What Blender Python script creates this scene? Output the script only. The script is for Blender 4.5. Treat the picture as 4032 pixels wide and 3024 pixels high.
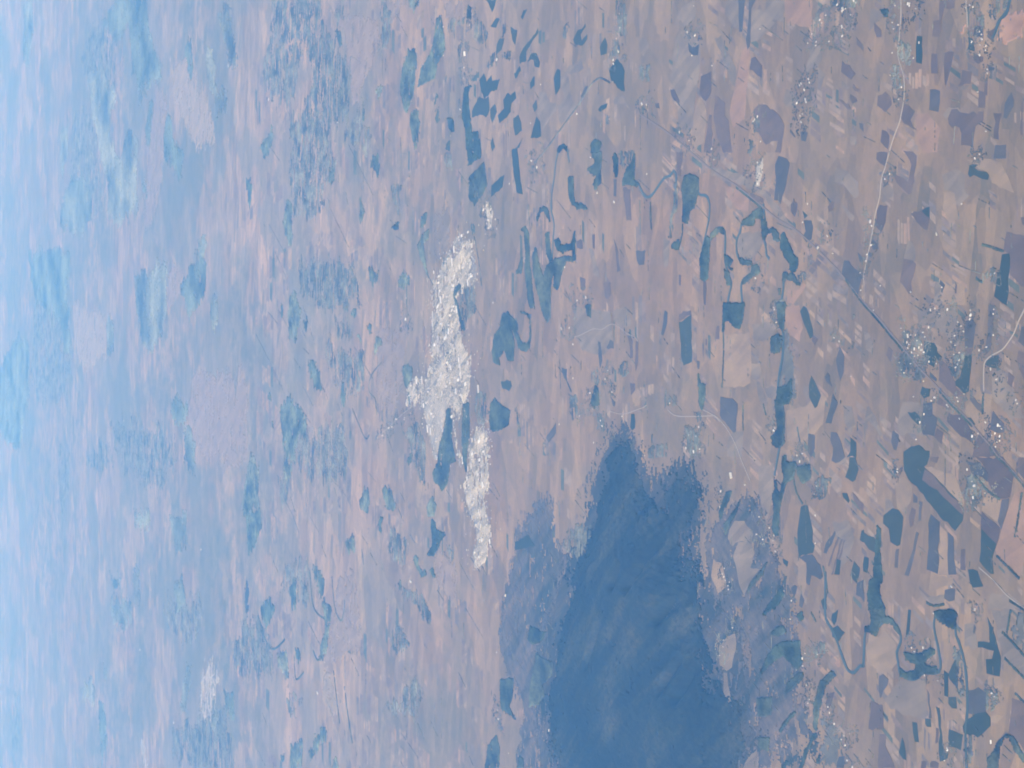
# A farmed plain under haze, seen obliquely from an airliner's window with the camera turned on its side:
# the far ground lies towards the left of the picture, the near ground towards the right.  Units are metres.
import bpy, math
import numpy as np

for o in list(bpy.data.objects):
    bpy.data.objects.remove(o, do_unlink=True)
scene = bpy.context.scene
C = scene.collection

# ------------------------------------------------------------------ camera
CAM_H = 9000.0
DEPRESSION = math.radians(19.5)
cam_data = bpy.data.cameras.new("camera")
cam = bpy.data.objects.new("camera", cam_data)
C.objects.link(cam)
s, c = math.sin(DEPRESSION), math.cos(DEPRESSION)
from mathutils import Matrix, Vector
cam.matrix_world = Matrix(((0, 1, 0, 0), (-s, 0, -c, 0), (-c, 0, s, CAM_H), (0, 0, 0, 1)))
cam_data.sensor_fit = 'HORIZONTAL'
cam_data.sensor_width = 36.0
cam_data.angle = math.radians(28.0)
cam_data.clip_start = 10.0
cam_data.clip_end = 1.0e6
scene.camera = cam

# ------------------------------------------------------------------ sky, sun, exposure
SUN_EL, SUN_AZ = math.radians(40.0), math.radians(225.0)      # azimuth clockwise from +Y
world = bpy.data.worlds.new("World")
scene.world = world
world.use_nodes = True
wn = world.node_tree
wn.nodes.clear()
sky = wn.nodes.new('ShaderNodeTexSky')
sky.sky_type = 'NISHITA'
sky.sun_disc = False
sky.sun_elevation = SUN_EL
sky.sun_rotation = SUN_AZ
sky.altitude = 0.0
bg = wn.nodes.new('ShaderNodeBackground')
bg.inputs['Strength'].default_value = 0.15
wo = wn.nodes.new('ShaderNodeOutputWorld')
wn.links.new(sky.outputs[0], bg.inputs[0])
wn.links.new(bg.outputs[0], wo.inputs[0])
sun_data = bpy.data.lights.new("sun", 'SUN')
sun_data.energy = 2.0
sun_data.angle = math.radians(0.53)
sun_data.color = (1.0, 0.93, 0.84)
sun = bpy.data.objects.new("sun", sun_data)
C.objects.link(sun)
sd = Vector((math.sin(SUN_AZ) * math.cos(SUN_EL), math.cos(SUN_AZ) * math.cos(SUN_EL), math.sin(SUN_EL)))
sun.rotation_euler = (-sd).to_track_quat('-Z', 'Y').to_euler()
sun.location = (0, 0, 20000)
vs = scene.view_settings
scene.display_settings.display_device = 'sRGB'
vs.view_transform = 'Standard'
vs.look = 'None'
vs.gamma = 1.0
vs.use_curve_mapping = False
vs.exposure = 1.0
cy = scene.cycles
cy.use_denoising = True
cy.volume_bounces = 1
cy.max_bounces = 6
cy.filter_width = 1.8
HAZE_DENSITY = 1.6e-5
HAZE_COLOR = (0.145, 0.45, 1.0, 1.0)


# ------------------------------------------------------------------ materials
class NT:
    """Small helper round a node tree."""
    def __init__(self, name):
        self.m = bpy.data.materials.new(name)
        self.m.use_nodes = True
        self.t = self.m.node_tree
        self.t.nodes.clear()
        self.out = self.n('ShaderNodeOutputMaterial')
        self.b = self.n('ShaderNodeBsdfPrincipled')
        self.b.inputs['Roughness'].default_value = 0.95
        self.b.inputs['Specular IOR Level'].default_value = 0.1
        self.l(self.b.outputs[0], self.out.inputs[0])
        self.pos = self.n('ShaderNodeNewGeometry').outputs['Position']

    def n(self, t, **kw):
        x = self.t.nodes.new(t)
        for k, v in kw.items():
            setattr(x, k, v)
        return x

    def l(self, a, b):
        self.t.links.new(a, b)

    def mapped(self, sx, sy, rot=0.0, src=None):
        m = self.n('ShaderNodeMapping', vector_type='TEXTURE')
        m.inputs['Rotation'].default_value = (0, 0, math.radians(rot))
        m.inputs['Scale'].default_value = (sx, sy, 1000.0)
        self.l(src or self.pos, m.inputs['Vector'])
        return m.outputs[0]

    def noise(self, sx, sy, detail=4.0, rough=0.55, rot=0.0, dist=0.0):
        x = self.n('ShaderNodeTexNoise')
        x.inputs['Scale'].default_value = 1.0
        x.inputs['Detail'].default_value = detail
        x.inputs['Roughness'].default_value = rough
        x.inputs['Distortion'].default_value = dist
        self.l(self.mapped(sx, sy, rot), x.inputs['Vector'])
        return x.outputs['Fac']

    def cells(self, sx, sy, rot=0.0, warp=0.0):
        v = self.mapped(sx, sy, rot)
        if warp:
            nz = self.n('ShaderNodeTexNoise')
            nz.inputs['Scale'].default_value = 0.7
            self.l(v, nz.inputs['Vector'])
            a = self.n('ShaderNodeVectorMath', operation='MULTIPLY_ADD')
            self.l(nz.outputs['Color'], a.inputs[0])
            a.inputs[1].default_value = (warp,) * 3
            self.l(v, a.inputs[2])
            v = a.outputs[0]
        x = self.n('ShaderNodeTexVoronoi', voronoi_dimensions='2D', distance='CHEBYCHEV')
        x.inputs['Scale'].default_value = 1.0
        x.inputs['Randomness'].default_value = 0.8
        self.l(v, x.inputs['Vector'])
        sep = self.n('ShaderNodeSeparateColor')
        self.l(x.outputs['Color'], sep.inputs[0])
        return sep.outputs

    def ramp(self, fac, stops, interp='LINEAR'):
        x = self.n('ShaderNodeValToRGB')
        x.color_ramp.interpolation = interp
        e = x.color_ramp.elements
        while len(e) < len(stops):
            e.new(0.5)
        for k, (p, col) in enumerate(stops):
            e[k].position = p
            e[k].color = (*col, 1) if not isinstance(col, float) else (col, col, col, 1)
        self.l(fac, x.inputs[0])
        return x.outputs[0]

    def mix(self, fac, a, b, mode='MIX'):
        x = self.n('ShaderNodeMix', data_type='RGBA', blend_type=mode)
        for sock, v in ((x.inputs[0], fac), (x.inputs[6], a), (x.inputs[7], b)):
            if isinstance(v, (int, float)):
                sock.default_value = v
            elif isinstance(v, tuple):
                sock.default_value = (*v, 1)
            else:
                self.l(v, sock)
        return x.outputs[2]

    def math(self, op, a, b=None):
        x = self.n('ShaderNodeMath', operation=op)
        for sock, v in ((x.inputs[0], a), (x.inputs[1], b)):
            if v is None:
                continue
            if isinstance(v, (int, float)):
                sock.default_value = v
            else:
                self.l(v, sock)
        return x.outputs[0]

    def rand(self):
        return self.n('ShaderNodeObjectInfo').outputs['Random']

    def done(self, col):
        self.l(col, self.b.inputs['Base Color'])
        return self.m


def field_material(name, lo, hi, mottle=0.25, strip=0.12):
    t = NT(name)
    base = t.mix(t.rand(), lo, hi)
    g = t.noise(260, 420, 5.0, 0.6)
    base = t.mix(mottle, base, t.ramp(g, [(0.3, 0.25), (0.7, 1.0)]), 'OVERLAY')
    st = t.cells(70, 700, 24)
    base = t.mix(strip, base, t.ramp(st[0], [(0.0, 0.2), (1.0, 1.0)]), 'OVERLAY')
    return t.done(base)


def ground_material():
    t = NT("plain_soil")
    soil_a, soil_b, soil_c = (0.290, 0.182, 0.092), (0.275, 0.184, 0.096), (0.244, 0.167, 0.094)
    big = t.noise(5200, 7000, 4.0, 0.55)
    col = t.ramp(big, [(0.30, soil_c), (0.46, soil_b), (0.60, soil_a), (0.74, soil_b)])
    # parcels of several sizes, laid out along two directions
    p1 = t.cells(820, 430, 32, 0.15)
    p2 = t.cells(460, 150, -12, 0.15)
    p3 = t.cells(1900, 1300, 20, 0.2)
    col = t.mix(0.38, col, t.ramp(p1[0], [(0.0, 0.30), (0.5, 0.53), (1.0, 0.72)]), 'OVERLAY')
    col = t.mix(0.34, col, t.ramp(p2[1], [(0.0, 0.25), (1.0, 0.75)]), 'OVERLAY')
    col = t.mix(0.30, col, t.ramp(p3[0], [(0.0, 0.32), (1.0, 0.68)]), 'OVERLAY')
    # a share of the parcels is freshly tilled or green
    tilled = t.ramp(p1[1], [(0.84, 0.0), (0.85, 1.0)])
    col = t.mix(t.math('MULTIPLY', tilled, 0.26), col, (0.125, 0.083, 0.050))
    green = t.ramp(p2[2], [(0.88, 0.0), (0.89, 1.0)])
    gm = t.ramp(t.noise(3800, 5200, 3.0), [(0.46, 0.0), (0.60, 1.0)])
    col = t.mix(t.math('MULTIPLY', t.math('MULTIPLY', green, gm), 0.42), col, (0.062, 0.066, 0.034))
    # strips
    st = t.noise(900, 210, 5.0, 0.62, 4, 0.3)
    col = t.mix(0.14, col, t.ramp(st, [(0.30, 0.2), (0.50, 0.5), (0.72, 0.8)]), 'OVERLAY')
    # grass, scrub and copses: sparse on the near plain, more of it in the farther country
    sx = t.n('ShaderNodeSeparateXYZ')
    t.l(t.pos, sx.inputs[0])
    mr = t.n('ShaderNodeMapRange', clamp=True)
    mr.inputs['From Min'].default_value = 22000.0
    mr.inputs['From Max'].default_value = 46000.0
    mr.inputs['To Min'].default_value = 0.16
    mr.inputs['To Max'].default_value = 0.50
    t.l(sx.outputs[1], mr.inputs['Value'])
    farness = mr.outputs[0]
    veg = t.ramp(t.noise(2300, 3000, 7.0, 0.62, 6, 0.2), [(0.485, 0.0), (0.525, 1.0)])
    col = t.mix(t.math('MULTIPLY', veg, farness), col, (0.125, 0.125, 0.082))
    veg2 = t.ramp(t.noise(5200, 7200, 6.0, 0.55, -8, 0.3), [(0.53, 0.0), (0.56, 1.0)])
    col = t.mix(t.math('MULTIPLY', veg2, t.math('MULTIPLY', farness, 0.8)), col, (0.108, 0.115, 0.080))
    drift = t.ramp(t.noise(9000, 11000, 3.0, 0.5), [(0.42, 0.15), (0.58, 1.0)])
    sc = t.ramp(t.noise(430, 560, 5.0, 0.66, 6, 0.2), [(0.50, 0.0), (0.56, 1.0)])
    col = t.mix(t.math('MULTIPLY', t.math('MULTIPLY', sc, drift), t.math('MULTIPLY', farness, 1.1)), col, (0.085, 0.092, 0.060))
    pale_bits = t.ramp(t.noise(380, 520, 5.0, 0.66, 20, 0.2), [(0.60, 0.0), (0.66, 1.0)])  # pale patches scattered by noise, stronger farther out
    col = t.mix(t.math('MULTIPLY', t.math('MULTIPLY', pale_bits, drift), t.math('MULTIPLY', farness, 0.5)), col, (0.36, 0.27, 0.16))
    col = t.mix(t.ramp(farness, [(0.16, 1.0), (0.36, 0.0)]), col, t.mix(1.0, col, (0.80, 0.75, 0.59), 'MULTIPLY'))  # distance haze graded into the soil colour: darker, warmer near by, cooler far
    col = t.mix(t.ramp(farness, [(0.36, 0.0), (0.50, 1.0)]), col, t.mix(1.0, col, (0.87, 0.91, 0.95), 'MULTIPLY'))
    fine = t.noise(110, 60, 4.0, 0.7)
    col = t.mix(0.14, col, t.ramp(fine, [(0.3, 0.2), (0.7, 0.95)]), 'OVERLAY')
    return t.done(col)


def leaf_material(name, lo, hi, broad=330.0):
    t = NT(name)
    base = t.mix(t.rand(), lo, hi)
    w = t.noise(broad, broad * 1.4, 4.0, 0.6)
    base = t.mix(0.8, base, t.ramp(w, [(0.36, 0.05), (0.5, 0.5), (0.64, 0.95)]), 'OVERLAY')
    g = t.noise(70, 110, 5.0, 0.65)
    base = t.mix(0.45, base, t.ramp(g, [(0.32, 0.12), (0.68, 0.95)]), 'OVERLAY')
    return t.done(base)


MAT = {
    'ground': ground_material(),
    'plough': field_material("ploughed_soil", (0.080, 0.051, 0.030), (0.116, 0.074, 0.042)),
    'dplough': field_material("damp_tilled_soil", (0.054, 0.047, 0.035), (0.084, 0.064, 0.044)),
    'crop': field_material("green_crop", (0.022, 0.029, 0.013), (0.044, 0.047, 0.022), 0.2, 0.08),
    'grey': field_material("fallow", (0.150, 0.110, 0.064), (0.178, 0.127, 0.070), 0.3, 0.2),
    'pale': field_material("sandy_soil", (0.222, 0.148, 0.070), (0.242, 0.158, 0.075)),
    'pink': field_material("stubble", (0.226, 0.134, 0.066), (0.246, 0.143, 0.070)),
    'peach': field_material("orange_earth", (0.300, 0.165, 0.082), (0.318, 0.175, 0.086), 0.5, 0.05),
    'white': field_material("gravel", (0.30, 0.25, 0.18), (0.32, 0.27, 0.19), 0.5),
    'pale2': field_material("cream_ground", (0.37, 0.31, 0.21), (0.39, 0.325, 0.22), 0.4),
    'dgreen': field_material("meadow", (0.100, 0.088, 0.058), (0.128, 0.108, 0.070), 0.35, 0.2),
    'town': field_material("town_surface", (0.250, 0.212, 0.152), (0.270, 0.226, 0.162), 0.6, 0.5),
    'wood': leaf_material("wood_leaves", (0.026, 0.038, 0.018), (0.064, 0.070, 0.036)),
    'thick': leaf_material("scrub_leaves", (0.090, 0.090, 0.058), (0.135, 0.125, 0.078)),
    'forest': leaf_material("forest_leaves", (0.016, 0.030, 0.016), (0.020, 0.033, 0.018)),
}
MAT['belt'] = MAT['wood']


def forest_material():
    t = NT("forest_stands_ridge_shade")
    w = t.noise(1500, 1900, 5.0, 0.6, 30, 0.4)
    col = t.ramp(w, [(0.36, (0.008, 0.011, 0.006)), (0.50, (0.018, 0.022, 0.011)), (0.64, (0.050, 0.048, 0.025))])
    st = t.noise(1500, 210, 5.0, 0.62, -55, 0.2)  # ridge light and gully shade painted as diagonal streaks in the leaf colour
    col = t.mix(t.ramp(st, [(0.40, 0.75), (0.56, 0.0)]), col, (0.005, 0.008, 0.005))
    col = t.mix(t.ramp(st, [(0.56, 0.0), (0.70, 0.55)]), col, (0.056, 0.052, 0.028))
    g = t.noise(60, 90, 5.0, 0.7)
    col = t.mix(0.6, col, t.ramp(g, [(0.32, 0.05), (0.68, 0.95)]), 'OVERLAY')
    return t.done(col)


MAT['forest'] = forest_material()


def foothill_material():
    t = NT("foothill_grass")
    w = t.noise(1700, 330, 6.0, 0.62, -55, 0.4)
    col = t.ramp(w, [(0.34, (0.034, 0.040, 0.028)), (0.48, (0.080, 0.067, 0.050)), (0.64, (0.132, 0.096, 0.064))])
    g = t.noise(90, 260, 5.0, 0.7, -34)
    col = t.mix(0.45, col, t.ramp(g, [(0.32, 0.1), (0.68, 0.9)]), 'OVERLAY')
    return t.done(col)


MAT['foot'] = foothill_material()
t_ = NT("wooded_slope")
MAT['fring'] = t_.done(t_.ramp(t_.noise(1300, 300, 6.0, 0.65, -55, 0.4), [(0.36, (0.018, 0.022, 0.013)), (0.50, (0.046, 0.042, 0.028)), (0.64, (0.092, 0.072, 0.046))]))
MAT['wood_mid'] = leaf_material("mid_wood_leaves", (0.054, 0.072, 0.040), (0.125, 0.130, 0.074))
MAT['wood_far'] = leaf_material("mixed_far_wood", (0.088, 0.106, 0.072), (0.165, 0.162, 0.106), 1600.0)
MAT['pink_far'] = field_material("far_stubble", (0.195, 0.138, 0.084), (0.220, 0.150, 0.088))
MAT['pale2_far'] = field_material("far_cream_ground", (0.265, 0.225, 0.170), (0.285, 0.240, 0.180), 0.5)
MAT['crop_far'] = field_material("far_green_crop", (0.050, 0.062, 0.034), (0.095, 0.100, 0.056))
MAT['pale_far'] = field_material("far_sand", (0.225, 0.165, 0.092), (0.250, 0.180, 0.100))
MAT['garden'] = leaf_material("garden_leaves", (0.088, 0.086, 0.050), (0.130, 0.118, 0.070))


def plain_material(name, col, rough=0.9, spec=0.1, var=0.0):
    t = NT(name)
    t.b.inputs['Roughness'].default_value = rough
    t.b.inputs['Specular IOR Level'].default_value = spec
    base = t.mix(t.rand(), col, tuple(min(1.0, v * (1 - var)) for v in col))
    base = t.mix(0.15, base, t.ramp(t.noise(6, 6, 4.0), [(0.3, 0.3), (0.7, 0.9)]), 'OVERLAY')
    return t.done(base)


MAT['road'] = plain_material("road_surface", (0.31, 0.25, 0.175))
MAT['highway'] = plain_material("dark_road_surface", (0.17, 0.125, 0.085))
MAT['river'] = plain_material("river_water", (0.036, 0.050, 0.034), 0.3, 0.25)
MAT['wall'] = plain_material("plaster_wall", (0.60, 0.53, 0.42), var=0.2)
MAT['roof'] = plain_material("light_roof", (0.70, 0.65, 0.56), 0.6, 0.3, var=0.12)
MAT['dull'] = plain_material("weathered_roof", (0.55, 0.50, 0.43), 0.7, 0.2, var=0.3)
MAT['tile'] = plain_material("grey_roof", (0.27, 0.225, 0.17), 0.8, 0.2, var=0.35)

rng = np.random.default_rng(11)


# ------------------------------------------------------------------ mesh helpers
def mesh(name, verts, faces, mat=None):
    m = bpy.data.meshes.new(name)
    m.from_pydata([tuple(map(float, v)) for v in verts], [], faces)
    m.update()
    if mat is not None:
        m.materials.append(mat)
    return m


def obj(name, data, parent=None):
    o = bpy.data.objects.new(name, data)
    C.objects.link(o)
    if parent is not None:
        o.parent = parent
    return o


def tag(o, label=None, cat=None, group=None, kind=None):
    for k, v in (('label', label), ('category', cat), ('group', group), ('kind', kind)):
        if v:
            o[k] = v
    return o


def inside(poly, X, Y):
    P = np.asarray(poly, float)
    r = np.zeros(X.shape, bool)
    x1, y1 = P[-1]
    for x2, y2 in P:
        if y1 != y2:
            r ^= ((y1 > Y) != (y2 > Y)) & (X < (x2 - x1) * (Y - y1) / (y2 - y1) + x1)
        x1, y1 = x2, y2
    return r


def wave(X, Y, L, ph):
    """Cheap smooth irregular field, about -1 to 1."""
    return (np.sin(X / L * 6.3 + ph + 1.7 * np.sin(Y / L * 4.1 + ph * 2.3)) + np.sin(Y / L * 5.2 - ph * 1.3 + 1.4 * np.sin(X / L * 3.7 + ph))
            + 0.6 * np.sin((X + Y) / L * 11.0 + ph * 3.1)) / 2.6


def rough_outline(poly, step, amp):
    out = []
    n = len(poly)
    for i in range(n):
        a, b = np.array(poly[i], float), np.array(poly[(i + 1) % n], float)
        L = np.linalg.norm(b - a)
        k = max(1, min(14, int(L / step)))
        for j in range(k):
            p = a + (b - a) * (j / k)
            if amp:
                p = p + rng.normal(0, amp, 2) * (0.4 if j == 0 else 1.0)
            out.append(p)
    return out


def slab(poly, z, step=70.0, amp=5.0):
    """A field: a sheet with its edges running down to the ground."""
    p = rough_outline(poly, step, amp)
    n = len(p)
    v = [(q[0], q[1], z) for q in p] + [(q[0], q[1], -1.0) for q in p]
    f = [tuple(range(n))] + [(i, i + n, (i + 1) % n + n, (i + 1) % n) for i in range(n)]
    return v, f


def vnoise(x, y, seed):
    """Value noise, 0 to 1."""
    xi, yi = np.floor(x), np.floor(y)
    fx, fy = x - xi, y - yi
    fx, fy = fx * fx * (3 - 2 * fx), fy * fy * (3 - 2 * fy)

    def h(a, b):
        v = np.sin(a * 127.1 + b * 311.7 + seed * 74.7) * 43758.5453
        return v - np.floor(v)
    return (h(xi, yi) * (1 - fx) + h(xi + 1, yi) * fx) * (1 - fy) + (h(xi, yi + 1) * (1 - fx) + h(xi + 1, yi + 1) * fx) * fy


def canopy(poly, cx, cyy, h0, h1, keep=1.0, fray=0.0, bend=0.0, hill=None, low=-1.0, clump=1.0, feather=0.0):
    """Ground cover over irregular cells: an uneven closed top with sides down to the ground; its edge frays into strips."""
    P = np.asarray(poly, float)
    pad = 2 * cx + fray + bend + 2 * feather
    x0, y0 = P.min(0) - (pad, pad * 1.2)
    x1, y1 = P.max(0) + (pad, pad * 1.2)
    nx, ny = int((x1 - x0) / cx) + 2, int((y1 - y0) / cyy) + 2
    gx, gy = x0 + np.arange(nx) * cx, y0 + np.arange(ny) * cyy
    X, Y = np.meshgrid(gx + cx / 2, gy + cyy / 2, indexing='ij')
    sd = rng.uniform(0, 50)
    fr = fray * ((vnoise(X / (cx * 9), Y / (cyy * 1.3), sd) - 0.5) * 1.6 + (vnoise(X / (cx * 3), Y / (cyy * 0.8), sd + 1) - 0.5) * 0.7)
    bx = bend * 2 * (vnoise(X / (cx * 14), Y / (cyy * 14), sd + 2) - 0.5)
    by = bend * 2.2 * (vnoise(X / (cx * 12), Y / (cyy * 10), sd + 3) - 0.5)
    ins = inside(P, X + fr + bx + rng.normal(0, cx * 0.2, X.shape), Y + by + rng.normal(0, cyy * 0.2, X.shape))
    if feather:
        cov = np.zeros(X.shape)
        for k_ in range(14):
            a_, r_ = rng.uniform(0, 6.283), feather * math.sqrt(rng.uniform(0.05, 1))
            cov += inside(P, X + fr + bx + r_ * math.cos(a_), Y + by + 1.7 * r_ * math.sin(a_))
        thr = 0.45 * vnoise(X / (cx * 5), Y / (cyy * 2.0), sd + 7) + 0.30 * vnoise(X / (cx * 2), Y / (cyy * 1.0), sd + 8) + 0.25 * rng.random(X.shape)
        ins = cov / 14 > thr * 0.9 + 0.05
    if not ins.any():
        ins = inside(P, X, Y)
    if not ins.any():
        return None
    if keep < 1.0:
        d = 0.55 * vnoise(X / (cx * 11 * clump), Y / (cyy * 2.4 * clump), sd + 4) + 0.30 * vnoise(X / (cx * 4), Y / (cyy * 1.1), sd + 5) + 0.15 * rng.uniform(0, 1, X.shape)
        ins &= d <= np.quantile(d[ins], keep)
    VX, VY = np.meshgrid(x0 + np.arange(nx + 1) * cx, y0 + np.arange(ny + 1) * cyy, indexing='ij')
    VX = VX + rng.normal(0, cx * 0.2, VX.shape)
    VY = VY + rng.normal(0, cyy * 0.2, VX.shape)
    Z = rng.uniform(h0, h1, VX.shape)
    if hill is not None:
        cov = np.zeros(VX.shape)
        for k_ in range(40):
            a_, r_ = k_ * 2.39996, math.sqrt((k_ + 0.5) / 40)
            cov += inside(P, VX + 420 * r_ * math.cos(a_), VY + 900 * r_ * math.sin(a_))
        Z = Z + hill(VX, VY) * np.clip((cov / 40 - 0.55) / 0.45, 0, 1)
    I, J = np.nonzero(ins)
    K = lambda i, j: i * (ny + 1) + j
    quads = [np.stack([K(I, J), K(I + 1, J), K(I + 1, J + 1), K(I, J + 1)], 1)]
    pd = np.pad(ins, 1)
    off = (nx + 1) * (ny + 1)
    for di, dj, a, b in ((-1, 0, (0, 1), (0, 0)), (1, 0, (1, 0), (1, 1)), (0, -1, (0, 0), (1, 0)), (0, 1, (1, 1), (0, 1))):
        e = ins & ~pd[1 + di:1 + di + nx, 1 + dj:1 + dj + ny]
        i, j = np.nonzero(e)
        ka, kb = K(i + a[0], j + a[1]), K(i + b[0], j + b[1])
        quads.append(np.stack([ka, ka + off, kb + off, kb], 1))
    F = np.concatenate(quads)
    V = np.concatenate([np.stack([VX.ravel(), VY.ravel(), Z.ravel()], 1), np.stack([VX.ravel(), VY.ravel(), np.full(VX.size, low)], 1)])
    used, inv = np.unique(F, return_inverse=True)
    return V[used], inv.reshape(-1, 4)


def quad_mesh(name, V, F, mat):
    m = bpy.data.meshes.new(name)
    m.vertices.add(len(V))
    m.vertices.foreach_set('co', np.ascontiguousarray(V, np.float32).ravel())
    m.loops.add(F.size)
    m.loops.foreach_set('vertex_index', np.ascontiguousarray(F, np.int32).ravel())
    m.polygons.add(len(F))
    m.polygons.foreach_set('loop_start', np.arange(0, F.size, 4, dtype=np.int32))
    m.update(calc_edges=True)
    m.materials.append(mat)
    return m


def smooth_line(pts, step):
    P = [np.array(p, float) for p in pts]
    out = []
    for i in range(len(P) - 1):
        a, b, c_, d = P[max(i - 1, 0)], P[i], P[i + 1], P[min(i + 2, len(P) - 1)]
        k = max(2, min(30, int(np.linalg.norm(c_ - b) / step)))
        for j in range(k):
            t = j / k
            out.append(0.5 * ((2 * b) + (-a + c_) * t + (2 * a - 5 * b + 4 * c_ - d) * t * t + (-a + 3 * b - 3 * c_ + d) * t ** 3))
    out.append(P[-1])
    return out


def ribbon(pts, width, z, step=60.0, vary=0.0):
    p = smooth_line(pts, step)
    n = len(p)
    v, f = [], []
    for i in range(n):
        d = p[min(i + 1, n - 1)] - p[max(i - 1, 0)]
        d = d / (np.linalg.norm(d) + 1e-9)
        q = np.array((-d[1], d[0])) * width * 0.5 * (1 + rng.uniform(-vary, vary))
        a, b = p[i] - q, p[i] + q
        v += [(a[0], a[1], z), (b[0], b[1], z), (a[0], a[1], -1.0), (b[0], b[1], -1.0)]
    for i in range(n - 1):
        a, b = 4 * i, 4 * i + 4
        f += [(a, b, b + 1, a + 1), (a, a + 2, b + 2, b), (a + 1, b + 1, b + 3, a + 3)]
    return v, f


def ribbon_poly(pts, width):
    p = smooth_line(pts, 80.0)
    L, Rr = [], []
    n = len(p)
    for i in range(n):
        d = p[min(i + 1, n - 1)] - p[max(i - 1, 0)]
        d = d / (np.linalg.norm(d) + 1e-9)
        q = np.array((-d[1], d[0])) * width * 0.5
        L.append(tuple(p[i] - q))
        Rr.append(tuple(p[i] + q))
    return L + Rr[::-1]


# ------------------------------------------------------------------ the ground, out to the horizon
gxs = np.concatenate([np.linspace(-300000, -40000, 14)[:-1], np.linspace(-40000, 40000, 81), np.linspace(40000, 300000, 14)[1:]])
gys = np.concatenate([np.linspace(-30000, 10000, 9)[:-1], np.linspace(10000, 110000, 101), np.linspace(110000, 450000, 18)[1:]])
gv = [(x, y, 0.0) for x in gxs for y in gys]
m_ = len(gys)
gf = [(i * m_ + j, (i + 1) * m_ + j, (i + 1) * m_ + j + 1, i * m_ + j + 1) for i in range(len(gxs) - 1) for j in range(m_ - 1)]
tag(obj('ground', mesh('ground', gv, gf, MAT['ground'])), 'pinkish tan farmed plain running out to the haze', 'ground', kind='structure')

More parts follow.
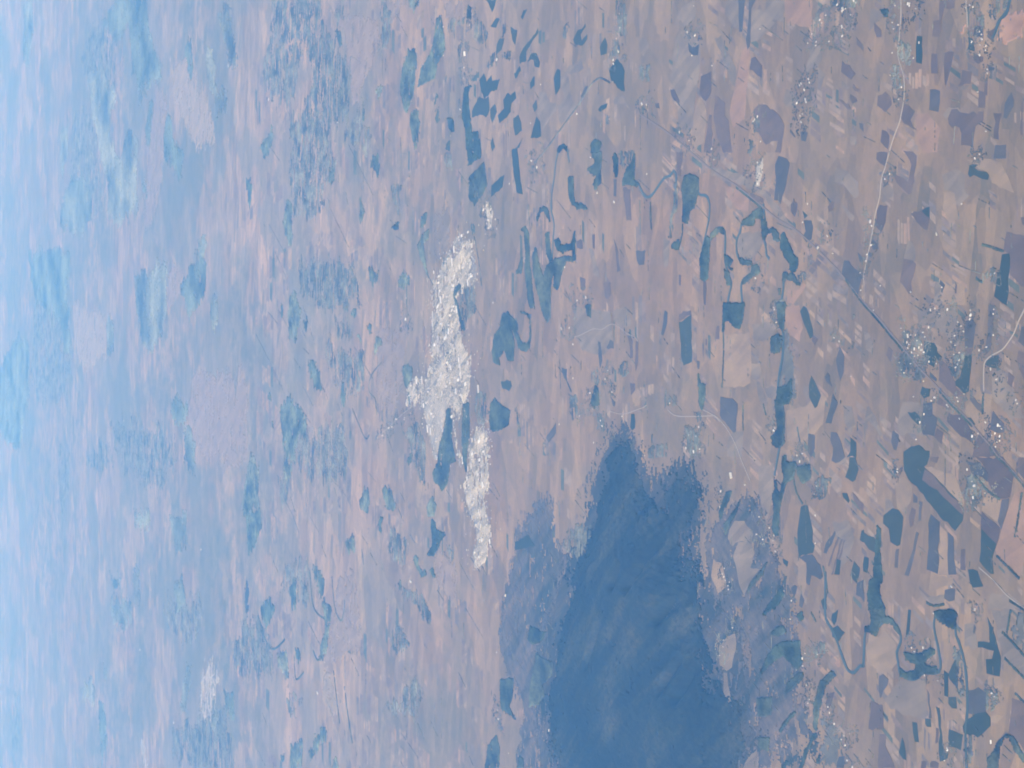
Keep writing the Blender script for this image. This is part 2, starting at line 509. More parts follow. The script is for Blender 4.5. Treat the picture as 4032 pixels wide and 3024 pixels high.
# ------------------------------------------------------------------ traced land cover: kind, name, label, category, outline (x, y in metres)
LAND = [
('wood','wood','small dark green wood above the long village on the pale road','wood',[(3262,15772),(3244,15659),(3201,15649),(3175,15685),(3225,15764)]),
('grey','fallow_field','dull grey fallow field above the long village on the pale road','field',[(3297,15973),(3259,15780),(3182,15772),(3161,15884),(3104,15981)]),
('plough','ploughed_field','small mauve ploughed field above the long village on the pale road','field',[(3167,15900),(3079,15780),(3023,15780),(3027,15852),(3099,15903)]),
('plough','ploughed_field','small mauve ploughed field right of the long village on the pale road','field',[(3017,14923),(3008,14801),(2871,14822),(2870,14865),(2893,14937)]),
('plough','ploughed_field','mauve ploughed field above the village beside the orange ground','field',[(3174,14822),(3132,14582),(3067,14596),(3067,14680),(3101,14751),(3010,14794),(3011,14822)]),
('crop','crop_field','small narrow deep green crop field right of the long village on the pale road','field',[(2937,15187),(2915,15098),(2692,15106),(2714,15202)]),
('thick','scrub','grey-green scrub patch beside the long village on the pale road','scrub',[(2935,15475),(2919,15323),(2856,15217),(2792,15308),(2713,15247),(2748,15429),(2854,15506)]),
('thick','scrub','grey-green scrub patch below the long village on the pale road','scrub',[(2743,15615),(2736,15460),(2658,15460),(2524,15399),(2494,15414),(2558,15537),(2662,15599)]),
('plough','ploughed_field','small mauve ploughed field above the square dark field','field',[(2754,14952),(2733,14865),(2570,14844),(2585,14952)]),
('plough','ploughed_field','narrow mauve ploughed field above the square dark field','field',[(2729,14737),(2712,14603),(2616,14638),(2510,14687),(2447,14722),(2480,14744),(2648,14754)]),
('plough','ploughed_field','small mauve ploughed field below the village beside the orange ground, nearest to it','field',[(2547,14471),(2505,14334),(2415,14355),(2426,14485),(2415,14540),(2461,14499)]),
('grey','fallow_field','small dull grey fallow field right of the square dark field, farthest from it','field',[(2422,14485),(2408,14355),(2374,14402),(2388,14512)]),
('dplough','tilled_field','slate blue-brown field beside the square dark field','field',[(2455,14974),(2422,14819),(2254,14836),(2288,14988)]),
('plough','ploughed_field','mauve ploughed field below the long village on the pale road','field',[(2519,15836),(2534,15709),(2474,15615),(2408,15599),(2359,15709),(2433,15852)]),
('plough','ploughed_field','mauve ploughed field left of the square dark field','field',[(2400,15414),(2363,15308),(2301,15217),(2244,15292),(2138,15180),(2226,15399),(2279,15448)]),
('plough','ploughed_field','broad mauve ploughed field right of the square dark field','field',[(2179,14694),(2248,14638),(2244,14554),(2193,14444),(2162,14253),(2181,14227),(2165,14160),(2100,14167),(2070,14280),(1912,14321),(1939,14499),(2027,14485),(2084,14526),(2106,14582),(2088,14624),(2132,14680)]),
('grey','fallow_field','small dull grey fallow field right of the square dark field, nearest to it','field',[(2275,14680),(2250,14540),(2206,14485),(2210,14638),(2183,14722),(2220,14779)]),
('plough','ploughed_field','small mauve ploughed field below the village beside the orange ground, farthest from it','field',[(2343,14227),(2323,14133),(2199,14140),(2212,14240)]),
('plough','ploughed_field','small narrow mauve ploughed field below the village beside the orange ground, nearest to it','field',[(2426,14140),(2414,14107),(2291,14113),(2304,14160)]),
('dplough','tilled_field','small slate blue-brown field below the village beside the orange ground, farthest from it','field',[(2274,13770),(2205,13732),(2162,13732),(2074,13834),(2087,13879),(2200,13859)]),
('plough','ploughed_field','small narrow mauve ploughed field right of the square dark field','field',[(2136,14015),(2122,13898),(2051,13937),(1922,13950),(1937,14015),(2064,13989)]),
('plough','ploughed_field','small narrow mauve ploughed field below the village beside the orange ground, farthest from it','field',[(2185,13632),(2182,13613),(1920,13613),(1924,13644)]),
('plough','ploughed_field','small mauve ploughed field left of the square dark field','field',[(2214,15764),(2151,15638),(2081,15646),(2035,15662),(2113,15788)]),
('thick','scrub','small grey-green scrub patch above the village beside the orange ground, farthest from it','scrub',[(3025,13976),(2994,13796),(2929,13834),(2901,13885),(2874,13937),(2970,13989)]),
('thick','scrub','small grey-green scrub patch above the village beside the orange ground, fourth nearest to it','scrub',[(3027,14067),(2982,13976),(2891,13950),(2892,14041),(2973,14094)]),
('river','river','dark meandering river channel above the village beside the orange ground','river',[(3012,13776),(2946,13808),(2900,13834),(2870,13911),(2834,13956),(2781,13989),(2731,14035)]),
('plough','ploughed_field','small mauve ploughed field beside the village beside the orange ground, farthest from it','field',[(2784,14094),(2835,13963),(2762,14002),(2710,14041),(2757,14107)]),
('peach','bare_field','orange bare earth right of the village beside the orange ground','field',[(2915,13796),(2888,13682),(2814,13582),(2687,13582),(2655,13783),(2657,13937),(2706,14015),(2774,13989),(2841,13911)]),
('peach','bare_field','small orange bare earth above the village beside the orange ground','field',[(2961,14457),(2950,14348),(2867,14334),(2856,14402),(2836,14512),(2878,14540)]),
('crop','crop_field','small deep green crop field beside the village beside the orange ground','field',[(2741,14382),(2802,14389),(2776,14321),(2698,14294),(2669,14294),(2706,14396)]),
('dplough','tilled_field','small slate blue-brown field beside the village beside the orange ground','field',[(2868,14294),(2840,14173),(2769,14186),(2796,14307)]),
('plough','ploughed_field','small mauve ploughed field beside the village beside the orange ground, nearest to it','field',[(2655,14301),(2606,14173),(2570,14173),(2565,14240),(2605,14314)]),
('dplough','tilled_field','small slate blue-brown field below the village beside the orange ground, nearest to it','field',[(2521,14094),(2497,14002),(2477,14015),(2483,14080)]),
('grey','fallow_field','small dull grey fallow field below the village beside the orange ground','field',[(2549,14080),(2524,13963),(2397,13989),(2416,14067)]),
('thick','scrub','small grey-green scrub patch above the village beside the orange ground, second nearest to it','scrub',[(3038,14471),(3021,14416),(2962,14416),(2976,14457)]),
('thick','scrub','small grey-green scrub patch above the village beside the orange ground, third nearest to it','scrub',[(3047,14348),(3022,14294),(2965,14301),(2987,14348)]),
('dplough','tilled_field','small slate blue-brown field right of the square dark field','field',[(1887,13989),(1871,13844),(1760,13847),(1781,14015)]),
('pink','stubble_field','rosy stubble field below the square dark field','field',[(2282,15217),(2264,15010),(2110,14808),(1919,14865),(1944,15098),(2077,15187)]),
('thick','scrub','small grey-green scrub patch above the village beside the orange ground, nearest to it','scrub',[(2973,14307),(2931,14147),(2810,14120),(2863,14267)]),
('road','road','long pale road left of the square dark field','road',[(3308,15445),(3158,15445),(2959,15472),(2884,15498),(2787,15483),(2633,15399),(2491,15386),(2391,15406),(2309,15437),(2242,15468),(2178,15522),(2098,15584),(2016,15638)]),
('road','road','short pale road above the village beside the orange ground','road',[(3118,14416),(3036,14413),(2989,14402),(2877,14396)]),
('plough','ploughed_field','small mauve ploughed field above the triangular field','field',[(2025,15860),(2006,15677),(1943,15685),(1888,15693),(1886,15717),(1966,15868)]),
('plough','ploughed_field','mauve ploughed field above the triangular field, farthest from it','field',[(1993,15414),(1969,15262),(1923,15187),(1702,15232),(1726,15323),(1861,15270),(1904,15308)]),
('plough','ploughed_field','mauve ploughed field above the triangular field, nearest to it','field',[(1833,15615),(1718,15323),(1725,15232),(1610,15292),(1609,15323),(1729,15522)]),
('grey','fallow_field','dull grey fallow field left of the triangular field, nearest to it','field',[(1784,15772),(1751,15677),(1662,15568),(1616,15584),(1567,15756),(1602,15796)]),
('plough','ploughed_field','mauve ploughed field left of the triangular field','field',[(1563,15804),(1544,15677),(1404,15717),(1320,15772),(1384,15884),(1510,15852)]),
('plough','ploughed_field','mauve ploughed field beside the triangular field','field',[(1443,15292),(1480,14981),(1380,14978),(1287,15018),(1303,15084)]),
('crop','crop_field','small deep green crop field beside the triangular field','field',[(1452,15113),(1474,15010),(1476,14981),(1384,14983),(1406,15025)]),
('crop','crop_field','deep green crop field right of the triangular field','field',[(1762,14362),(1774,14321),(1757,14240),(1737,14294),(1710,14240),(1683,14120),(1655,14087),(1620,14107),(1658,14240),(1666,14362),(1691,14389)]),
('grey','fallow_field','dull grey fallow field right of the triangular field','field',[(1721,14779),(1754,14582),(1687,14430),(1577,14444),(1512,14375),(1434,14512),(1470,14582),(1570,14610),(1597,14751)]),
('grey','fallow_field','small dull grey fallow field below the triangular field','field',[(1219,15323),(1125,15202),(1041,15217),(1075,15399)]),
('plough','ploughed_field','mauve ploughed field below the triangular field','field',[(1067,15399),(1043,15247),(1009,15195),(918,15240),(865,15277),(771,15262),(766,15323),(874,15468),(967,15429)]),
('dplough','tilled_field','small slate blue-brown field left of the triangular field, nearest to it','field',[(1284,15948),(1229,15852),(1180,15828),(1177,15916),(1229,15965)]),
('dplough','tilled_field','small slate blue-brown field left of the triangular field, second nearest to it','field',[(1184,16030),(1138,15940),(1107,15956),(1126,15997)]),
('dplough','tilled_field','small slate blue-brown field above the village on the straight road','field',[(862,14808),(817,14737),(796,14758),(751,14779),(760,14801),(805,14794),(829,14822)]),
('grey','fallow_field','small narrow dull grey fallow field above the village on the straight road','field',[(854,14880),(836,14822),(654,14808),(658,14894),(795,14908)]),
('plough','ploughed_field','small narrow mauve ploughed field above the village on the straight road','field',[(825,14582),(809,14554),(742,14568),(743,14589)]),
('plough','ploughed_field','mauve ploughed field above the bent road junction','field',[(1192,13834),(1136,13582),(751,13582),(760,13632),(853,13783),(1010,13783),(1040,13872)]),
('crop','crop_field','narrow deep green crop field above the bent road junction','field',[(1017,13898),(1018,13796),(989,13783),(860,13796),(619,13834),(690,14015),(812,13976),(889,13937)]),
('belt','tree_line','short dark line of trees right of the triangular field','tree line',[(1111,14186),(1090,14080),(1037,13872)]),
('plough','ploughed_field','small mauve ploughed field right of the triangular field','field',[(1292,13638),(1291,13582),(1217,13582),(1234,13619)]),
('belt','tree_line','short dark line of trees above the bent road junction','tree line',[(847,14267),(806,14173)]),
('thick','scrub','grey-green scrub patch above the bent road junction','scrub',[(918,14067),(935,13989),(883,13950),(797,13976),(804,14120),(871,14147)]),
('pale','sandy_field','broad pale sandy field above the village on the straight road','field',[(832,14737),(811,14444),(641,14430),(653,14779)]),
('pale','sandy_field','pale sandy field right of the triangular field, farthest from it','field',[(1812,14416),(1805,14200),(1739,13911),(1485,13732),(1592,14041),(1677,14094)]),
('pale','sandy_field','pale sandy field right of the triangular field, nearest to it','field',[(1582,14751),(1561,14596),(1362,14540),(1311,14666),(1456,14779)]),
('road','road','long pale road left of the triangular field','road',[(2002,15638),(1957,15670),(1882,15709),(1830,15748),(1745,15788),(1635,15804),(1504,15876),(1387,15916),(1229,15973),(1135,16021),(1024,16062),(928,16095)]),
('grey','fallow_field','small dull grey fallow field left of the village on the straight road','field',[(474,16095),(439,15997),(348,15916),(268,15948),(302,16046)]),
('plough','ploughed_field','small mauve ploughed field left of the village on the straight road, nearest to it','field',[(324,15654),(287,15584),(200,15623),(245,15701)]),
('crop','crop_field','deep green crop field right of the village on the straight road','field',[(356,15062),(338,14908),(299,14858),(268,14865),(222,14786),(199,14808),(200,14880),(139,14908),(163,14996),(241,15069)]),
('dplough','tilled_field','slate blue-brown field left of the bent road junction','field',[(506,14402),(519,14334),(484,14280),(341,14307),(290,14321),(292,14430),(463,14437)]),
('crop','crop_field','deep green crop field left of the bent road junction','field',[(232,14437),(238,14334),(91,14355),(-57,14382),(-84,14444),(-13,14582),(24,14582),(54,14512),(136,14471)]),
('plough','ploughed_field','small mauve ploughed field left of the bent road junction','field',[(288,14437),(286,14321),(235,14341),(234,14430)]),
('dplough','tilled_field','narrow slate blue-brown field above the bent road junction','field',[(628,14087),(625,14002),(495,14021),(278,14054),(235,14120),(279,14133),(410,14100),(512,14094)]),
('crop','crop_field','small deep green crop field beside the bent road junction','field',[(159,14140),(191,14107),(229,13950),(128,13956),(144,14113)]),
('road','road','pale road beside the bent road junction','road',[(582,13582),(485,13669),(394,13732),(324,13815),(268,13898),(227,14041),(199,14107),(155,14153),(9,14160),(-57,14153)]),
('belt','tree_line','short dark line of trees below the bent road junction','tree line',[(-71,14167),(-240,14173)]),
('dplough','tilled_field','small narrow slate blue-brown field right of the bent road junction','field',[(445,13632),(447,13582),(278,13582),(329,13669)]),
('plough','ploughed_field','narrow mauve ploughed field right of the bent road junction','field',[(258,13669),(235,13582),(9,13582),(87,13644),(180,13701)]),
('plough','ploughed_field','mauve ploughed field right of the village on the straight road','field',[(207,14822),(161,14722),(122,14666),(62,14638),(24,14582),(-21,14568),(-80,14485),(-110,14582),(-13,14751),(25,14836)]),
('dplough','tilled_field','small slate blue-brown field below the village on the straight road','field',[(102,14974),(40,14865),(17,14880),(63,14981)]),
('dplough','tilled_field','small narrow slate blue-brown field below the village on the straight road','field',[(157,15173),(79,15040),(48,15069),(134,15187)]),
('crop','crop_field','small deep green crop field below the village on the straight road, nearest to it','field',[(-21,15098),(-44,14967),(-105,14981),(-121,15069),(-75,15128)]),
('plough','ploughed_field','small mauve ploughed field below the village on the straight road','field',[(-112,14822),(-157,14722),(-187,14722),(-194,14680),(-224,14680),(-150,14880)]),
('plough','ploughed_field','mauve ploughed field above the big dark parallelogram field, farthest from it','field',[(-247,14680),(-252,14499),(-411,14307),(-471,14348),(-430,14485),(-380,14582),(-307,14708)]),
('grey','fallow_field','large broad dull grey fallow field below the village on the straight road','field',[(-147,15414),(-153,15158),(-175,15098),(-151,14937),(-258,14923),(-287,14865),(-356,14865),(-425,14908),(-445,15098),(-425,15217),(-438,15460),(-368,15506),(-226,15460)]),
('crop','crop_field','small deep green crop field below the village on the straight road, farthest from it','field',[(-240,15338),(-231,15217),(-283,15084),(-337,15098),(-339,15173),(-279,15292)]),
('dplough','tilled_field','slate blue-brown field below the village on the straight road','field',[(-167,15084),(-151,14937),(-250,14937),(-287,14865),(-433,14908),(-429,15084),(-361,15113)]),
('plough','ploughed_field','small mauve ploughed field above the big dark parallelogram field, farthest from it','field',[(-363,14865),(-399,14765),(-498,14794),(-441,14908)]),
('dplough','tilled_field','small slate blue-brown field above the big dark parallelogram field','field',[(-402,15584),(-431,15483),(-478,15483),(-574,15529),(-567,15568),(-489,15615)]),
('grey','fallow_field','dull grey fallow field below the village on the straight road, nearest to it','field',[(-200,16030),(-192,15997),(-429,15756),(-462,15804),(-361,15932),(-322,16013),(-518,16079),(-380,16095)]),
('grey','fallow_field','small dull grey fallow field below the village on the straight road','field',[(-278,15804),(-324,15670),(-404,15701),(-318,15804)]),
('crop','crop_field','small deep green crop field below the bent road junction','field',[(-259,14471),(-272,14348),(-322,14280),(-345,14334),(-274,14471)]),
('dplough','tilled_field','small narrow slate blue-brown field below the bent road junction','field',[(-79,14355),(-167,14186),(-233,14186),(-211,14253),(-124,14362)]),
('dplough','tilled_field','slate blue-brown field below the bent road junction','field',[(-209,14028),(-265,13950),(-307,13872),(-379,13872),(-388,13950),(-362,14067),(-282,14054)]),
('plough','ploughed_field','mauve ploughed field above the big dark parallelogram field, nearest to it','field',[(-410,14240),(-429,14133),(-533,13963),(-574,13911),(-588,14334),(-469,14280)]),
('grey','fallow_field','large dull grey fallow field right of the village on the straight road','field',[(622,15187),(624,14582),(495,14512),(418,14444),(345,14499),(273,14638),(402,14722),(501,15010),(466,15158)]),
('thick','scrub','broad grey-green scrub patch below the village on the straight road','scrub',[(308,15399),(202,15098),(79,15010),(10,15158),(65,15460),(167,15491),(253,15445)]),
('thick','scrub','grey-green scrub patch left of the bent road junction','scrub',[(287,14582),(255,14444),(121,14471),(54,14582),(122,14680),(167,14652)]),
('grey','fallow_field','dull grey fallow field below the bent road junction','field',[(104,14041),(117,13911),(-154,13657),(-260,13598),(-270,13783),(-100,14041)]),
('plough','ploughed_field','small mauve ploughed field below the bent road junction','field',[(95,13808),(59,13732),(-27,13770),(2,13821)]),
('pale','sandy_field','pale sandy field beside the village on the straight road','field',[(362,15353),(382,15217),(326,15098),(264,15069),(234,15158),(299,15338)]),
('pale','sandy_field','narrow pale sandy field below the bent road junction','field',[(-71,14147),(-85,14035),(-318,14067),(-408,14160),(-247,14153)]),
('thick','scrub','grey-green scrub patch beside the village on the straight road','scrub',[(473,15414),(429,15217),(341,15069),(266,15217),(347,15399)]),
('crop','crop_field','large deep green crop field above the big dark parallelogram field','field',[(-577,15399),(-515,15158),(-564,14981),(-610,14981),(-673,15025),(-690,15069),(-837,14765),(-1009,14450),(-1107,14471),(-1200,14582),(-1125,14765),(-908,15128),(-809,15323),(-726,15399)]),
('plough','ploughed_field','narrow mauve ploughed field beside the big dark parallelogram field','field',[(-712,15054),(-733,14981),(-1009,14450),(-1055,14471),(-1016,14582),(-873,14865),(-807,15098)]),
('plough','ploughed_field','small mauve ploughed field above the big dark parallelogram field, nearest to it','field',[(-609,14959),(-605,14836),(-659,14865),(-641,14981)]),
('thick','scrub','small grey-green scrub patch left of the big dark parallelogram field','scrub',[(-709,15568),(-714,15491),(-784,15483),(-798,15522),(-757,15591)]),
('pale','sandy_field','pale sandy field left of the big dark parallelogram field','field',[(-809,15506),(-796,15399),(-868,15262),(-994,15277),(-1102,15399),(-1069,15506),(-944,15522)]),
('crop','crop_field','deep green crop field left of the big dark parallelogram field','field',[(-1073,15584),(-1076,15491),(-1134,15406),(-1373,15460),(-1392,15506),(-1362,15630),(-1252,15646),(-1211,15756),(-1138,15740)]),
('grey','fallow_field','small dull grey fallow field left of the big dark parallelogram field','field',[(-989,15717),(-1005,15630),(-1073,15568),(-1129,15725)]),
('dplough','tilled_field','small slate blue-brown field left of the big dark parallelogram field','field',[(-929,15240),(-957,15173),(-1004,15180),(-999,15240)]),
('dplough','tilled_field','small narrow slate blue-brown field beside the big dark parallelogram field','field',[(-986,15143),(-992,15098),(-1139,15113),(-1157,15158)]),
('plough','ploughed_field','small narrow mauve ploughed field left of the big dark parallelogram field, nearest to it','field',[(-1047,15262),(-1067,15202),(-1194,15240),(-1220,15292),(-1136,15315)]),
('dplough','tilled_field','narrow slate blue-brown field below the big dark parallelogram field, nearest to it','field',[(-1084,14959),(-1143,14815),(-1289,14829),(-1579,14851),(-1557,14952),(-1556,15025),(-1301,14996),(-1163,14996)]),
('dplough','tilled_field','narrow slate blue-brown field below the big dark parallelogram field, farthest from it','field',[(-1215,14694),(-1250,14610),(-1354,14596),(-1554,14568),(-1564,14680),(-1430,14701)]),
('pale','sandy_field','narrow pale sandy field below the big dark parallelogram field','field',[(-1174,14822),(-1213,14715),(-1573,14694),(-1586,14836)]),
('wood','wood','narrow dark green wood below the big dark parallelogram field','wood',[(-1225,15844),(-1253,15788),(-1510,15796),(-1644,15772),(-1722,15756),(-1743,15804),(-1861,15788),(-1956,15709),(-1986,15997),(-1859,16013),(-1719,15981),(-1697,15916),(-1485,15884),(-1322,15860)]),
('crop','crop_field','small deep green crop field left of the big dark parallelogram field','field',[(-1314,16095),(-1340,15997),(-1363,15868),(-1477,15884),(-1453,15997),(-1395,16095)]),
('crop','crop_field','small narrow deep green crop field left of the big dark parallelogram field, farthest from it','field',[(-1524,16079),(-1534,15997),(-1666,16030),(-1656,16095)]),
('dplough','tilled_field','small narrow slate blue-brown field below the big dark parallelogram field, nearest to it','field',[(-1245,15195),(-1257,15150),(-1425,15217),(-1628,15323),(-1626,15383),(-1453,15277)]),
('dplough','tilled_field','small narrow slate blue-brown field below the big dark parallelogram field, farthest from it','field',[(-1415,15498),(-1414,15483),(-1574,15506),(-1577,15552),(-1418,15529)]),
('plough','ploughed_field','mauve ploughed field right of the big dark parallelogram field','field',[(-1016,14186),(-1098,13989),(-1130,13924),(-1226,13950),(-1309,14002),(-1192,14200)]),
('crop','crop_field','deep green crop field right of the big dark parallelogram field','field',[(-1155,14186),(-1264,13976),(-1332,14015),(-1251,14200)]),
('crop','crop_field','deep green crop field below the big dark parallelogram field, nearest to it','field',[(-1251,14206),(-1332,14015),(-1385,14041),(-1499,14021),(-1502,14054),(-1414,14220)]),
('pale','sandy_field','pale sandy field right of the big dark parallelogram field','field',[(-866,14120),(-876,14028),(-913,13911),(-979,13924),(-1095,13943),(-1084,14002),(-1008,14186),(-912,14160)]),
('dplough','tilled_field','narrow slate blue-brown field right of the big dark parallelogram field','field',[(-905,13898),(-892,13796),(-1016,13834),(-1144,13911),(-1074,13956),(-993,13924)]),
('plough','ploughed_field','large mauve ploughed field right of the big dark parallelogram field','field',[(-586,14280),(-573,13885),(-689,13732),(-885,13783),(-906,13911),(-868,14015),(-763,14107),(-704,14094),(-627,14186)]),
('dplough','tilled_field','slate blue-brown field right of the big dark parallelogram field','field',[(-621,14430),(-622,14240),(-676,14133),(-718,14087),(-770,14107),(-732,14240),(-714,14334)]),
('belt','tree_line','dark line of trees right of the big dark parallelogram field, nearest to it','tree line',[(-734,14294),(-796,14186),(-856,14080),(-906,13924)]),
('thick','scrub','grey-green scrub patch right of the big dark parallelogram field','scrub',[(-725,14430),(-721,14334),(-810,14186),(-859,14133),(-917,14253),(-954,14267),(-1012,14375),(-986,14444),(-814,14430)]),
('plough','ploughed_field','small mauve ploughed field right of the big dark parallelogram field','field',[(-566,13669),(-563,13582),(-740,13582),(-667,13719)]),
('pink','stubble_field','large rosy stubble field right of the big dark parallelogram field','field',[(-1040,13859),(-853,13732),(-796,13582),(-1341,13582),(-1489,13657),(-1343,13976),(-1301,13989),(-1210,13937)]),
('belt','tree_line','dark line of trees right of the big dark parallelogram field, third nearest to it','tree line',[(-834,13619),(-1021,13669),(-1188,13719)]),
('belt','tree_line','dark line of trees right of the big dark parallelogram field, farthest from it','tree line',[(-1351,13976),(-1412,13847),(-1503,13657)]),
('crop','crop_field','deep green crop field below the big dark parallelogram field, farthest from it','field',[(-1498,14389),(-1490,14253),(-1553,14213),(-1614,14167),(-1640,14321),(-1588,14362)]),
('plough','ploughed_field','small narrow mauve ploughed field below the big dark parallelogram field','field',[(-1340,14499),(-1334,14430),(-1505,14430),(-1504,14499)]),
('pale','sandy_field','pale sandy field above the big looping river bends','field',[(-1557,14952),(-1592,14822),(-1582,14624),(-1649,14624),(-1680,14794),(-1745,14996)]),
('grey','fallow_field','small dull grey fallow field above the big looping river bends','field',[(-1777,15010),(-1729,14751),(-1797,14751),(-1829,14836),(-1836,14981)]),
('dplough','tilled_field','small slate blue-brown field above the big looping river bends','field',[(-1690,14737),(-1668,14582),(-1767,14596),(-1767,14751)]),
('belt','tree_line','short dark line of trees above the big looping river bends','tree line',[(-1825,15025),(-1844,14908),(-1812,14751)]),
('grey','fallow_field','dull grey fallow field right of the big looping river bends, farthest from it','field',[(-1655,14054),(-1648,13834),(-1709,13582),(-1736,13582),(-1790,14107)]),
('road','road','pale road right of the big looping river bends','road',[(-1466,14227),(-1550,14015),(-1648,13834),(-1730,13582)]),
('belt','tree_line','short dark line of trees right of the big looping river bends, farthest from it','tree line',[(-1687,13796),(-1740,13582)]),
('pale','sandy_field','narrow pale sandy field right of the big dark parallelogram field','field',[(-690,15069),(-746,14582),(-949,14444),(-1002,14457),(-851,14722)]),
('wood','wood','broad dark green wood left of the big looping river bends','wood',[(-1966,15968),(-1941,15727),(-2006,15710),(-2019,15596),(-2074,15499),(-2127,15459),(-2166,15443),(-2123,15499),(-2062,15612),(-2071,15776),(-2117,15809),(-2187,15842),(-2208,15876),(-2186,15976),(-2195,16061),(-2145,16061),(-2125,15959)]),
('river','river','long dark meandering river channel beside the big looping river bends','river',[(-2504,16095),(-2332,16078),(-2186,16052),(-2143,15892),(-2090,15792),(-2042,15661),(-2076,15515),(-2166,15443),(-2234,15467),(-2305,15515),(-2392,15491),(-2463,15467),(-2493,15388),(-2503,15277),(-2472,15168),(-2417,15061),(-2409,14939),(-2379,14834),(-2328,14804),(-2251,14819),(-2168,14849),(-2070,14894),(-1977,14909),(-1900,14864),(-1874,14760),(-1891,14628),(-1964,14584),(-2048,14569),(-2098,14526),(-2192,14469),(-2302,14426),(-2438,14404),(-2630,14397),(-2749,14419),(-2905,14426),(-3133,14404)]),
('wood','wood','dark green wood above the big looping river bends','wood',[(-1888,14894),(-1864,14819),(-1843,14613),(-1875,14548),(-1978,14569),(-2007,14613),(-1981,14730),(-1954,14849),(-1920,14901)]),
('wood','wood','broad dark green wood beside the big looping river bends','wood',[(-2290,15388),(-2281,15184),(-2253,15091),(-2198,14969),(-2205,14894),(-2245,14894),(-2282,15000),(-2337,15061),(-2361,15000),(-2344,14864),(-2379,14834),(-2421,14969),(-2421,15091),(-2482,15184),(-2513,15324),(-2494,15451),(-2430,15467),(-2446,15403),(-2452,15324),(-2422,15215),(-2369,15184),(-2343,15356)]),
('crop','crop_field','small narrow deep green crop field above the big looping river bends','field',[(-1916,15324),(-1912,15280),(-2126,15309),(-2156,15364),(-2041,15348)]),
('dplough','tilled_field','small slate blue-brown field left of the big looping river bends, nearest to it','field',[(-2551,15817),(-2517,15751),(-2554,15653),(-2615,15677),(-2729,15784),(-2732,15801)]),
('dplough','tilled_field','small narrow slate blue-brown field below the big looping river bends','field',[(-2563,15015),(-2590,14984),(-2785,14954),(-2790,14984)]),
('crop','crop_field','small deep green crop field below the big looping river bends, farthest from it','field',[(-2803,15045),(-2794,14962),(-2857,14954),(-2867,15022),(-2840,15053)]),
('crop','crop_field','small narrow deep green crop field below the big looping river bends, second nearest to it','field',[(-2867,15254),(-2857,15184),(-3017,15153),(-3023,15215)]),
('crop','crop_field','small narrow deep green crop field below the big looping river bends, farthest from it','field',[(-3021,15427),(-3063,15388),(-3205,15356),(-3198,15411),(-3161,15483),(-3098,15451)]),
('crop','crop_field','narrow deep green crop field left of the bottom-right corner','field',[(-2678,14879),(-2679,14827),(-2833,14804),(-2962,14775),(-3036,14745),(-3034,14686),(-3068,14701),(-3120,14819),(-3051,14834),(-2890,14812)]),
('crop','crop_field','deep green crop field left of the bottom-right corner, farthest from it','field',[(-2833,14679),(-2842,14469),(-2971,14497),(-2971,14686)]),
('crop','crop_field','small deep green crop field below the big looping river bends, nearest to it','field',[(-2571,14686),(-2555,14569),(-2646,14555),(-2653,14628),(-2626,14686)]),
('crop','crop_field','small narrow deep green crop field below the big looping river bends, nearest to it','field',[(-2361,14752),(-2375,14686),(-2564,14686),(-2565,14752)]),
('crop','crop_field','small deep green crop field right of the big looping river bends','field',[(-2245,14584),(-2302,14541),(-2473,14541),(-2413,14671),(-2375,14686),(-2305,14628)]),
('thick','scrub','narrow grey-green scrub patch right of the big looping river bends','scrub',[(-2108,14548),(-2192,14469),(-2461,14397),(-2578,14412),(-2481,14541),(-2302,14541),(-2245,14584)]),
('crop','crop_field','deep green crop field right of the big looping river bends','field',[(-1851,14104),(-1926,14036),(-2075,13954),(-2145,13914),(-2213,13914),(-2294,13934),(-2300,14118),(-2187,14125),(-2176,14036),(-2105,14015),(-2111,14249),(-2057,14249),(-2048,14077),(-1932,14083)]),
('grey','fallow_field','dull grey fallow field right of the big looping river bends, nearest to it','field',[(-1949,14440),(-1922,14270),(-2119,14256),(-2119,14440)]),
('dplough','tilled_field','small narrow slate blue-brown field right of the big looping river bends','field',[(-1933,14299),(-1953,14270),(-2010,14299),(-1996,14313)]),
('dplough','tilled_field','slate blue-brown field above the bottom-right corner','field',[(-2474,14383),(-2431,14243),(-2454,14132),(-2613,14132),(-2649,14270),(-2661,14397)]),
('crop','crop_field','deep green crop field left of the bottom-right corner, nearest to it','field',[(-2709,14412),(-2630,14243),(-2606,14132),(-2641,14063),(-2709,14063),(-2829,14243),(-2824,14454),(-2772,14469)]),
('thick','scrub','narrow grey-green scrub patch left of the bottom-right corner','scrub',[(-2840,14404),(-2823,14256),(-2956,14270),(-3085,14313),(-3100,14397)]),
('thick','scrub','grey-green scrub patch above the bottom-right corner','scrub',[(-2416,14132),(-2400,13968),(-2526,13954),(-2593,14049),(-2552,14132)]),
('pale','sandy_field','pale sandy field above the bottom-right corner','field',[(-2311,14090),(-2299,13941),(-2350,13874),(-2413,13900),(-2397,13995),(-2404,14104)]),
('pale','sandy_field','small pale sandy field above the bottom-right corner','field',[(-2633,14063),(-2596,13968),(-2604,13874),(-2671,13968),(-2684,14049)]),
('plough','ploughed_field','mauve ploughed field above the bottom-right corner','field',[(-2445,13754),(-2464,13585),(-2825,13585),(-2748,13702),(-2721,13807)]),
('belt','tree_line','short dark line of trees above the bottom-right corner, nearest to it','tree line',[(-2402,13715),(-2453,13585)]),
('belt','tree_line','short dark line of trees above the bottom-right corner, farthest from it','tree line',[(-2146,13860),(-2215,13702),(-2266,13585)]),
('belt','tree_line','dark line of trees right of the big looping river bends','tree line',[(-1944,13894),(-2006,13754),(-2097,13585)]),
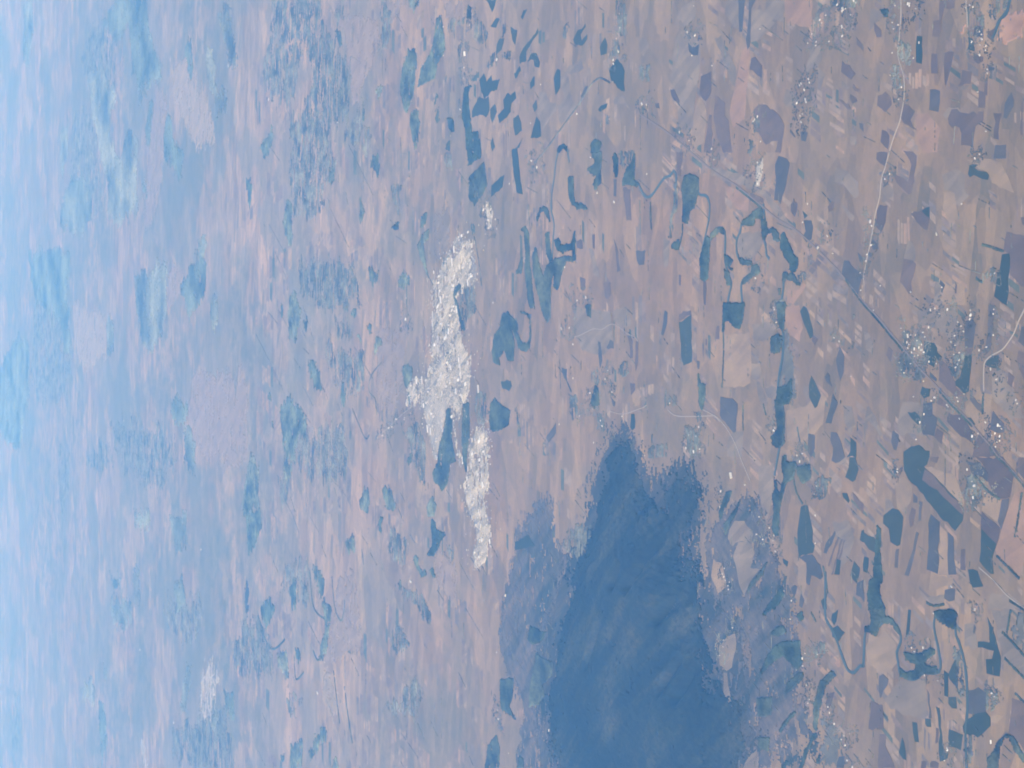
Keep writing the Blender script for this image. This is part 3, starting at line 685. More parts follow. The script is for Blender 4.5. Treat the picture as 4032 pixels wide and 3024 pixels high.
('grey','fallow_field','dull grey fallow field right of the big looping river bends, second nearest to it','field',[(-1784,14049),(-1757,13781),(-1934,13834),(-2045,13702),(-2104,13585),(-2251,13585),(-2139,13860),(-1964,13968)]),
('dgreen','meadow_field','dim grey-green meadow right of the big looping river bends','meadow',[(-1755,13761),(-1736,13585),(-2053,13585),(-1997,13741),(-1940,13820),(-1847,13787)]),
('belt','tree_line','short dark line of trees right of the big looping river bends, nearest to it','tree line',[(-1756,13774),(-1940,13827)]),
('wood','wood','broad dark green wood beside the bottom-right corner','wood',[(-3056,14104),(-2971,14090),(-2877,13981),(-2810,13941),(-2732,13834),(-2745,13728),(-2806,13649),(-2862,13585),(-2913,13585),(-2847,13715),(-2756,13794),(-2776,13874),(-2850,13914),(-3030,13954)]),
('plough','ploughed_field','mauve ploughed field right of the bottom right orchards','field',[(-3050,15809),(-3031,15694),(-3141,15710),(-3303,15547),(-3355,15842)]),
('plough','ploughed_field','small mauve ploughed field left of the bottom-right corner, farthest from it','field',[(-3162,15107),(-3156,15030),(-3214,15045),(-3228,15122)]),
('plough','ploughed_field','small mauve ploughed field left of the bottom-right corner, nearest to it','field',[(-3143,14954),(-3138,14834),(-3179,14849),(-3201,14969)]),
('plough','ploughed_field','small narrow mauve ploughed field below the big looping river bends','field',[(-2853,14879),(-2854,14834),(-2967,14849),(-2982,14894)]),
('pale','sandy_field','large broad pale sandy field left of the big looping river bends','field',[(-2204,15993),(-2212,15842),(-2130,15710),(-2211,15547),(-2264,15515),(-2395,15515),(-2492,15628),(-2514,15792),(-2461,16027),(-2330,16061)]),
('grey','fallow_field','large broad dull grey fallow field below the big looping river bends','field',[(-2537,15467),(-2465,15061),(-2760,15000),(-2809,15061),(-2826,15435),(-2754,15727)]),
('plough','ploughed_field','mauve ploughed field below the big looping river bends','field',[(-2780,15959),(-2792,15759),(-2997,15743),(-3037,15993)]),
('grey','fallow_field','dull grey fallow field above the string of white houses, farthest from it','field',[(3892,18895),(3816,18462),(3513,18535),(3518,18597),(3760,18938)]),
('dplough','tilled_field','small narrow slate blue-brown field above the string of white houses, farthest from it','field',[(3845,18629),(3818,18472),(3513,18535),(3523,18597)]),
('dplough','tilled_field','small narrow slate blue-brown field above the string of white houses, nearest to it','field',[(3802,18379),(3773,18216),(3711,18328),(3345,18369),(3315,18410),(3422,18452),(3621,18390)]),
('grey','fallow_field','broad dull grey fallow field above the string of white houses','field',[(3736,18006),(3669,17626),(3461,17645),(3515,17810),(3550,17966),(3623,18026)]),
('grey','fallow_field','dull grey fallow field above the string of white houses, second nearest to it','field',[(3705,18349),(3628,18006),(3483,17829),(3379,18126),(3378,18349)]),
('grey','fallow_field','narrow dull grey fallow field left of the string of white houses','field',[(3546,19178),(3559,19025),(3415,18938),(3237,18745),(3114,18660),(2982,18703),(3052,18809),(3350,19003)]),
('plough','ploughed_field','mauve ploughed field left of the string of white houses','field',[(3221,18328),(3218,18247),(3114,18096),(2995,18106),(3055,18247),(3109,18369)]),
('plough','ploughed_field','narrow mauve ploughed field above the whitish bare patch','field',[(2959,19156),(2864,18938),(2715,18938),(2667,18852),(2505,18809),(2334,18766),(2357,18981),(2570,19134),(2766,19200)]),
('plough','ploughed_field','broad mauve ploughed field above the whitish bare patch','field',[(2699,18287),(2740,18186),(2719,18026),(2562,17693),(2485,17636),(2340,17751),(2333,18006),(2458,18166),(2495,18247)]),
('plough','ploughed_field','small narrow mauve ploughed field above the whitish bare patch','field',[(2534,17674),(2465,17617),(2314,17674),(2220,17693),(2232,17810),(2340,17751)]),
('grey','fallow_field','dull grey fallow field left of the string of white houses','field',[(2820,17578),(2789,17484),(2672,17315),(2608,17427),(2636,17578),(2696,17636)]),
('dplough','tilled_field','small narrow slate blue-brown field below the string of white houses','field',[(2421,17503),(2334,17390),(2328,17408),(2391,17503)]),
('dplough','tilled_field','small slate blue-brown field below the string of white houses','field',[(2374,17287),(2349,17140),(2268,17186),(2286,17269)]),
('plough','ploughed_field','small mauve ploughed field right of the string of white houses, second nearest to it','field',[(2919,16478),(2769,16242),(2725,16309),(2823,16504)]),
('plough','ploughed_field','small mauve ploughed field right of the string of white houses, farthest from it','field',[(2676,16275),(2619,16159),(2588,16176),(2645,16292)]),
('plough','ploughed_field','small mauve ploughed field right of the string of white houses, nearest to it','field',[(2592,16326),(2546,16225),(2511,16209),(2514,16292),(2561,16343)]),
('plough','ploughed_field','small narrow mauve ploughed field right of the string of white houses','field',[(2589,16555),(2506,16359),(2460,16326),(2519,16461)]),
('grey','fallow_field','small dull grey fallow field right of the string of white houses','field',[(2739,16495),(2652,16343),(2645,16410),(2681,16495)]),
('plough','ploughed_field','small narrow mauve ploughed field left of the long village on the pale road','field',[(3086,16225),(2992,16095),(2944,16095),(3018,16209)]),
('grey','fallow_field','dull grey fallow field above the string of white houses, nearest to it','field',[(3156,17149),(3153,17022),(3114,16879),(2987,16879),(2930,16951),(2850,16808),(2733,16879),(2726,16951),(2902,16933),(2940,17077),(2858,17168),(2921,17186),(3062,17095)]),
('thick','scrub','grey-green scrub patch left of the long village on the pale road','scrub',[(3503,16685),(3416,16192),(3345,16209),(3369,16393),(3387,16547),(3450,16668)]),
('dplough','tilled_field','small slate blue-brown field above the string of white houses','field',[(3226,16685),(3200,16625),(3154,16651),(3198,16720)]),
('thick','scrub','small grey-green scrub patch above the string of white houses','scrub',[(3440,17004),(3391,16915),(3349,16968),(3363,17004)]),
('grey','fallow_field','small dull grey fallow field below the string of white houses','field',[(2222,16326),(2202,16225),(2139,16242),(2128,16292),(2165,16334)]),
('dplough','tilled_field','small slate blue-brown field right of the string of white houses','field',[(2317,16159),(2301,16095),(2236,16095),(2276,16159)]),
('thick','scrub','small grey-green scrub patch above the whitish bare patch, nearest to it','scrub',[(2418,18452),(2434,18349),(2296,18247),(2283,18287),(2296,18410)]),
('pink','stubble_field','large narrow rosy stubble field left of the string of white houses','field',[(3319,18556),(3363,18369),(2987,18410),(2633,18493),(2571,18745),(2767,18830),(2938,18724)]),
('pink','stubble_field','broad rosy stubble field above the string of white houses','field',[(3667,17617),(3569,17059),(3316,17077),(3433,17578)]),
('thick','scrub','small grey-green scrub patch above the whitish bare patch, farthest from it','scrub',[(2618,18298),(2614,18116),(2481,18126),(2497,18267)]),
('dplough','tilled_field','narrow slate blue-brown field right of the whitish bare patch','field',[(2190,17742),(2172,17655),(2096,17512),(1961,17559),(1727,17693),(1774,17829),(1965,17790),(2117,17810)]),
('pale','sandy_field','narrow pale sandy field beside the whitish bare patch','field',[(2255,18026),(2232,17810),(2059,17849),(1907,17927),(1864,17947),(1903,18086),(2084,18106)]),
('white','gravel_field','whitish bare gravel patch beside the whitish bare patch','gravel',[(2175,18206),(2215,18066),(2038,18086),(1951,18126),(1970,18227),(2078,18227)]),
('wood','wood','dark green wood above the wooded river bends','wood',[(1632,18535),(1641,18410),(1704,18287),(1728,18146),(1715,18086),(1614,18066),(1628,18247),(1566,18267),(1551,18369),(1586,18535)]),
('wood','wood','dark green wood beside the wooded river bends','wood',[(1608,18106),(1590,17986),(1491,17966),(1518,17849),(1448,17732),(1367,17713),(1384,17829),(1468,17888),(1448,17986),(1397,18026),(1454,18086)]),
('river','river','dark meandering river channel beside the wooded river bends','river',[(1758,18066),(1630,18036),(1494,18006),(1425,18046),(1315,18006),(1252,17996),(1212,17927)]),
('wood','wood','narrow dark green wood right of the wooded river bends','wood',[(1435,17674),(1449,17617),(1365,17540),(1299,17465),(1236,17427),(1160,17315),(1084,17352),(1053,17427),(1083,17503),(1144,17503),(1221,17617),(1313,17693)]),
('wood','wood','small dark green wood below the wooded river bends, farthest from it','wood',[(1063,17617),(1059,17540),(1023,17521),(1055,17465),(1034,17390),(971,17352),(933,17278),(918,17334),(975,17427),(991,17578),(957,17617),(994,17645)]),
('thick','scrub','small grey-green scrub patch right of the wooded river bends','scrub',[(1032,17352),(1069,17241),(1040,17168),(964,17204),(962,17334)]),
('wood','wood','small dark green wood left of the wooded river bends, farthest from it','wood',[(1535,19267),(1592,19134),(1601,19003),(1550,18938),(1513,18938),(1548,19047),(1512,19200),(1478,19267)]),
('river','river','dark meandering river channel below the wooded river bends','river',[(1597,18556),(1525,18576),(1448,18660),(1328,18660),(1241,18597),(1207,18472),(1190,18328),(1090,18328),(1052,18472),(1009,18545),(936,18556),(752,18524)]),
('wood','wood','small dark green wood below the wooded river bends, nearest to it','wood',[(1261,18618),(1207,18308),(1172,18328),(1202,18556)]),
('wood','wood','small dark green wood below the wooded river bends, second nearest to it','wood',[(1159,18267),(1182,18186),(1079,18106),(1068,18247),(1005,18452),(1000,18535),(1053,18493),(1090,18328)]),
('wood','wood','small dark green wood left of the wooded river bends, nearest to it','wood',[(1327,18960),(1302,18852),(1241,18745),(1190,18830),(1157,18745),(1140,18766),(1213,18916)]),
('wood','wood','small narrow dark green wood below the wooded river bends, nearest to it','wood',[(1158,18938),(1134,18830),(1002,18777),(996,18852),(1082,18916)]),
('wood','wood','small narrow dark green wood below the wooded river bends, farthest from it','wood',[(927,17732),(917,17693),(847,17703),(866,17732)]),
('thick','scrub','small grey-green scrub patch below the wooded river bends','scrub',[(772,17829),(845,17655),(807,17578),(756,17598)]),
('dplough','tilled_field','small slate blue-brown field right of the wooded river bends','field',[(1533,17223),(1522,17077),(1451,17040),(1351,17077),(1323,17168),(1379,17241),(1427,17186)]),
('crop','crop_field','small deep green crop field right of the wooded river bends','field',[(1621,17241),(1571,17149),(1558,17204)]),
('plough','ploughed_field','small mauve ploughed field right of the whitish bare patch, nearest to it','field',[(1701,17484),(1740,17427),(1699,17352),(1630,17362),(1582,17408),(1640,17484)]),
('plough','ploughed_field','small mauve ploughed field right of the whitish bare patch, farthest from it','field',[(1624,16755),(1657,16642),(1592,16668),(1572,16738)]),
('grey','fallow_field','small narrow dull grey fallow field left of the triangular field','field',[(1622,16530),(1609,16461),(1494,16259),(1458,16275),(1512,16393)]),
('grey','fallow_field','dull grey fallow field left of the triangular field, farthest from it','field',[(1962,16599),(1917,16393),(1807,16192),(1667,16176),(1658,16259),(1799,16461),(1838,16616)]),
('dplough','tilled_field','slate blue-brown field above the village on the straight road','field',[(1110,16444),(1106,16359),(1026,16259),(987,16126),(802,16192),(900,16359),(988,16478)]),
('dplough','tilled_field','small slate blue-brown field left of the triangular field, farthest from it','field',[(1170,16192),(1124,16110),(1083,16095),(1086,16159)]),
('plough','ploughed_field','small mauve ploughed field below the whitish bare patch','field',[(1890,18349),(1851,18206),(1803,18066),(1767,18066),(1796,18206),(1810,18369)]),
('pink','stubble_field','rosy stubble field below the wooded river bends, nearest to it','field',[(894,17559),(892,17315),(949,17241),(928,17168),(750,17427),(755,17578)]),
('grey','fallow_field','broad dull grey fallow field beside the wooded river bends','field',[(1509,18618),(1493,18126),(1365,18086),(1217,18328),(1268,18576),(1401,18650)]),
('grey','fallow_field','narrow dull grey fallow field below the whitish bare patch','field',[(2236,19267),(2107,18618),(1955,18166),(1733,17771),(1519,17503),(1455,17578),(1648,17810),(1840,18086),(1928,18369),(2072,18830),(2141,19267)]),
('pink','stubble_field','rosy stubble field below the whitish bare patch','field',[(2030,18981),(1883,18369),(1713,18410),(1752,18660),(1899,18873)]),
('river','river','short dark meandering river channel below the wooded river bends','river',[(985,17645),(914,17636),(811,17674),(724,17713)]),
('wood','wood','broad dark green wood right of the dark block by the river','wood',[(825,18970),(806,18472),(634,18535),(553,18587),(546,18660),(644,18852),(637,18938),(516,18949),(526,18981)]),
('plough','ploughed_field','small narrow mauve ploughed field right of the dark block by the river, farthest from it','field',[(595,19134),(594,19068),(453,19068),(464,19167)]),
('belt','tree_line','dark line of trees right of the dark block by the river','tree line',[(516,18970),(339,18960),(-35,19003)]),
('dplough','tilled_field','slate blue-brown field beside the curving pale road','field',[(-129,19036),(-146,18766),(-200,18639),(-477,18682),(-488,18745),(-443,18830),(-316,19058)]),
('grey','fallow_field','dull grey fallow field beside the curving pale road','field',[(-742,18895),(-527,18852),(-492,18745),(-469,18514),(-729,18535)]),
('road','road','long pale road beside the curving pale road','road',[(-275,20365),(-314,20267),(-345,20051),(-329,19267),(-327,19156),(-400,18981),(-490,18830),(-588,18703),(-678,18618),(-731,18576),(-838,18472),(-956,18349)]),
('grey','fallow_field','broad dull grey fallow field below the wooded river bends','field',[(591,18308),(599,17927),(567,17732),(474,17907),(431,18006),(418,18267)]),
('grey','fallow_field','small dull grey fallow field above the curving pale road','field',[(202,18328),(209,18146),(56,18126),(38,18247),(57,18338)]),
('grey','fallow_field','small dull grey fallow field right of the curving pale road, nearest to it','field',[(-33,18046),(-24,17810),(-86,17771),(-139,17829),(-131,17966)]),
('grey','fallow_field','narrow dull grey fallow field above the curving pale road','field',[(29,18206),(11,18126),(-194,17966),(-302,18006),(-258,18086),(-124,18186)]),
('wood','wood','narrow dark green wood below the wooded river bends','wood',[(790,17790),(782,17588),(625,17617),(511,17617),(521,17674),(602,17732)]),
('wood','wood','dark green wood below the wooded river bends','wood',[(456,17888),(480,17771),(459,17655),(372,17674),(302,17713),(304,17878),(411,17907)]),
('dgreen','meadow_field','large narrow dim grey-green meadow above the curving pale road','meadow',[(494,17655),(483,17521),(420,17465),(315,17390),(141,17371),(-171,17334),(-172,17484),(-120,17559),(-86,17751),(-7,17751),(161,17674),(301,17655)]),
('wood','wood','dark green wood right of the curving pale road','wood',[(-33,17751),(-15,17578),(55,17465),(-102,17446),(-190,17540),(-191,17636),(-192,17810),(-104,17771)]),
('wood','wood','narrow dark green wood right of the curving pale road','wood',[(-148,17810),(-182,17636),(-296,17607),(-471,17617),(-559,17617),(-615,17732),(-600,17829),(-504,17898),(-476,17810),(-422,17751),(-298,17790)]),
('river','river','long dark meandering river channel right of the curving pale road','river',[(742,17703),(539,17684),(468,17636),(266,17655),(73,17732),(-121,17761),(-298,17732),(-500,17693),(-740,17771),(-884,17829)]),
('crop','crop_field','narrow deep green crop field below the wooded river bends','field',[(734,17223),(706,17168),(592,17095),(505,17040),(446,17040),(421,17095),(509,17168),(685,17297)]),
('plough','ploughed_field','small mauve ploughed field left of the village on the straight road, farthest from it','field',[(454,17040),(410,16942),(360,17004),(403,17059)]),
('crop','crop_field','deep green crop field right of the curving pale road','field',[(75,17068),(28,17004),(-108,16888),(-210,16951),(-219,17004),(-118,17113),(-15,17122)]),
('grey','fallow_field','small dull grey fallow field right of the curving pale road, farthest from it','field',[(-15,17223),(-24,17149),(-126,17113),(-135,17186),(-84,17232)]),
('dplough','tilled_field','small slate blue-brown field left of the village on the straight road','field',[(107,16755),(78,16712),(19,16703),(-31,16668),(11,16773),(61,16817)]),
('dplough','tilled_field','small narrow slate blue-brown field left of the village on the straight road','field',[(326,16513),(259,16444),(102,16461),(35,16513),(119,16564),(219,16599)]),
('dplough','tilled_field','small narrow slate blue-brown field above the riverside woods, farthest from it','field',[(-81,16651),(-173,16564),(-358,16685),(-360,16791),(-224,16720)]),
('grey','fallow_field','dull grey fallow field below the village on the straight road, farthest from it','field',[(-188,16444),(-195,16309),(-358,16242),(-459,16343),(-304,16461)]),
('dplough','tilled_field','slate blue-brown field right of the riverside woods','field',[(-438,16685),(-440,16581),(-562,16478),(-659,16427),(-713,16530),(-702,16685),(-583,16651),(-518,16703)]),
('crop','crop_field','small deep green crop field right of the riverside woods, farthest from it','field',[(-483,16326),(-522,16225),(-652,16225),(-658,16393),(-599,16326)]),
('dplough','tilled_field','small narrow slate blue-brown field above the riverside woods, nearest to it','field',[(-460,17131),(-475,17004),(-594,17004),(-681,17077),(-632,17131)]),
('thick','scrub','small grey-green scrub patch left of the village on the straight road, farthest from it','scrub',[(603,16343),(609,16275),(560,16259),(554,16343)]),
('thick','scrub','small grey-green scrub patch left of the village on the straight road, second nearest to it','scrub',[(457,16427),(455,16326),(414,16359)]),
('thick','scrub','small grey-green scrub patch left of the village on the straight road, nearest to it','scrub',[(381,16326),(355,16275),(298,16292),(307,16343)]),
('belt','tree_line','short dark line of trees beside the curving pale road','tree line',[(-208,18514),(-464,18514)]),
('belt','tree_line','short dark line of trees right of the curving pale road','tree line',[(-195,18066),(-302,18006)]),
('belt','tree_line','short dark line of trees above the riverside woods','tree line',[(-405,17352),(-542,17297)]),
('pale','sandy_field','large pale sandy field above the curving pale road','field',[(497,18938),(511,18369),(220,18328),(11,18349),(-34,18514),(-26,18960)]),
('pink','stubble_field','rosy stubble field below the wooded river bends, farthest from it','field',[(738,17578),(746,17315),(528,17241),(400,17315),(465,17503),(581,17598)]),
('pale','sandy_field','large pale sandy field above the riverside woods','field',[(-74,16968),(-116,16791),(-369,16844),(-549,17241),(-540,17559),(-252,17578),(-204,17149)]),
('wood','wood','narrow dark green wood beside the riverside woods','wood',[(-682,17645),(-679,17559),(-741,17578),(-746,17465),(-734,17371),(-777,17362),(-892,17427),(-951,17578),(-1023,17617),(-1123,17674),(-1230,17713),(-1373,17732),(-1452,17732),(-1458,17810),(-1391,17868),(-1255,17829),(-1079,17849),(-996,17790),(-918,17829),(-925,17780),(-1039,17751),(-1036,17693),(-874,17617),(-796,17655)]),
('wood','wood','dark green wood above the riverside woods','wood',[(-776,17352),(-749,17095),(-877,17077),(-936,17241),(-845,17343)]),
('belt','tree_line','short dark line of trees beside the riverside woods','tree line',[(-892,17427),(-1020,17371),(-1125,17241)]),
('crop','crop_field','deep green crop field below the riverside woods','field',[(-1153,17278),(-1129,17149),(-1263,17095),(-1361,17040),(-1465,17059),(-1504,17004),(-1566,17040),(-1622,17315),(-1512,17343),(-1400,17352),(-1259,17315)]),
('dplough','tilled_field','slate blue-brown field below the riverside woods','field',[(-1626,17315),(-1585,17059),(-1665,16897),(-1771,16844),(-1801,16897),(-1783,17077),(-1871,17113),(-1859,17168),(-1670,17168)]),
('crop','crop_field','deep green crop field right of the riverside woods','field',[(-656,16343),(-652,16242),(-757,16184),(-857,16242),(-876,16292),(-832,16427),(-747,16359)]),
('grey','fallow_field','small dull grey fallow field right of the riverside woods','field',[(-667,16685),(-657,16393),(-741,16427),(-730,16564)]),
('thick','scrub','grey-green scrub patch right of the riverside woods','scrub',[(-836,16915),(-859,16668),(-990,16773),(-1072,16897),(-1004,17059),(-917,17022)]),
('crop','crop_field','small deep green crop field right of the riverside woods, nearest to it','field',[(-984,16478),(-979,16393),(-1043,16343),(-1069,16368),(-1024,16461)]),
('plough','ploughed_field','small narrow mauve ploughed field left of the big dark parallelogram field, farthest from it','field',[(-974,16292),(-1062,16095),(-1151,16095),(-1046,16259)]),
('foot','hill_slope','broad mauve foothill slope left of the riverside woods','hillside',[(-1098,18576),(-1039,18308),(-1221,18166),(-1360,18086),(-1404,18349),(-1363,18556),(-1347,18745)]),
('wood','wood','small narrow dark green wood left of the riverside woods, farthest from it','wood',[(-1212,18981),(-1076,18873),(-1080,18766),(-1176,18830),(-1265,18938),(-1392,19025),(-1310,19058)]),
('wood','wood','small narrow dark green wood left of the riverside woods, nearest to it','wood',[(-1291,18745),(-1211,18639),(-1115,18556),(-1306,18682),(-1416,18809),(-1525,18916),(-1415,18938)]),
('grey','fallow_field','broad dull grey fallow field left of the riverside woods','field',[(-1376,18703),(-1363,18493),(-1473,18287),(-1553,18328),(-1578,18618),(-1644,18766),(-1559,18873),(-1473,18830)]),
('grey','fallow_field','dull grey fallow field below the riverside woods','field',[(-1583,18618),(-1559,18349),(-1660,18247),(-1813,18349),(-1814,18146),(-1918,18308),(-2018,18410),(-2099,18493),(-2017,18597),(-1857,18660),(-1735,18745)]),
('foot','hill_slope','mauve foothill slope below the riverside woods, nearest to it','hillside',[(-1513,18349),(-1513,18086),(-1577,17986),(-1659,18006),(-1768,18247),(-1802,18328),(-1660,18247)]),
('wood','wood','small narrow dark green wood below the riverside woods, nearest to it','wood',[(-2091,18410),(-1996,18369),(-1830,18126),(-1690,17947),(-1862,18086),(-2031,18349)]),
('fring','hill_slope','narrow dark wooded lower slope below the riverside woods','hillside',[(-1732,18938),(-1744,18745),(-1948,18639),(-2140,18535),(-2251,18556),(-2275,18788),(-2056,18809),(-1905,18895)]),
('foot','hill_slope','large mauve foothill slope below the riverside woods','hillside',[(-1688,17927),(-1661,17810),(-1805,17732),(-1934,17693),(-2037,17849),(-2198,18046),(-2247,18514),(-2109,18410),(-1871,18086)]),
('foot','hill_slope','mauve foothill slope below the riverside woods, farthest from it','hillside',[(-2085,18349),(-1897,17966),(-1984,17849),(-2060,17907),(-2149,18086),(-2142,18369)]),
('wood','wood','dark green wood below the riverside woods','wood',[(-2196,18026),(-2051,17810),(-1930,17655),(-2014,17617),(-2174,17810)]),
('dplough','tilled_field','small narrow slate blue-brown field below the riverside woods','field',[(-1333,16616),(-1357,16599),(-1554,16773),(-1550,16835),(-1463,16791)]),
('plough','ploughed_field','small narrow mauve ploughed field below the riverside woods, nearest to it','field',[(-1387,16555),(-1390,16533),(-1659,16720),(-1662,16755)]),
('plough','ploughed_field','small narrow mauve ploughed field below the riverside woods, farthest from it','field',[(-1400,16495),(-1402,16470),(-1737,16651),(-1741,16694)]),
('plough','ploughed_field','small narrow mauve ploughed field right of the riverside woods','field',[(-1404,16444),(-1407,16424),(-1646,16564),(-1648,16590)]),
('crop','crop_field','small deep green crop field below the riverside woods, second nearest to it','field',[(-1589,16581),(-1591,16504),(-1726,16530),(-1735,16633)]),
('crop','crop_field','small deep green crop field below the riverside woods, third nearest to it','field',[(-1588,16259),(-1637,16159),(-1772,16209),(-1717,16326)]),
('crop','crop_field','small narrow deep green crop field left of the big dark parallelogram field, nearest to it','field',[(-1300,16126),(-1297,16085),(-1404,16095),(-1384,16159)]),
('dplough','tilled_field','small slate blue-brown field left of the big looping river bends, farthest from it','field',[(-1772,16209),(-1737,16095),(-1930,16077),(-1880,16225)]),
('crop','crop_field','small deep green crop field below the riverside woods, nearest to it','field',[(-1667,17655),(-1692,17540),(-1738,17559),(-1718,17636)]),
('dplough','tilled_field','small slate blue-brown field below the riverside woods, nearest to it','field',[(-1940,17484),(-1899,17408),(-1911,17352),(-1992,17390),(-1974,17465)]),
('dplough','tilled_field','small slate blue-brown field below the riverside woods, second nearest to it','field',[(-1989,17540),(-2050,17446),(-2087,17465),(-2035,17559)]),
('dplough','tilled_field','small slate blue-brown field below the riverside woods, farthest from it','field',[(-1973,17278),(-2026,17204),(-2100,17260),(-2089,17315)]),
('crop','crop_field','small deep green crop field below the riverside woods, farthest from it','field',[(-1994,16879),(-1916,16773),(-2066,16773),(-2074,16844)]),
('belt','tree_line','short dark line of trees below the riverside woods','tree line',[(-1669,16844),(-1832,16773),(-1914,16755)]),
('pale','sandy_field','narrow pale sandy field below the riverside woods','field',[(-1635,17315),(-1681,17186),(-1885,17168),(-1976,17223),(-1868,17352)]),
('grey','fallow_field','dull grey fallow field right of the riverside woods','field',[(-1253,16668),(-1233,16359),(-1391,16259),(-1563,16359),(-1744,16633),(-1493,16530)]),
('foot','hill_slope','mauve foothill slope left of the riverside woods','hillside',[(-1412,19200),(-1453,18960),(-1730,18916),(-1781,19090),(-1720,19267),(-1473,19267)]),
('foot','hill_slope','narrow mauve foothill slope right of the great dark forest','hillside',[(-1758,19267),(-1773,18981),(-2279,18830),(-2311,19134),(-2174,19267)]),
('grey','fallow_field','narrow dull grey fallow field beside the riverside woods','field',[(-807,18166),(-759,17849),(-1079,17849),(-1337,18006),(-1077,18166)]),
('river','river','long dark meandering river channel above the bottom right orchards','river',[(-1718,16795),(-2096,16804),(-2178,16758),(-2269,16631),(-2403,16523),(-2513,16434),(-2573,16364),(-2576,16259),(-2503,16156),(-2503,16096)]),
('fring','hill_slope','large narrow dark wooded lower slope left of the bottom right orchards','hillside',[(-2249,18725),(-2227,18506),(-2322,18335),(-2466,18356),(-2624,18335),(-2886,18314),(-2965,18208),(-3062,18229),(-3294,18208),(-3428,18166),(-3425,17918),(-3573,17918),(-3734,17938),(-3772,18156),(-3572,18187),(-3580,18293),(-3625,18335),(-3582,18593),(-3500,18615),(-3299,18615),(-3213,18747),(-3052,18836),(-2913,18880),(-2867,18747),(-2727,18703),(-2745,18615),(-2499,18637)]),
('fring','hill_slope','large dark wooded lower slope left of the bottom right orchards','hillside',[(-3211,19267),(-3168,19038),(-3220,18925),(-3297,18858),(-3437,18824),(-3583,18836),(-3619,18703),(-3592,18593),(-3634,18335),(-3745,18485),(-3842,18550),(-3969,19267)]),
('grey','fallow_field','dull grey fallow field above the bottom right orchards','field',[(-2686,19083),(-2555,18880),(-2506,18703),(-2597,18659),(-2730,18725),(-2851,18769),(-2907,18903),(-2869,19061)]),
('grey','fallow_field','narrow dull grey fallow field left of the bottom right orchards','field',[(-2935,18970),(-2925,18891),(-3055,18858),(-3218,18780),(-3302,18637),(-3502,18626),(-3605,18703),(-3572,18824),(-3435,18813),(-3286,18847),(-3149,18970)]),
('grey','fallow_field','dull grey fallow field left of the bottom right orchards','field',[(-3838,18528),(-3724,18420),(-3585,18208),(-3776,18177)]),
('foot','hill_slope','broad mauve foothill slope above the bottom right orchards, nearest to it','hillside',[(-2511,18335),(-2437,17857),(-2527,17836),(-2653,17959),(-2730,18124),(-2697,18314)]),
('foot','hill_slope','mauve foothill slope above the bottom right orchards','hillside',[(-2842,18124),(-2693,17836),(-2603,17635),(-2690,17360),(-2860,17576),(-2976,17755),(-3040,18208),(-2916,18187)]),
('foot','hill_slope','mauve foothill slope left of the bottom right orchards, nearest to it','hillside',[(-3022,18208),(-2953,17918),(-2994,17755),(-3067,17877),(-3094,18124)]),
('foot','hill_slope','large broad mauve foothill slope beside the bottom right orchards','hillside',[(-3001,17675),(-2949,17438),(-2910,17168),(-3031,17321),(-3137,17017),(-3300,17092),(-3434,17635),(-3378,17857),(-3215,17877)]),
('foot','hill_slope','broad mauve foothill slope above the bottom right orchards, farthest from it','hillside',[(-2304,18335),(-2221,18083),(-2151,17595),(-2279,17595),(-2407,17755),(-2502,18335)]),
('wood','wood','dark green wood above the bottom right orchards','wood',[(-2842,18124),(-2719,18041),(-2548,17857),(-2457,17635),(-2418,17302),(-2496,17283),(-2617,17244),(-2686,17360),(-2594,17635),(-2698,17877),(-2817,18083)]),
('wood','wood','small narrow dark green wood above the bottom right orchards','wood',[(-2953,17595),(-2857,17556),(-2740,17360),(-2688,17244),(-2758,17225),(-2889,17458)]),
('wood','wood','small narrow dark green wood beside the bottom right orchards','wood',[(-3337,17715),(-3242,17635),(-3094,17438),(-3082,17360),(-3221,17556),(-3331,17675)]),
('wood','wood','small narrow dark green wood below the bottom right orchards, nearest to it','wood',[(-3612,17302),(-3435,17206),(-3231,16998),(-3234,16961),(-3425,17149),(-3601,17244)]),
('wood','wood','small narrow dark green wood below the bottom right orchards, second nearest to it','wood',[(-3499,16961),(-3378,16868),(-3510,16924)]),
('wood','wood','dark green wood left of the bottom right orchards','wood',[(-3086,18198),(-3030,17877),(-3200,17897),(-3259,18166)]),
('wood','wood','small dark green wood left of the bottom right orchards','wood',[(-3465,18166),(-3425,17918),(-3561,17959),(-3565,18145)]),
('wood','wood','small narrow dark green wood below the bottom right orchards, farthest from it','wood',[(-3677,17675),(-3579,17576),(-3581,17536),(-3667,17615)]),
('wood','wood','small dark green wood above the bottom right orchards, nearest to it','wood',[(-2425,17918),(-2356,17796),(-2302,17635),(-2368,17576),(-2427,17776)]),
('wood','wood','small narrow dark green wood below the riverside woods, farthest from it','wood',[(-2239,18083),(-2153,17877),(-2158,17836),(-2253,18041)]),
('wood','wood','narrow dark green wood above the bottom right orchards','wood',[(-2977,17017),(-2738,16887),(-2613,16667),(-2655,16595),(-2769,16795),(-2912,16868),(-3099,16942),(-3225,16961),(-3199,17017)]),
('pink','stubble_field','small rosy stubble field above the bottom right orchards','field',[(-2538,16631),(-2473,16523),(-2557,16505),(-2572,16559)]),
('dgreen','meadow_field','dim grey-green meadow right of the bottom right orchards','meadow',[(-3090,16942),(-3051,16685),(-3152,16721),(-3175,16541),(-3311,16470),(-3481,16559),(-3545,16924),(-3304,16850),(-3178,16776)]),
('grey','fallow_field','small dull grey fallow field beside the bottom right orchards','field',[(-3145,17244),(-3060,16980),(-3156,17026),(-3169,17168)]),
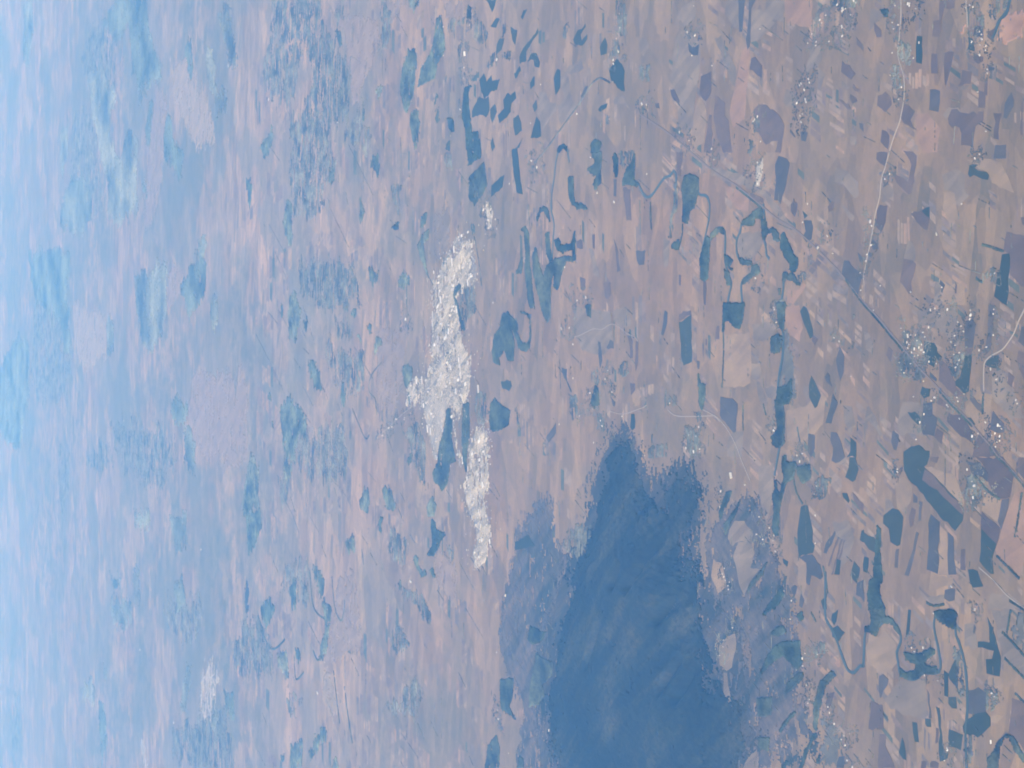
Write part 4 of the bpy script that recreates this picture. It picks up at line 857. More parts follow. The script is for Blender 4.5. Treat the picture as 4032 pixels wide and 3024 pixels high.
('wood','wood','small dark green wood above the bottom right orchards, farthest from it','wood',[(-2172,17360),(-2133,17244),(-2203,17225),(-2229,17302)]),
('crop','crop_field','small deep green crop field above the bottom right orchards, farthest from it','field',[(-2099,16667),(-2044,16559),(-2152,16595),(-2199,16631),(-2153,16685)]),
('crop','crop_field','small deep green crop field above the bottom right orchards, nearest to it','field',[(-2229,16667),(-2191,16559),(-2238,16434),(-2328,16541),(-2299,16667)]),
('thick','scrub','grey-green scrub patch above the bottom right orchards','scrub',[(-2477,17055),(-2380,16905),(-2412,16740),(-2489,16795),(-2494,16905),(-2609,16905),(-2545,16961)]),
('belt','tree_line','short dark line of trees above the bottom right orchards','tree line',[(-2124,17073),(-2203,16980)]),
('dplough','tilled_field','small slate blue-brown field right of the bottom right orchards','field',[(-3374,16541),(-3356,16434),(-3462,16452),(-3487,16595)]),
('plough','ploughed_field','small mauve ploughed field right of the bottom right orchards','field',[(-2829,16721),(-2799,16631),(-2929,16685),(-2992,16758),(-2927,16795)]),
('foot','hill_slope','mauve foothill slope right of the great dark forest','hillside',[(-2521,19267),(-2413,18725),(-2506,18703),(-2568,18903),(-2692,19129),(-2817,19267)]),
('foot','hill_slope','mauve foothill slope left of the bottom right orchards, farthest from it','hillside',[(-2876,19267),(-2882,19083),(-2968,18925),(-3152,18993),(-3184,19221)]),
('foot','hill_slope','broad mauve foothill slope below the bottom right orchards','hillside',[(-3489,17857),(-3433,17360),(-3505,17302),(-3635,17438),(-3713,17877)]),
('foot','hill_slope','mauve foothill slope below the bottom right orchards','hillside',[(-3449,17187),(-3243,16961),(-3199,16795),(-3548,16942),(-3598,17225)]),
('thick','scrub','small narrow grey-green scrub patch left of the top-edge house row','scrub',[(4371,23530),(4441,23404),(4383,23326),(4267,23373),(4237,23467)]),
('crop','crop_field','small deep green crop field left of the top-edge house row, farthest from it','field',[(4171,23187),(4257,23035),(4249,22914),(4295,22794),(4251,22794),(4187,22944),(4117,22914),(4154,22734),(4110,22734),(4057,22884),(4079,23095)]),
('crop','crop_field','small deep green crop field left of the top-edge house row, nearest to it','field',[(3948,22325),(4036,22168),(3934,22098),(3843,22126),(3842,22297)]),
('crop','crop_field','deep green crop field below the top-edge house row','field',[(3628,22041),(3692,21901),(3739,21791),(3645,21654),(3560,21572),(3428,21599),(3331,21572),(3392,21791),(3514,21985)]),
('thick','scrub','narrow grey-green scrub patch beside the top-edge house row','scrub',[(4423,21846),(4324,21518),(4094,21518),(3968,21572),(3943,21681),(4082,21763)]),
('thick','scrub','small grey-green scrub patch beside the top-edge house row','scrub',[(3804,22013),(3893,21901),(3960,21791),(3817,21681),(3758,21846)]),
('grey','fallow_field','small dull grey fallow field left of the top-edge house row','field',[(3853,23373),(3875,23065),(3901,22944),(3778,22854),(3751,22974),(3777,23311),(3770,23498)]),
('grey','fallow_field','dull grey fallow field right of the blue-green crop patches, farthest from it','field',[(3423,23688),(3489,23498),(3788,23625),(3763,23373),(3419,23218),(3362,23035),(3215,23373),(3196,23593),(3264,23688)]),
('dplough','tilled_field','small narrow slate blue-brown field below the top-edge house row','field',[(3538,22705),(3408,22884),(3449,22944),(3550,22794)]),
('belt','tree_line','long dark line of trees below the top-edge house row','tree line',[(2818,24544),(2939,24142),(3226,23373),(3351,23035),(3512,22675),(3568,22528),(3583,22325),(3537,22154),(3486,22013)]),
('crop','crop_field','small deep green crop field below the top-edge house row','field',[(3213,22383),(3263,22268),(3263,22098),(3213,22126),(3185,22325)]),
('wood','wood','small dark green wood below the top-edge house row','wood',[(2829,22616),(2881,22499),(2857,22325),(2802,22268),(2715,22354),(2740,22587)]),
('plough','ploughed_field','small mauve ploughed field below the top-edge house row','field',[(3170,20301),(3165,20192),(3018,20048),(2982,20072),(3095,20264)]),
('dplough','tilled_field','small slate blue-brown field below the top-edge house row','field',[(3074,20710),(3071,20609),(3007,20584),(3020,20685)]),
('grey','fallow_field','large narrow dull grey fallow field right of the top-edge house row','field',[(3719,20144),(3771,19859),(3545,19535),(3242,19558),(2969,19672),(2685,19719),(2710,20096),(3024,20096),(3247,20289),(3628,20192)]),
('grey','fallow_field','dull grey fallow field right of the top-edge house row','field',[(4009,20000),(4029,19672),(3848,19626),(3761,19859),(3912,20120)]),
('dplough','tilled_field','small slate blue-brown field right of the top-edge house row','field',[(3612,19835),(3528,19672),(3549,19558),(3437,19581),(3451,19672),(3511,19812)]),
('pale','sandy_field','narrow pale sandy field left of the whitish bare patch','field',[(3002,19558),(2886,19399),(2738,19354),(2520,19444),(2463,19626),(2543,19742),(2827,19696)]),
('plough','ploughed_field','mauve ploughed field above the whitish bare patch','field',[(3207,19512),(3219,19267),(3011,19267),(2924,19399),(3028,19535)]),
('plough','ploughed_field','narrow mauve ploughed field left of the whitish bare patch','field',[(2780,19309),(2772,19244),(2385,19244),(2406,19444),(2553,19399)]),
('grey','fallow_field','small dull grey fallow field below the top-edge house row','field',[(3301,21901),(3286,21627),(3091,21411),(3192,21627),(3237,21901)]),
('grey','fallow_field','small dull grey fallow field right of the top-edge house row','field',[(3858,21146),(3825,20939),(3667,20837),(3637,21042),(3715,21146)]),
('thick','scrub','grey-green scrub patch below the top-edge house row, nearest to it','scrub',[(3579,21199),(3502,20811),(3343,20837),(3407,21146)]),
('thick','scrub','small grey-green scrub patch below the top-edge house row','scrub',[(3174,22240),(3082,22013),(3007,22098),(3081,22183)]),
('wood','wood','dark green wood above the tangled river loops, nearest to it','wood',[(2530,23342),(2502,23172),(2301,23157),(2175,23111),(2170,22914),(2127,22794),(2089,22734),(2116,23065),(2186,23249),(2316,23326)]),
('wood','wood','dark green wood above the tangled river loops, farthest from it','wood',[(2743,22616),(2708,22282),(2495,22297),(2354,22282),(2295,22470),(2365,22528),(2452,22412),(2488,22558),(2537,22734),(2620,22470)]),
('wood','wood','small narrow dark green wood below the top-edge house row','wood',[(2616,21915),(2662,21846),(2569,21763),(2411,21763),(2365,21832),(2455,21888)]),
('dplough','tilled_field','small narrow slate blue-brown field above the tangled river loops','field',[(2361,21901),(2353,21818),(2154,21832),(2160,21901)]),
('wood','wood','dark green wood below the top-edge house row','wood',[(2303,21627),(2439,21518),(2488,21384),(2600,21265),(2292,21278),(2238,21146),(2212,21199),(2257,21464),(2251,21627)]),
('thick','scrub','grey-green scrub patch below the top-edge house row, farthest from it','scrub',[(2653,21763),(2600,21265),(2491,21411),(2429,21627)]),
('river','river','long dark meandering river channel left of the whitish bare patch','river',[(2282,21627),(2266,21225),(2208,21146),(2104,21016),(2064,20913),(2084,20786),(2169,20609),(2235,20460),(2249,20289),(2291,20216),(2246,20156),(2185,20144),(2040,20168),(1848,20228),(1745,20301)]),
('thick','scrub','narrow grey-green scrub patch left of the wooded river bends','scrub',[(2191,20204),(2134,20120),(1985,20096),(1871,20144),(1738,20216),(1598,20192),(1546,20289),(1580,20362),(1745,20313),(1936,20216)]),
('wood','wood','dark green wood left of the whitish bare patch','wood',[(2204,19929),(2220,19788),(2161,19581),(1989,19581),(1852,19672),(1823,19788),(1681,19835),(1730,19976),(1914,19953),(2094,20000)]),
('river','river','long dark meandering river channel left of the wooded river bends','river',[(2161,19581),(1988,19569),(1954,19399),(1880,19309),(1728,19309),(1544,19399),(1378,19489),(1449,19399),(1497,19267),(1573,19132),(1593,19022),(1541,18935),(1419,18925),(1279,18935),(1165,18892),(1059,18806),(993,18785),(875,18849),(746,18892)]),
('wood','wood','narrow dark green wood left of the wooded river bends','wood',[(1314,19535),(1378,19489),(1541,19354),(1508,19287),(1301,19309),(1093,19331),(1060,19421),(1102,19512)]),
('plough','ploughed_field','small narrow mauve ploughed field above the dark block by the river, nearest to it','field',[(1056,19455),(1053,19388),(821,19399),(823,19444)]),
('dplough','tilled_field','small slate blue-brown field above the dark block by the river','field',[(1495,21238),(1481,21094),(1489,20978),(1328,21016),(1325,21146),(1381,21225)]),
('plough','ploughed_field','small mauve ploughed field right of the tangled river loops, farthest from it','field',[(1181,22240),(1180,21999),(1042,21985),(981,22069),(995,22154)]),
('plough','ploughed_field','narrow mauve ploughed field right of the tangled river loops','field',[(2241,21627),(2200,21411),(1846,21384),(1856,21518)]),
('plough','ploughed_field','small narrow mauve ploughed field right of the tangled river loops, farthest from it','field',[(1673,21901),(1560,21791),(1293,21708),(1286,21791),(1511,21846)]),
('grey','fallow_field','small narrow dull grey fallow field right of the tangled river loops','field',[(1616,22675),(1597,22558),(1339,22383),(1239,22325),(1280,22499)]),
('grey','fallow_field','small narrow dull grey fallow field above the dark block by the river','field',[(1589,20485),(1547,20313),(1272,20362),(1268,20460),(1419,20485)]),
('wood','wood','small dark green wood above the dark block by the river','wood',[(1503,20240),(1540,20048),(1433,20072),(1454,20240)]),
('belt','tree_line','short dark line of trees left of the wooded river bends','tree line',[(1701,19976),(1585,19988),(1453,20072)]),
('belt','tree_line','dark line of trees above the dark block by the river','tree line',[(2053,21133),(1662,21115)]),
('belt','tree_line','short dark line of trees above the dark block by the river','tree line',[(2007,20837),(1702,20811)]),
('plough','ploughed_field','small narrow mauve ploughed field above the dark block by the river, farthest from it','field',[(1169,20072),(1156,20024),(1049,20024),(1061,20072)]),
('plough','ploughed_field','small mauve ploughed field right of the tangled river loops, nearest to it','field',[(1292,22974),(1250,22794),(1120,22824),(1136,22944)]),
('plough','ploughed_field','small mauve ploughed field right of the tangled river loops, second nearest to it','field',[(1730,23095),(1717,22884),(1617,22869),(1640,23065)]),
('plough','ploughed_field','small narrow mauve ploughed field left of the whitish bare patch','field',[(2481,20144),(2463,19976),(2213,20024),(2242,20120)]),
('plough','ploughed_field','small narrow mauve ploughed field right of the tangled river loops, nearest to it','field',[(1772,22572),(1766,22485),(1594,22499),(1607,22543)]),
('crop','crop_field','narrow deep green crop field beside the dark block by the river','field',[(660,20072),(694,19906),(728,19754),(573,19754),(235,19742),(198,19953),(296,20012),(512,20036)]),
('plough','ploughed_field','small mauve ploughed field above the dark block by the river','field',[(748,20072),(777,19765),(733,19765),(669,20072)]),
('dplough','tilled_field','small narrow slate blue-brown field left of the dark block by the river, nearest to it','field',[(800,20448),(778,20374),(659,20386),(532,20485),(543,20547),(681,20485)]),
('plough','ploughed_field','small narrow mauve ploughed field left of the dark block by the river, farthest from it','field',[(554,21491),(499,21344),(292,21344),(293,21411),(460,21438)]),
('plough','ploughed_field','small narrow mauve ploughed field left of the dark block by the river, nearest to it','field',[(487,21252),(475,21186),(229,21186),(147,21252),(230,21278)]),
('thick','scrub','small grey-green scrub patch left of the dark block by the river, nearest to it','scrub',[(233,21654),(252,21464),(86,21491),(97,21681),(150,21818)]),
('dplough','tilled_field','small narrow slate blue-brown field left of the dark block by the river, farthest from it','field',[(499,22383),(486,22297),(282,22254),(175,22325),(326,22369)]),
('thick','scrub','small grey-green scrub patch left of the dark block by the river, second nearest to it','scrub',[(176,22470),(132,22297),(14,22325),(3,22441),(133,22587)]),
('wood','wood','small dark green wood left of the dark block by the river','wood',[(3,22456),(-73,22354),(-245,22340),(-268,22499),(-226,22602)]),
('dplough','tilled_field','small slate blue-brown field left of the dark block by the river, nearest to it','field',[(419,22126),(513,22013),(489,21901),(405,21901)]),
('dplough','tilled_field','small slate blue-brown field left of the dark block by the river, farthest from it','field',[(-156,21985),(-208,21846),(-261,21874),(-251,21929)]),
('grey','fallow_field','dull grey fallow field left of the dark block by the river','field',[(850,21929),(878,21518),(686,21358),(608,21572),(722,21901)]),
('road','road','pale road left of the dark block by the river','road',[(569,23157),(587,22944),(653,22528),(636,22268),(693,21985),(654,21736),(576,21518),(529,21278),(475,21173)]),
('road','road','pale road below the dark block by the river','road',[(-316,22013),(-343,21627),(-285,21199),(-263,21042),(-231,20939)]),
('crop','crop_field','small narrow deep green crop field below the dark block by the river','field',[(-339,21384),(-338,21291),(-493,21278),(-525,21358),(-485,21411)]),
('grey','fallow_field','small narrow dull grey fallow field below the dark block by the river','field',[(-18,21173),(-89,21094),(-180,20939),(-253,21042),(-161,21094)]),
('pale','sandy_field','small pale sandy field below the dark block by the river','field',[(-122,21358),(-38,21199),(-90,21120),(-244,21146),(-256,21304)]),
('thick','scrub','small grey-green scrub patch below the dark block by the river','scrub',[(-157,20436),(3,20374),(-176,20362),(-126,20192),(-135,20108),(-243,20120),(-246,20436)]),
('dplough','tilled_field','small narrow slate blue-brown field below the dark block by the river','field',[(248,19615),(233,19546),(156,19558),(166,19603)]),
('wood','wood','small narrow dark green wood above the curving pale road','wood',[(127,19581),(12,19512),(-7,19399),(-112,19399),(-275,19467),(-237,19535),(-36,19558)]),
('thick','scrub','small grey-green scrub patch left of the curving pale road','scrub',[(-287,19696),(-275,19512),(-400,19512),(-392,19626)]),
('thick','scrub','small narrow grey-green scrub patch left of the curving pale road','scrub',[(-620,21411),(-637,21278),(-822,21278),(-785,21384)]),
('thick','scrub','grey-green scrub patch left of the curving pale road, farthest from it','scrub',[(-709,20913),(-644,20760),(-678,20560),(-634,20386),(-791,20362),(-810,20939)]),
('belt','tree_line','short dark line of trees left of the curving pale road','tree line',[(-553,20786),(-645,20799)]),
('thick','scrub','grey-green scrub patch left of the curving pale road, nearest to it','scrub',[(-426,19929),(-498,19626),(-668,19535),(-770,19742),(-717,19859)]),
('thick','scrub','grey-green scrub patch below the tangled river loops','scrub',[(-142,23280),(-163,23035),(-350,22974),(-498,23218),(-321,23280)]),
('dplough','tilled_field','small slate blue-brown field below the tangled river loops','field',[(206,23593),(182,23404),(48,23404),(70,23498)]),
('belt','tree_line','short dark line of trees below the tangled river loops','tree line',[(115,23498),(-97,23249)]),
('wood','wood','small dark green wood right of the tangled river loops','wood',[(945,22794),(939,22616),(774,22587),(811,22705)]),
('thick','scrub','small grey-green scrub patch left of the dark block by the river, farthest from it','scrub',[(-343,22412),(-350,22183),(-532,22154),(-504,22383)]),
('plough','ploughed_field','small narrow mauve ploughed field right of the dark block by the river, nearest to it','field',[(469,19399),(468,19354),(402,19365),(402,19399)]),
('plough','ploughed_field','small mauve ploughed field left of the dark block by the river','field',[(13,21411),(3,21278),(-70,21278),(-122,21384)]),
('belt','tree_line','short dark line of trees left of the dark block by the river, nearest to it','tree line',[(-29,21599),(-112,21594)]),
('belt','tree_line','short dark line of trees left of the dark block by the river, farthest from it','tree line',[(56,22013),(-29,21957)]),
('grey','fallow_field','large broad dull grey fallow field below the tangled river loops','field',[(935,23126),(832,22013),(489,21901),(324,22183),(399,22884),(626,23187)]),
('wood','wood','narrow dark green wood beside the lake-shaped dark wood','wood',[(4523,30544),(4879,30544),(5089,30147),(5057,29759),(4828,29711),(4410,29903),(4165,30295),(4198,30444)]),
('wood','wood','narrow dark green wood right of the lake-shaped dark wood','wood',[(4908,28963),(5103,28827),(5350,28692),(5340,28469),(4998,28337),(4832,28293),(4759,28513),(4678,28692),(4489,28782),(4500,29147),(4461,29663),(4710,29474)]),
('thick','scrub','small grey-green scrub patch above the blue-green crop patches, farthest from it','scrub',[(5197,27776),(5172,27400),(5088,27359),(5072,27650)]),
('thick','scrub','small grey-green scrub patch right of the lake-shaped dark wood','scrub',[(5235,28162),(5171,27776),(4995,27819),(5050,28162)]),
('thick','scrub','grey-green scrub patch above the blue-green crop patches','scrub',[(5033,26952),(4923,26595),(4679,26401),(4634,26595),(4709,26832),(4855,27032)]),
('crop','crop_field','small deep green crop field above the blue-green crop patches, farthest from it','field',[(5229,26478),(5155,26057),(5087,26095),(5020,26209),(5159,26362)]),
('crop','crop_field','small deep green crop field above the blue-green crop patches, sixth nearest to it','field',[(4835,26285),(4908,26057),(4871,25906),(4785,26057)]),
('crop','crop_field','small deep green crop field above the blue-green crop patches, third nearest to it','field',[(4613,25906),(4584,25721),(4454,25832),(4415,26057),(4545,26019)]),
('thick','scrub','small grey-green scrub patch above the blue-green crop patches, second nearest to it','scrub',[(4430,25832),(4417,25428),(4277,25465),(4351,25795)]),
('thick','scrub','small grey-green scrub patch above the blue-green crop patches, nearest to it','scrub',[(4449,26285),(4464,26057),(4305,25981),(4298,26439)]),
('thick','scrub','small narrow grey-green scrub patch above the blue-green crop patches, farthest from it','scrub',[(4809,25758),(4754,25574),(4675,25684),(4607,25869)]),
('crop','crop_field','small deep green crop field above the blue-green crop patches, fifth nearest to it','field',[(4700,25465),(4611,25213),(4430,25284),(4507,25392)]),
('crop','crop_field','small narrow deep green crop field above the blue-green crop patches, farthest from it','field',[(4755,25071),(4832,24966),(4820,24827),(4719,25001)]),
('crop','crop_field','small narrow deep green crop field above the blue-green crop patches, nearest to it','field',[(4250,25124),(4308,25036),(4383,24827),(4415,24654),(4505,24417),(4447,24417),(4349,24689),(4282,24861),(4163,24861),(4164,25107)]),
('crop','crop_field','small deep green crop field above the blue-green crop patches, second nearest to it','field',[(4063,25320),(4128,25107),(4064,25071),(3986,25284)]),
('crop','crop_field','small deep green crop field above the blue-green crop patches, fourth nearest to it','field',[(4147,24827),(4227,24654),(4201,24484),(4064,24350),(4000,24383),(4047,24552),(4134,24586)]),
('crop','crop_field','small deep green crop field right of the blue-green crop patches, second nearest to it','field',[(3861,24723),(3919,24552),(3802,24552),(3773,24689)]),
('crop','crop_field','deep green crop field above the blue-green crop patches','field',[(4179,26753),(4239,26556),(4110,26439),(4171,26247),(4091,26209),(4073,25906),(3941,26019),(3952,26285),(3883,26517),(4004,26674)]),
('crop','crop_field','deep green crop field beside the blue-green crop patches, farthest from it','field',[(3790,27073),(3952,26753),(3888,26556),(3900,26362),(3709,26324),(3628,26478),(3685,26634),(3701,27073)]),
('crop','crop_field','small deep green crop field beside the blue-green crop patches','field',[(3716,26285),(3766,26095),(3646,26019),(3521,26209),(3604,26285)]),
('crop','crop_field','deep green crop field beside the blue-green crop patches, nearest to it','field',[(3784,25758),(3845,25574),(3794,25465),(3830,25284),(3729,25249),(3693,25428),(3576,25465),(3519,25684),(3484,25906),(3592,25981),(3657,25721)]),
('crop','crop_field','small deep green crop field below the blue-green crop patches, nearest to it','field',[(3479,25356),(3505,25177),(3394,25054),(3285,25036),(3242,25284),(3370,25356)]),
('crop','crop_field','small deep green crop field right of the blue-green crop patches, nearest to it','field',[(3553,24620),(3606,24484),(3496,24450),(3463,24552)]),
('crop','crop_field','small deep green crop field right of the blue-green crop patches, farthest from it','field',[(3396,24484),(3321,24350),(3132,24316),(3120,24417),(3152,24706),(3279,24586)]),
('crop','crop_field','small narrow deep green crop field right of the blue-green crop patches','field',[(3798,23856),(3893,23728),(3868,23632),(3653,23632),(3584,23792)]),
('grey','fallow_field','dull grey fallow field right of the blue-green crop patches, nearest to it','field',[(3697,24383),(3650,24117),(3515,24051),(3486,23824),(3423,23689),(3186,24283),(3344,24350),(3442,24484)]),
('wood','wood','narrow dark green wood left of the blue-green crop patches','wood',[(3782,27524),(4166,27400),(4147,27073),(4080,27235),(3844,27195),(3680,27113),(3497,27073),(3477,26792),(3173,26654),(3110,26674),(3066,27235),(3542,27359)]),
('crop','crop_field','small deep green crop field above the blue-green crop patches, nearest to it','field',[(4244,27032),(4310,26872),(4217,26753),(4162,26992)]),
('thick','scrub','small narrow grey-green scrub patch above the blue-green crop patches, nearest to it','scrub',[(4825,27734),(4798,27566),(4519,27608),(4558,27692)]),
('wood','wood','small dark green wood left of the blue-green crop patches, nearest to it','wood',[(3813,28097),(3763,27904),(3588,27861),(3665,28076)]),
('wood','wood','small dark green wood left of the blue-green crop patches, farthest from it','wood',[(3471,28227),(3478,28054),(3349,28076),(3394,28249)]),
('crop','crop_field','small deep green crop field below the blue-green crop patches, second nearest to it','field',[(3256,26285),(3320,26190),(3186,26095),(3136,26209)]),
('crop','crop_field','small deep green crop field right of the lake-shaped dark wood, farthest from it','field',[(3983,28827),(4027,28647),(3930,28513),(3880,28647)]),
('crop','crop_field','small deep green crop field right of the lake-shaped dark wood, nearest to it','field',[(4197,28918),(4256,28647),(4146,28737)]),
('crop','crop_field','small deep green crop field right of the lake-shaped dark wood, second nearest to it','field',[(4366,28381),(4408,28206),(4348,28249)]),
('wood','wood','small narrow dark green wood above the blue-green crop patches','wood',[(5286,27235),(5226,27113),(5086,27113),(5126,27276)]),
('crop','crop_field','small narrow deep green crop field below the blue-green crop patches','field',[(3031,25320),(3186,25001),(3070,25142)]),
('pink','stubble_field','broad rosy stubble field above the lake-shaped dark wood','field',[(5522,28293),(5392,27400),(5205,27441),(5235,28162),(5372,28425)]),
('crop','crop_field','narrow deep green crop field below the blue-green crop patches','field',[(3065,25427),(3090,25212),(2844,25141),(2449,25000),(2491,25212),(2769,25355)]),
('wood','wood','dark green wood below the blue-green crop patches','wood',[(2896,27193),(3011,26555),(2695,26399),(2466,26950),(2588,27193)]),
('crop','crop_field','small deep green crop field below the blue-green crop patches, farthest from it','field',[(2681,26245),(2780,25719),(2616,25793),(2533,26245)]),
('wood','wood','narrow dark green wood below the lake-shaped dark wood, nearest to it','wood',[(4121,30046),(4100,29661),(3862,29518),(3585,29756),(3689,29949)]),
('wood','wood','small dark green wood left of the blue-green crop patches, second nearest to it','wood',[(3839,28204),(3781,27945),(3598,27945),(3670,28117)]),
('thick','scrub','small grey-green scrub patch below the blue-green crop patches','scrub',[(3302,28379),(3318,28031),(3072,27945),(3160,28291)]),
('river','river','long dark meandering river channel above the tangled river loops','river',[(2692,23328),(2867,23398),(2925,23539),(2881,23682),(2755,23778),(2540,23850),(2375,23923),(2172,23947),(1993,23850),(1824,23874),(1569,23913),(1489,24021)]),
('wood','wood','small dark green wood right of the blue-green crop patches','wood',[(2869,23730),(2929,23658),(2937,23492),(2893,23398),(2834,23398),(2891,23539),(2828,23658)]),
('wood','wood','small dark green wood above the tangled river loops','wood',[(2141,24444),(2221,24343),(2252,24193),(2179,24045),(2002,23972),(2078,24070),(2172,24169),(2184,24318),(2072,24444)]),
('wood','wood','small narrow dark green wood above the tangled river loops','wood',[(1894,24144),(1902,24021),(1657,23947),(1533,23874),(1487,23972),(1666,24095)]),
('wood','wood','large dark green wood beside the tangled river loops','wood',[(1661,24597),(1743,24495),(1545,24394),(1344,24218),(1493,24095),(1515,23874),(1561,23778),(1556,23398),(1540,23120),(1490,23120),(1489,23398),(1395,23539),(1165,23682),(1205,23826),(1376,23826),(1312,23923),(817,23972),(768,24070),(841,24193),(1073,24368),(1379,24571)]),
('wood','wood','dark green wood right of the tangled river loops','wood',[(1786,23826),(1794,23682),(1703,23586),(1698,23258),(1839,23120),(1506,23120),(1510,23189),(1645,23212),(1615,23539),(1644,23730)]),
('wood','wood','narrow dark green wood beside the tangled river loops','wood',[(2011,25065),(2016,24881),(1900,24751),(1616,24725),(1063,24571),(956,24520),(981,24725),(1394,24881),(1714,24881),(1930,24933)]),
('wood','wood','small narrow dark green wood beside the tangled river loops','wood',[(1449,25251),(1667,24985),(1524,24985),(1438,25038)]),
('belt','tree_line','short dark line of trees left of the tangled river loops','tree line',[(1449,25251),(1197,25251)]),
('wood','wood','large dark green wood below the tangled river loops','wood',[(726,25900),(922,25770),(930,25555),(853,25344),(764,25177),(667,25219),(523,24971),(520,24809),(587,24728),(806,24708),(864,24809),(927,25053),(1017,25219),(956,25095),(875,24708),(668,24668),(436,24728),(412,24931),(470,25136),(684,25344),(743,25449),(557,25302),(291,25344),(308,25555),(451,25683),(355,25943),(239,25856),(299,26119),(445,26208),(660,26119)]),
('belt','tree_line','dark line of trees left of the tangled river loops','tree line',[(2044,26985),(1905,26891),(1571,26729),(1347,26660)]),
('crop','crop_field','small deep green crop field left of the tangled river loops','field',[(2231,27102),(2201,26891),(2056,26938),(2125,27079)]),
('wood','wood','small dark green wood below the lake-shaped dark wood, second nearest to it','wood',[(2518,29472),(2561,29200),(2465,29200),(2325,29472)]),
('wood','wood','narrow dark green wood above the pale town','wood',[(2082,29693),(2241,29417),(2282,29092),(2140,29092),(2093,29363),(1799,29254),(1568,29092),(1808,29417)]),
('wood','wood','small dark green wood above the pale town, nearest to it','wood',[(1581,30727),(1752,30492),(1633,30088),(1482,30376)]),
('wood','wood','small narrow dark green wood above the pale town','wood',[(1370,27853),(1420,27607),(1372,27558),(1262,27804),(996,27607),(748,27365),(736,27510),(1045,27705),(1266,27903)]),
('grey','fallow_field','narrow dull grey fallow field left of the tangled river loops','field',[(2453,28826),(2551,28103),(1982,28103),(1696,28512),(1775,28826)]),
('belt','tree_line','short dark line of trees above the tangled river loops','tree line',[(2308,24789),(2029,24728)]),
('thick','scrub','grey-green scrub patch above the pale town','scrub',[(1344,27607),(1377,26985),(1017,26891),(810,27461),(1042,27631)]),
('thick','scrub','small grey-green scrub patch above the pale town, farthest from it','scrub',[(776,28512),(878,28255),(781,28103),(616,28306)]),
('thick','scrub','small grey-green scrub patch above the pale town, nearest to it','scrub',[(446,28358),(534,28053),(409,27853),(289,28103)]),
('town','town_ground','pale built-up ground of the town above the tangled river loops','ground',[(2446,26455),(2366,26365),(2225,26230),(2097,26262),(2106,26387),(2242,26455),(2379,26532)]),
('town','town_ground','pale built-up ground of the town above the pale town','ground',[(1935,28103),(2169,27705),(2022,27317),(2018,27032),(1807,26985),(1584,26985),(1385,26845),(1383,27461),(1368,27804),(1246,27804),(997,27631),(754,27607),(508,27413),(400,27221),(43,27173),(45,29146),(692,28985),(1084,28879),(1327,29012),(1497,28932),(1639,28616),(1793,28306)]),
('town','town_ground','pale built-up ground of the town below the pale town, nearest to it','ground',[(-255,29441),(-409,30235),(-50,30235),(97,29797),(54,29161),(258,29092),(243,27146),(-64,27146),(-103,27330),(-278,27454),(-537,27832),(-925,27705),(-1153,27516),(-1215,27610),(-871,27863),(-538,27927),(-342,27992),(-345,28219),(-506,28350),(-665,28350),(-872,28616),(-1118,28750),(-1062,28886),(-723,29161)]),
('town','town_ground','pale built-up ground of the town below the pale town, farthest from it','ground',[(-757,27207),(-596,26844),(-550,26432),(-734,26316),(-962,26432),(-1409,26374),(-1495,26607),(-1873,26316),(-2096,26316),(-2273,26432),(-2475,26607),(-2595,26904),(-2319,27025),(-2134,26844),(-1952,26964),(-1535,27392),(-1383,27454),(-1141,27207)]),
('pale2','cream_field','cream bare ground below the pale town','ground',[(-253,29230),(-126,28219),(-365,28251),(-526,28383),(-666,28383),(-873,28649),(-1078,28764),(-702,29126),(-357,29370)]),
('pale2','cream_field','small cream bare ground below the pale town','ground',[(-1955,26725),(-1910,26316),(-2099,26345),(-2163,26725),(-2058,26844)]),
('wood','wood','narrow dark green wood below the pale town, farthest from it','wood',[(-365,28219),(-343,28089),(-578,27960),(-776,27992),(-970,27895),(-1104,27800),(-1134,28089),(-1414,28154),(-1566,28416),(-1492,28549),(-1444,28818),(-1326,28886),(-1176,28683),(-870,28549),(-705,28350)]),
('wood','wood','narrow dark green wood below the pale town, nearest to it','wood',[(-298,27454),(-257,27207),(-679,27176),(-912,27268),(-1242,27330),(-1073,27454),(-764,27516)]),
('thick','scrub','grey-green scrub patch below the pale town','scrub',[(-102,26904),(-138,26490),(-399,26374),(-572,26607),(-558,26844),(-331,26964)]),
('wood','wood','dark green wood right of the pale town','wood',[(-510,26316),(-249,26258),(-192,26087),(-264,25862),(-351,25476),(-533,25530),(-632,25918),(-621,26258)]),
('crop','crop_field','small deep green crop field right of the pale town','field',[(30,25862),(48,25476),(-25,25421),(-97,25530),(-43,25806)]),
('thick','scrub','small narrow grey-green scrub patch right of the pale town','scrub',[(-186,25260),(-525,25073),(-562,25153),(-259,25313)]),
('wood','wood','small dark green wood left of the pale town, nearest to it','wood',[(226,30421),(245,30015),(139,29942),(-29,30235)]),
('wood','wood','small narrow dark green wood left of the pale town, nearest to it','wood',[(-155,30235),(-175,30015),(-365,30088)]),
('thick','scrub','narrow grey-green scrub patch below the pale town','scrub',[(-752,30459),(-569,29725),(-889,29230),(-1425,29300),(-1583,29161),(-1437,29582),(-1039,30088)]),
('dplough','tilled_field','small narrow slate blue-brown field right of the pale town','field',[(-680,24127),(-484,23786),(-603,23786),(-729,24029)]),
('road','road','long pale road left of the pale town','road',[(-828,31865),(-682,31226),(-544,30761),(-387,30161),(-119,28954),(-77,28482),(-85,27832),(-93,27207)]),
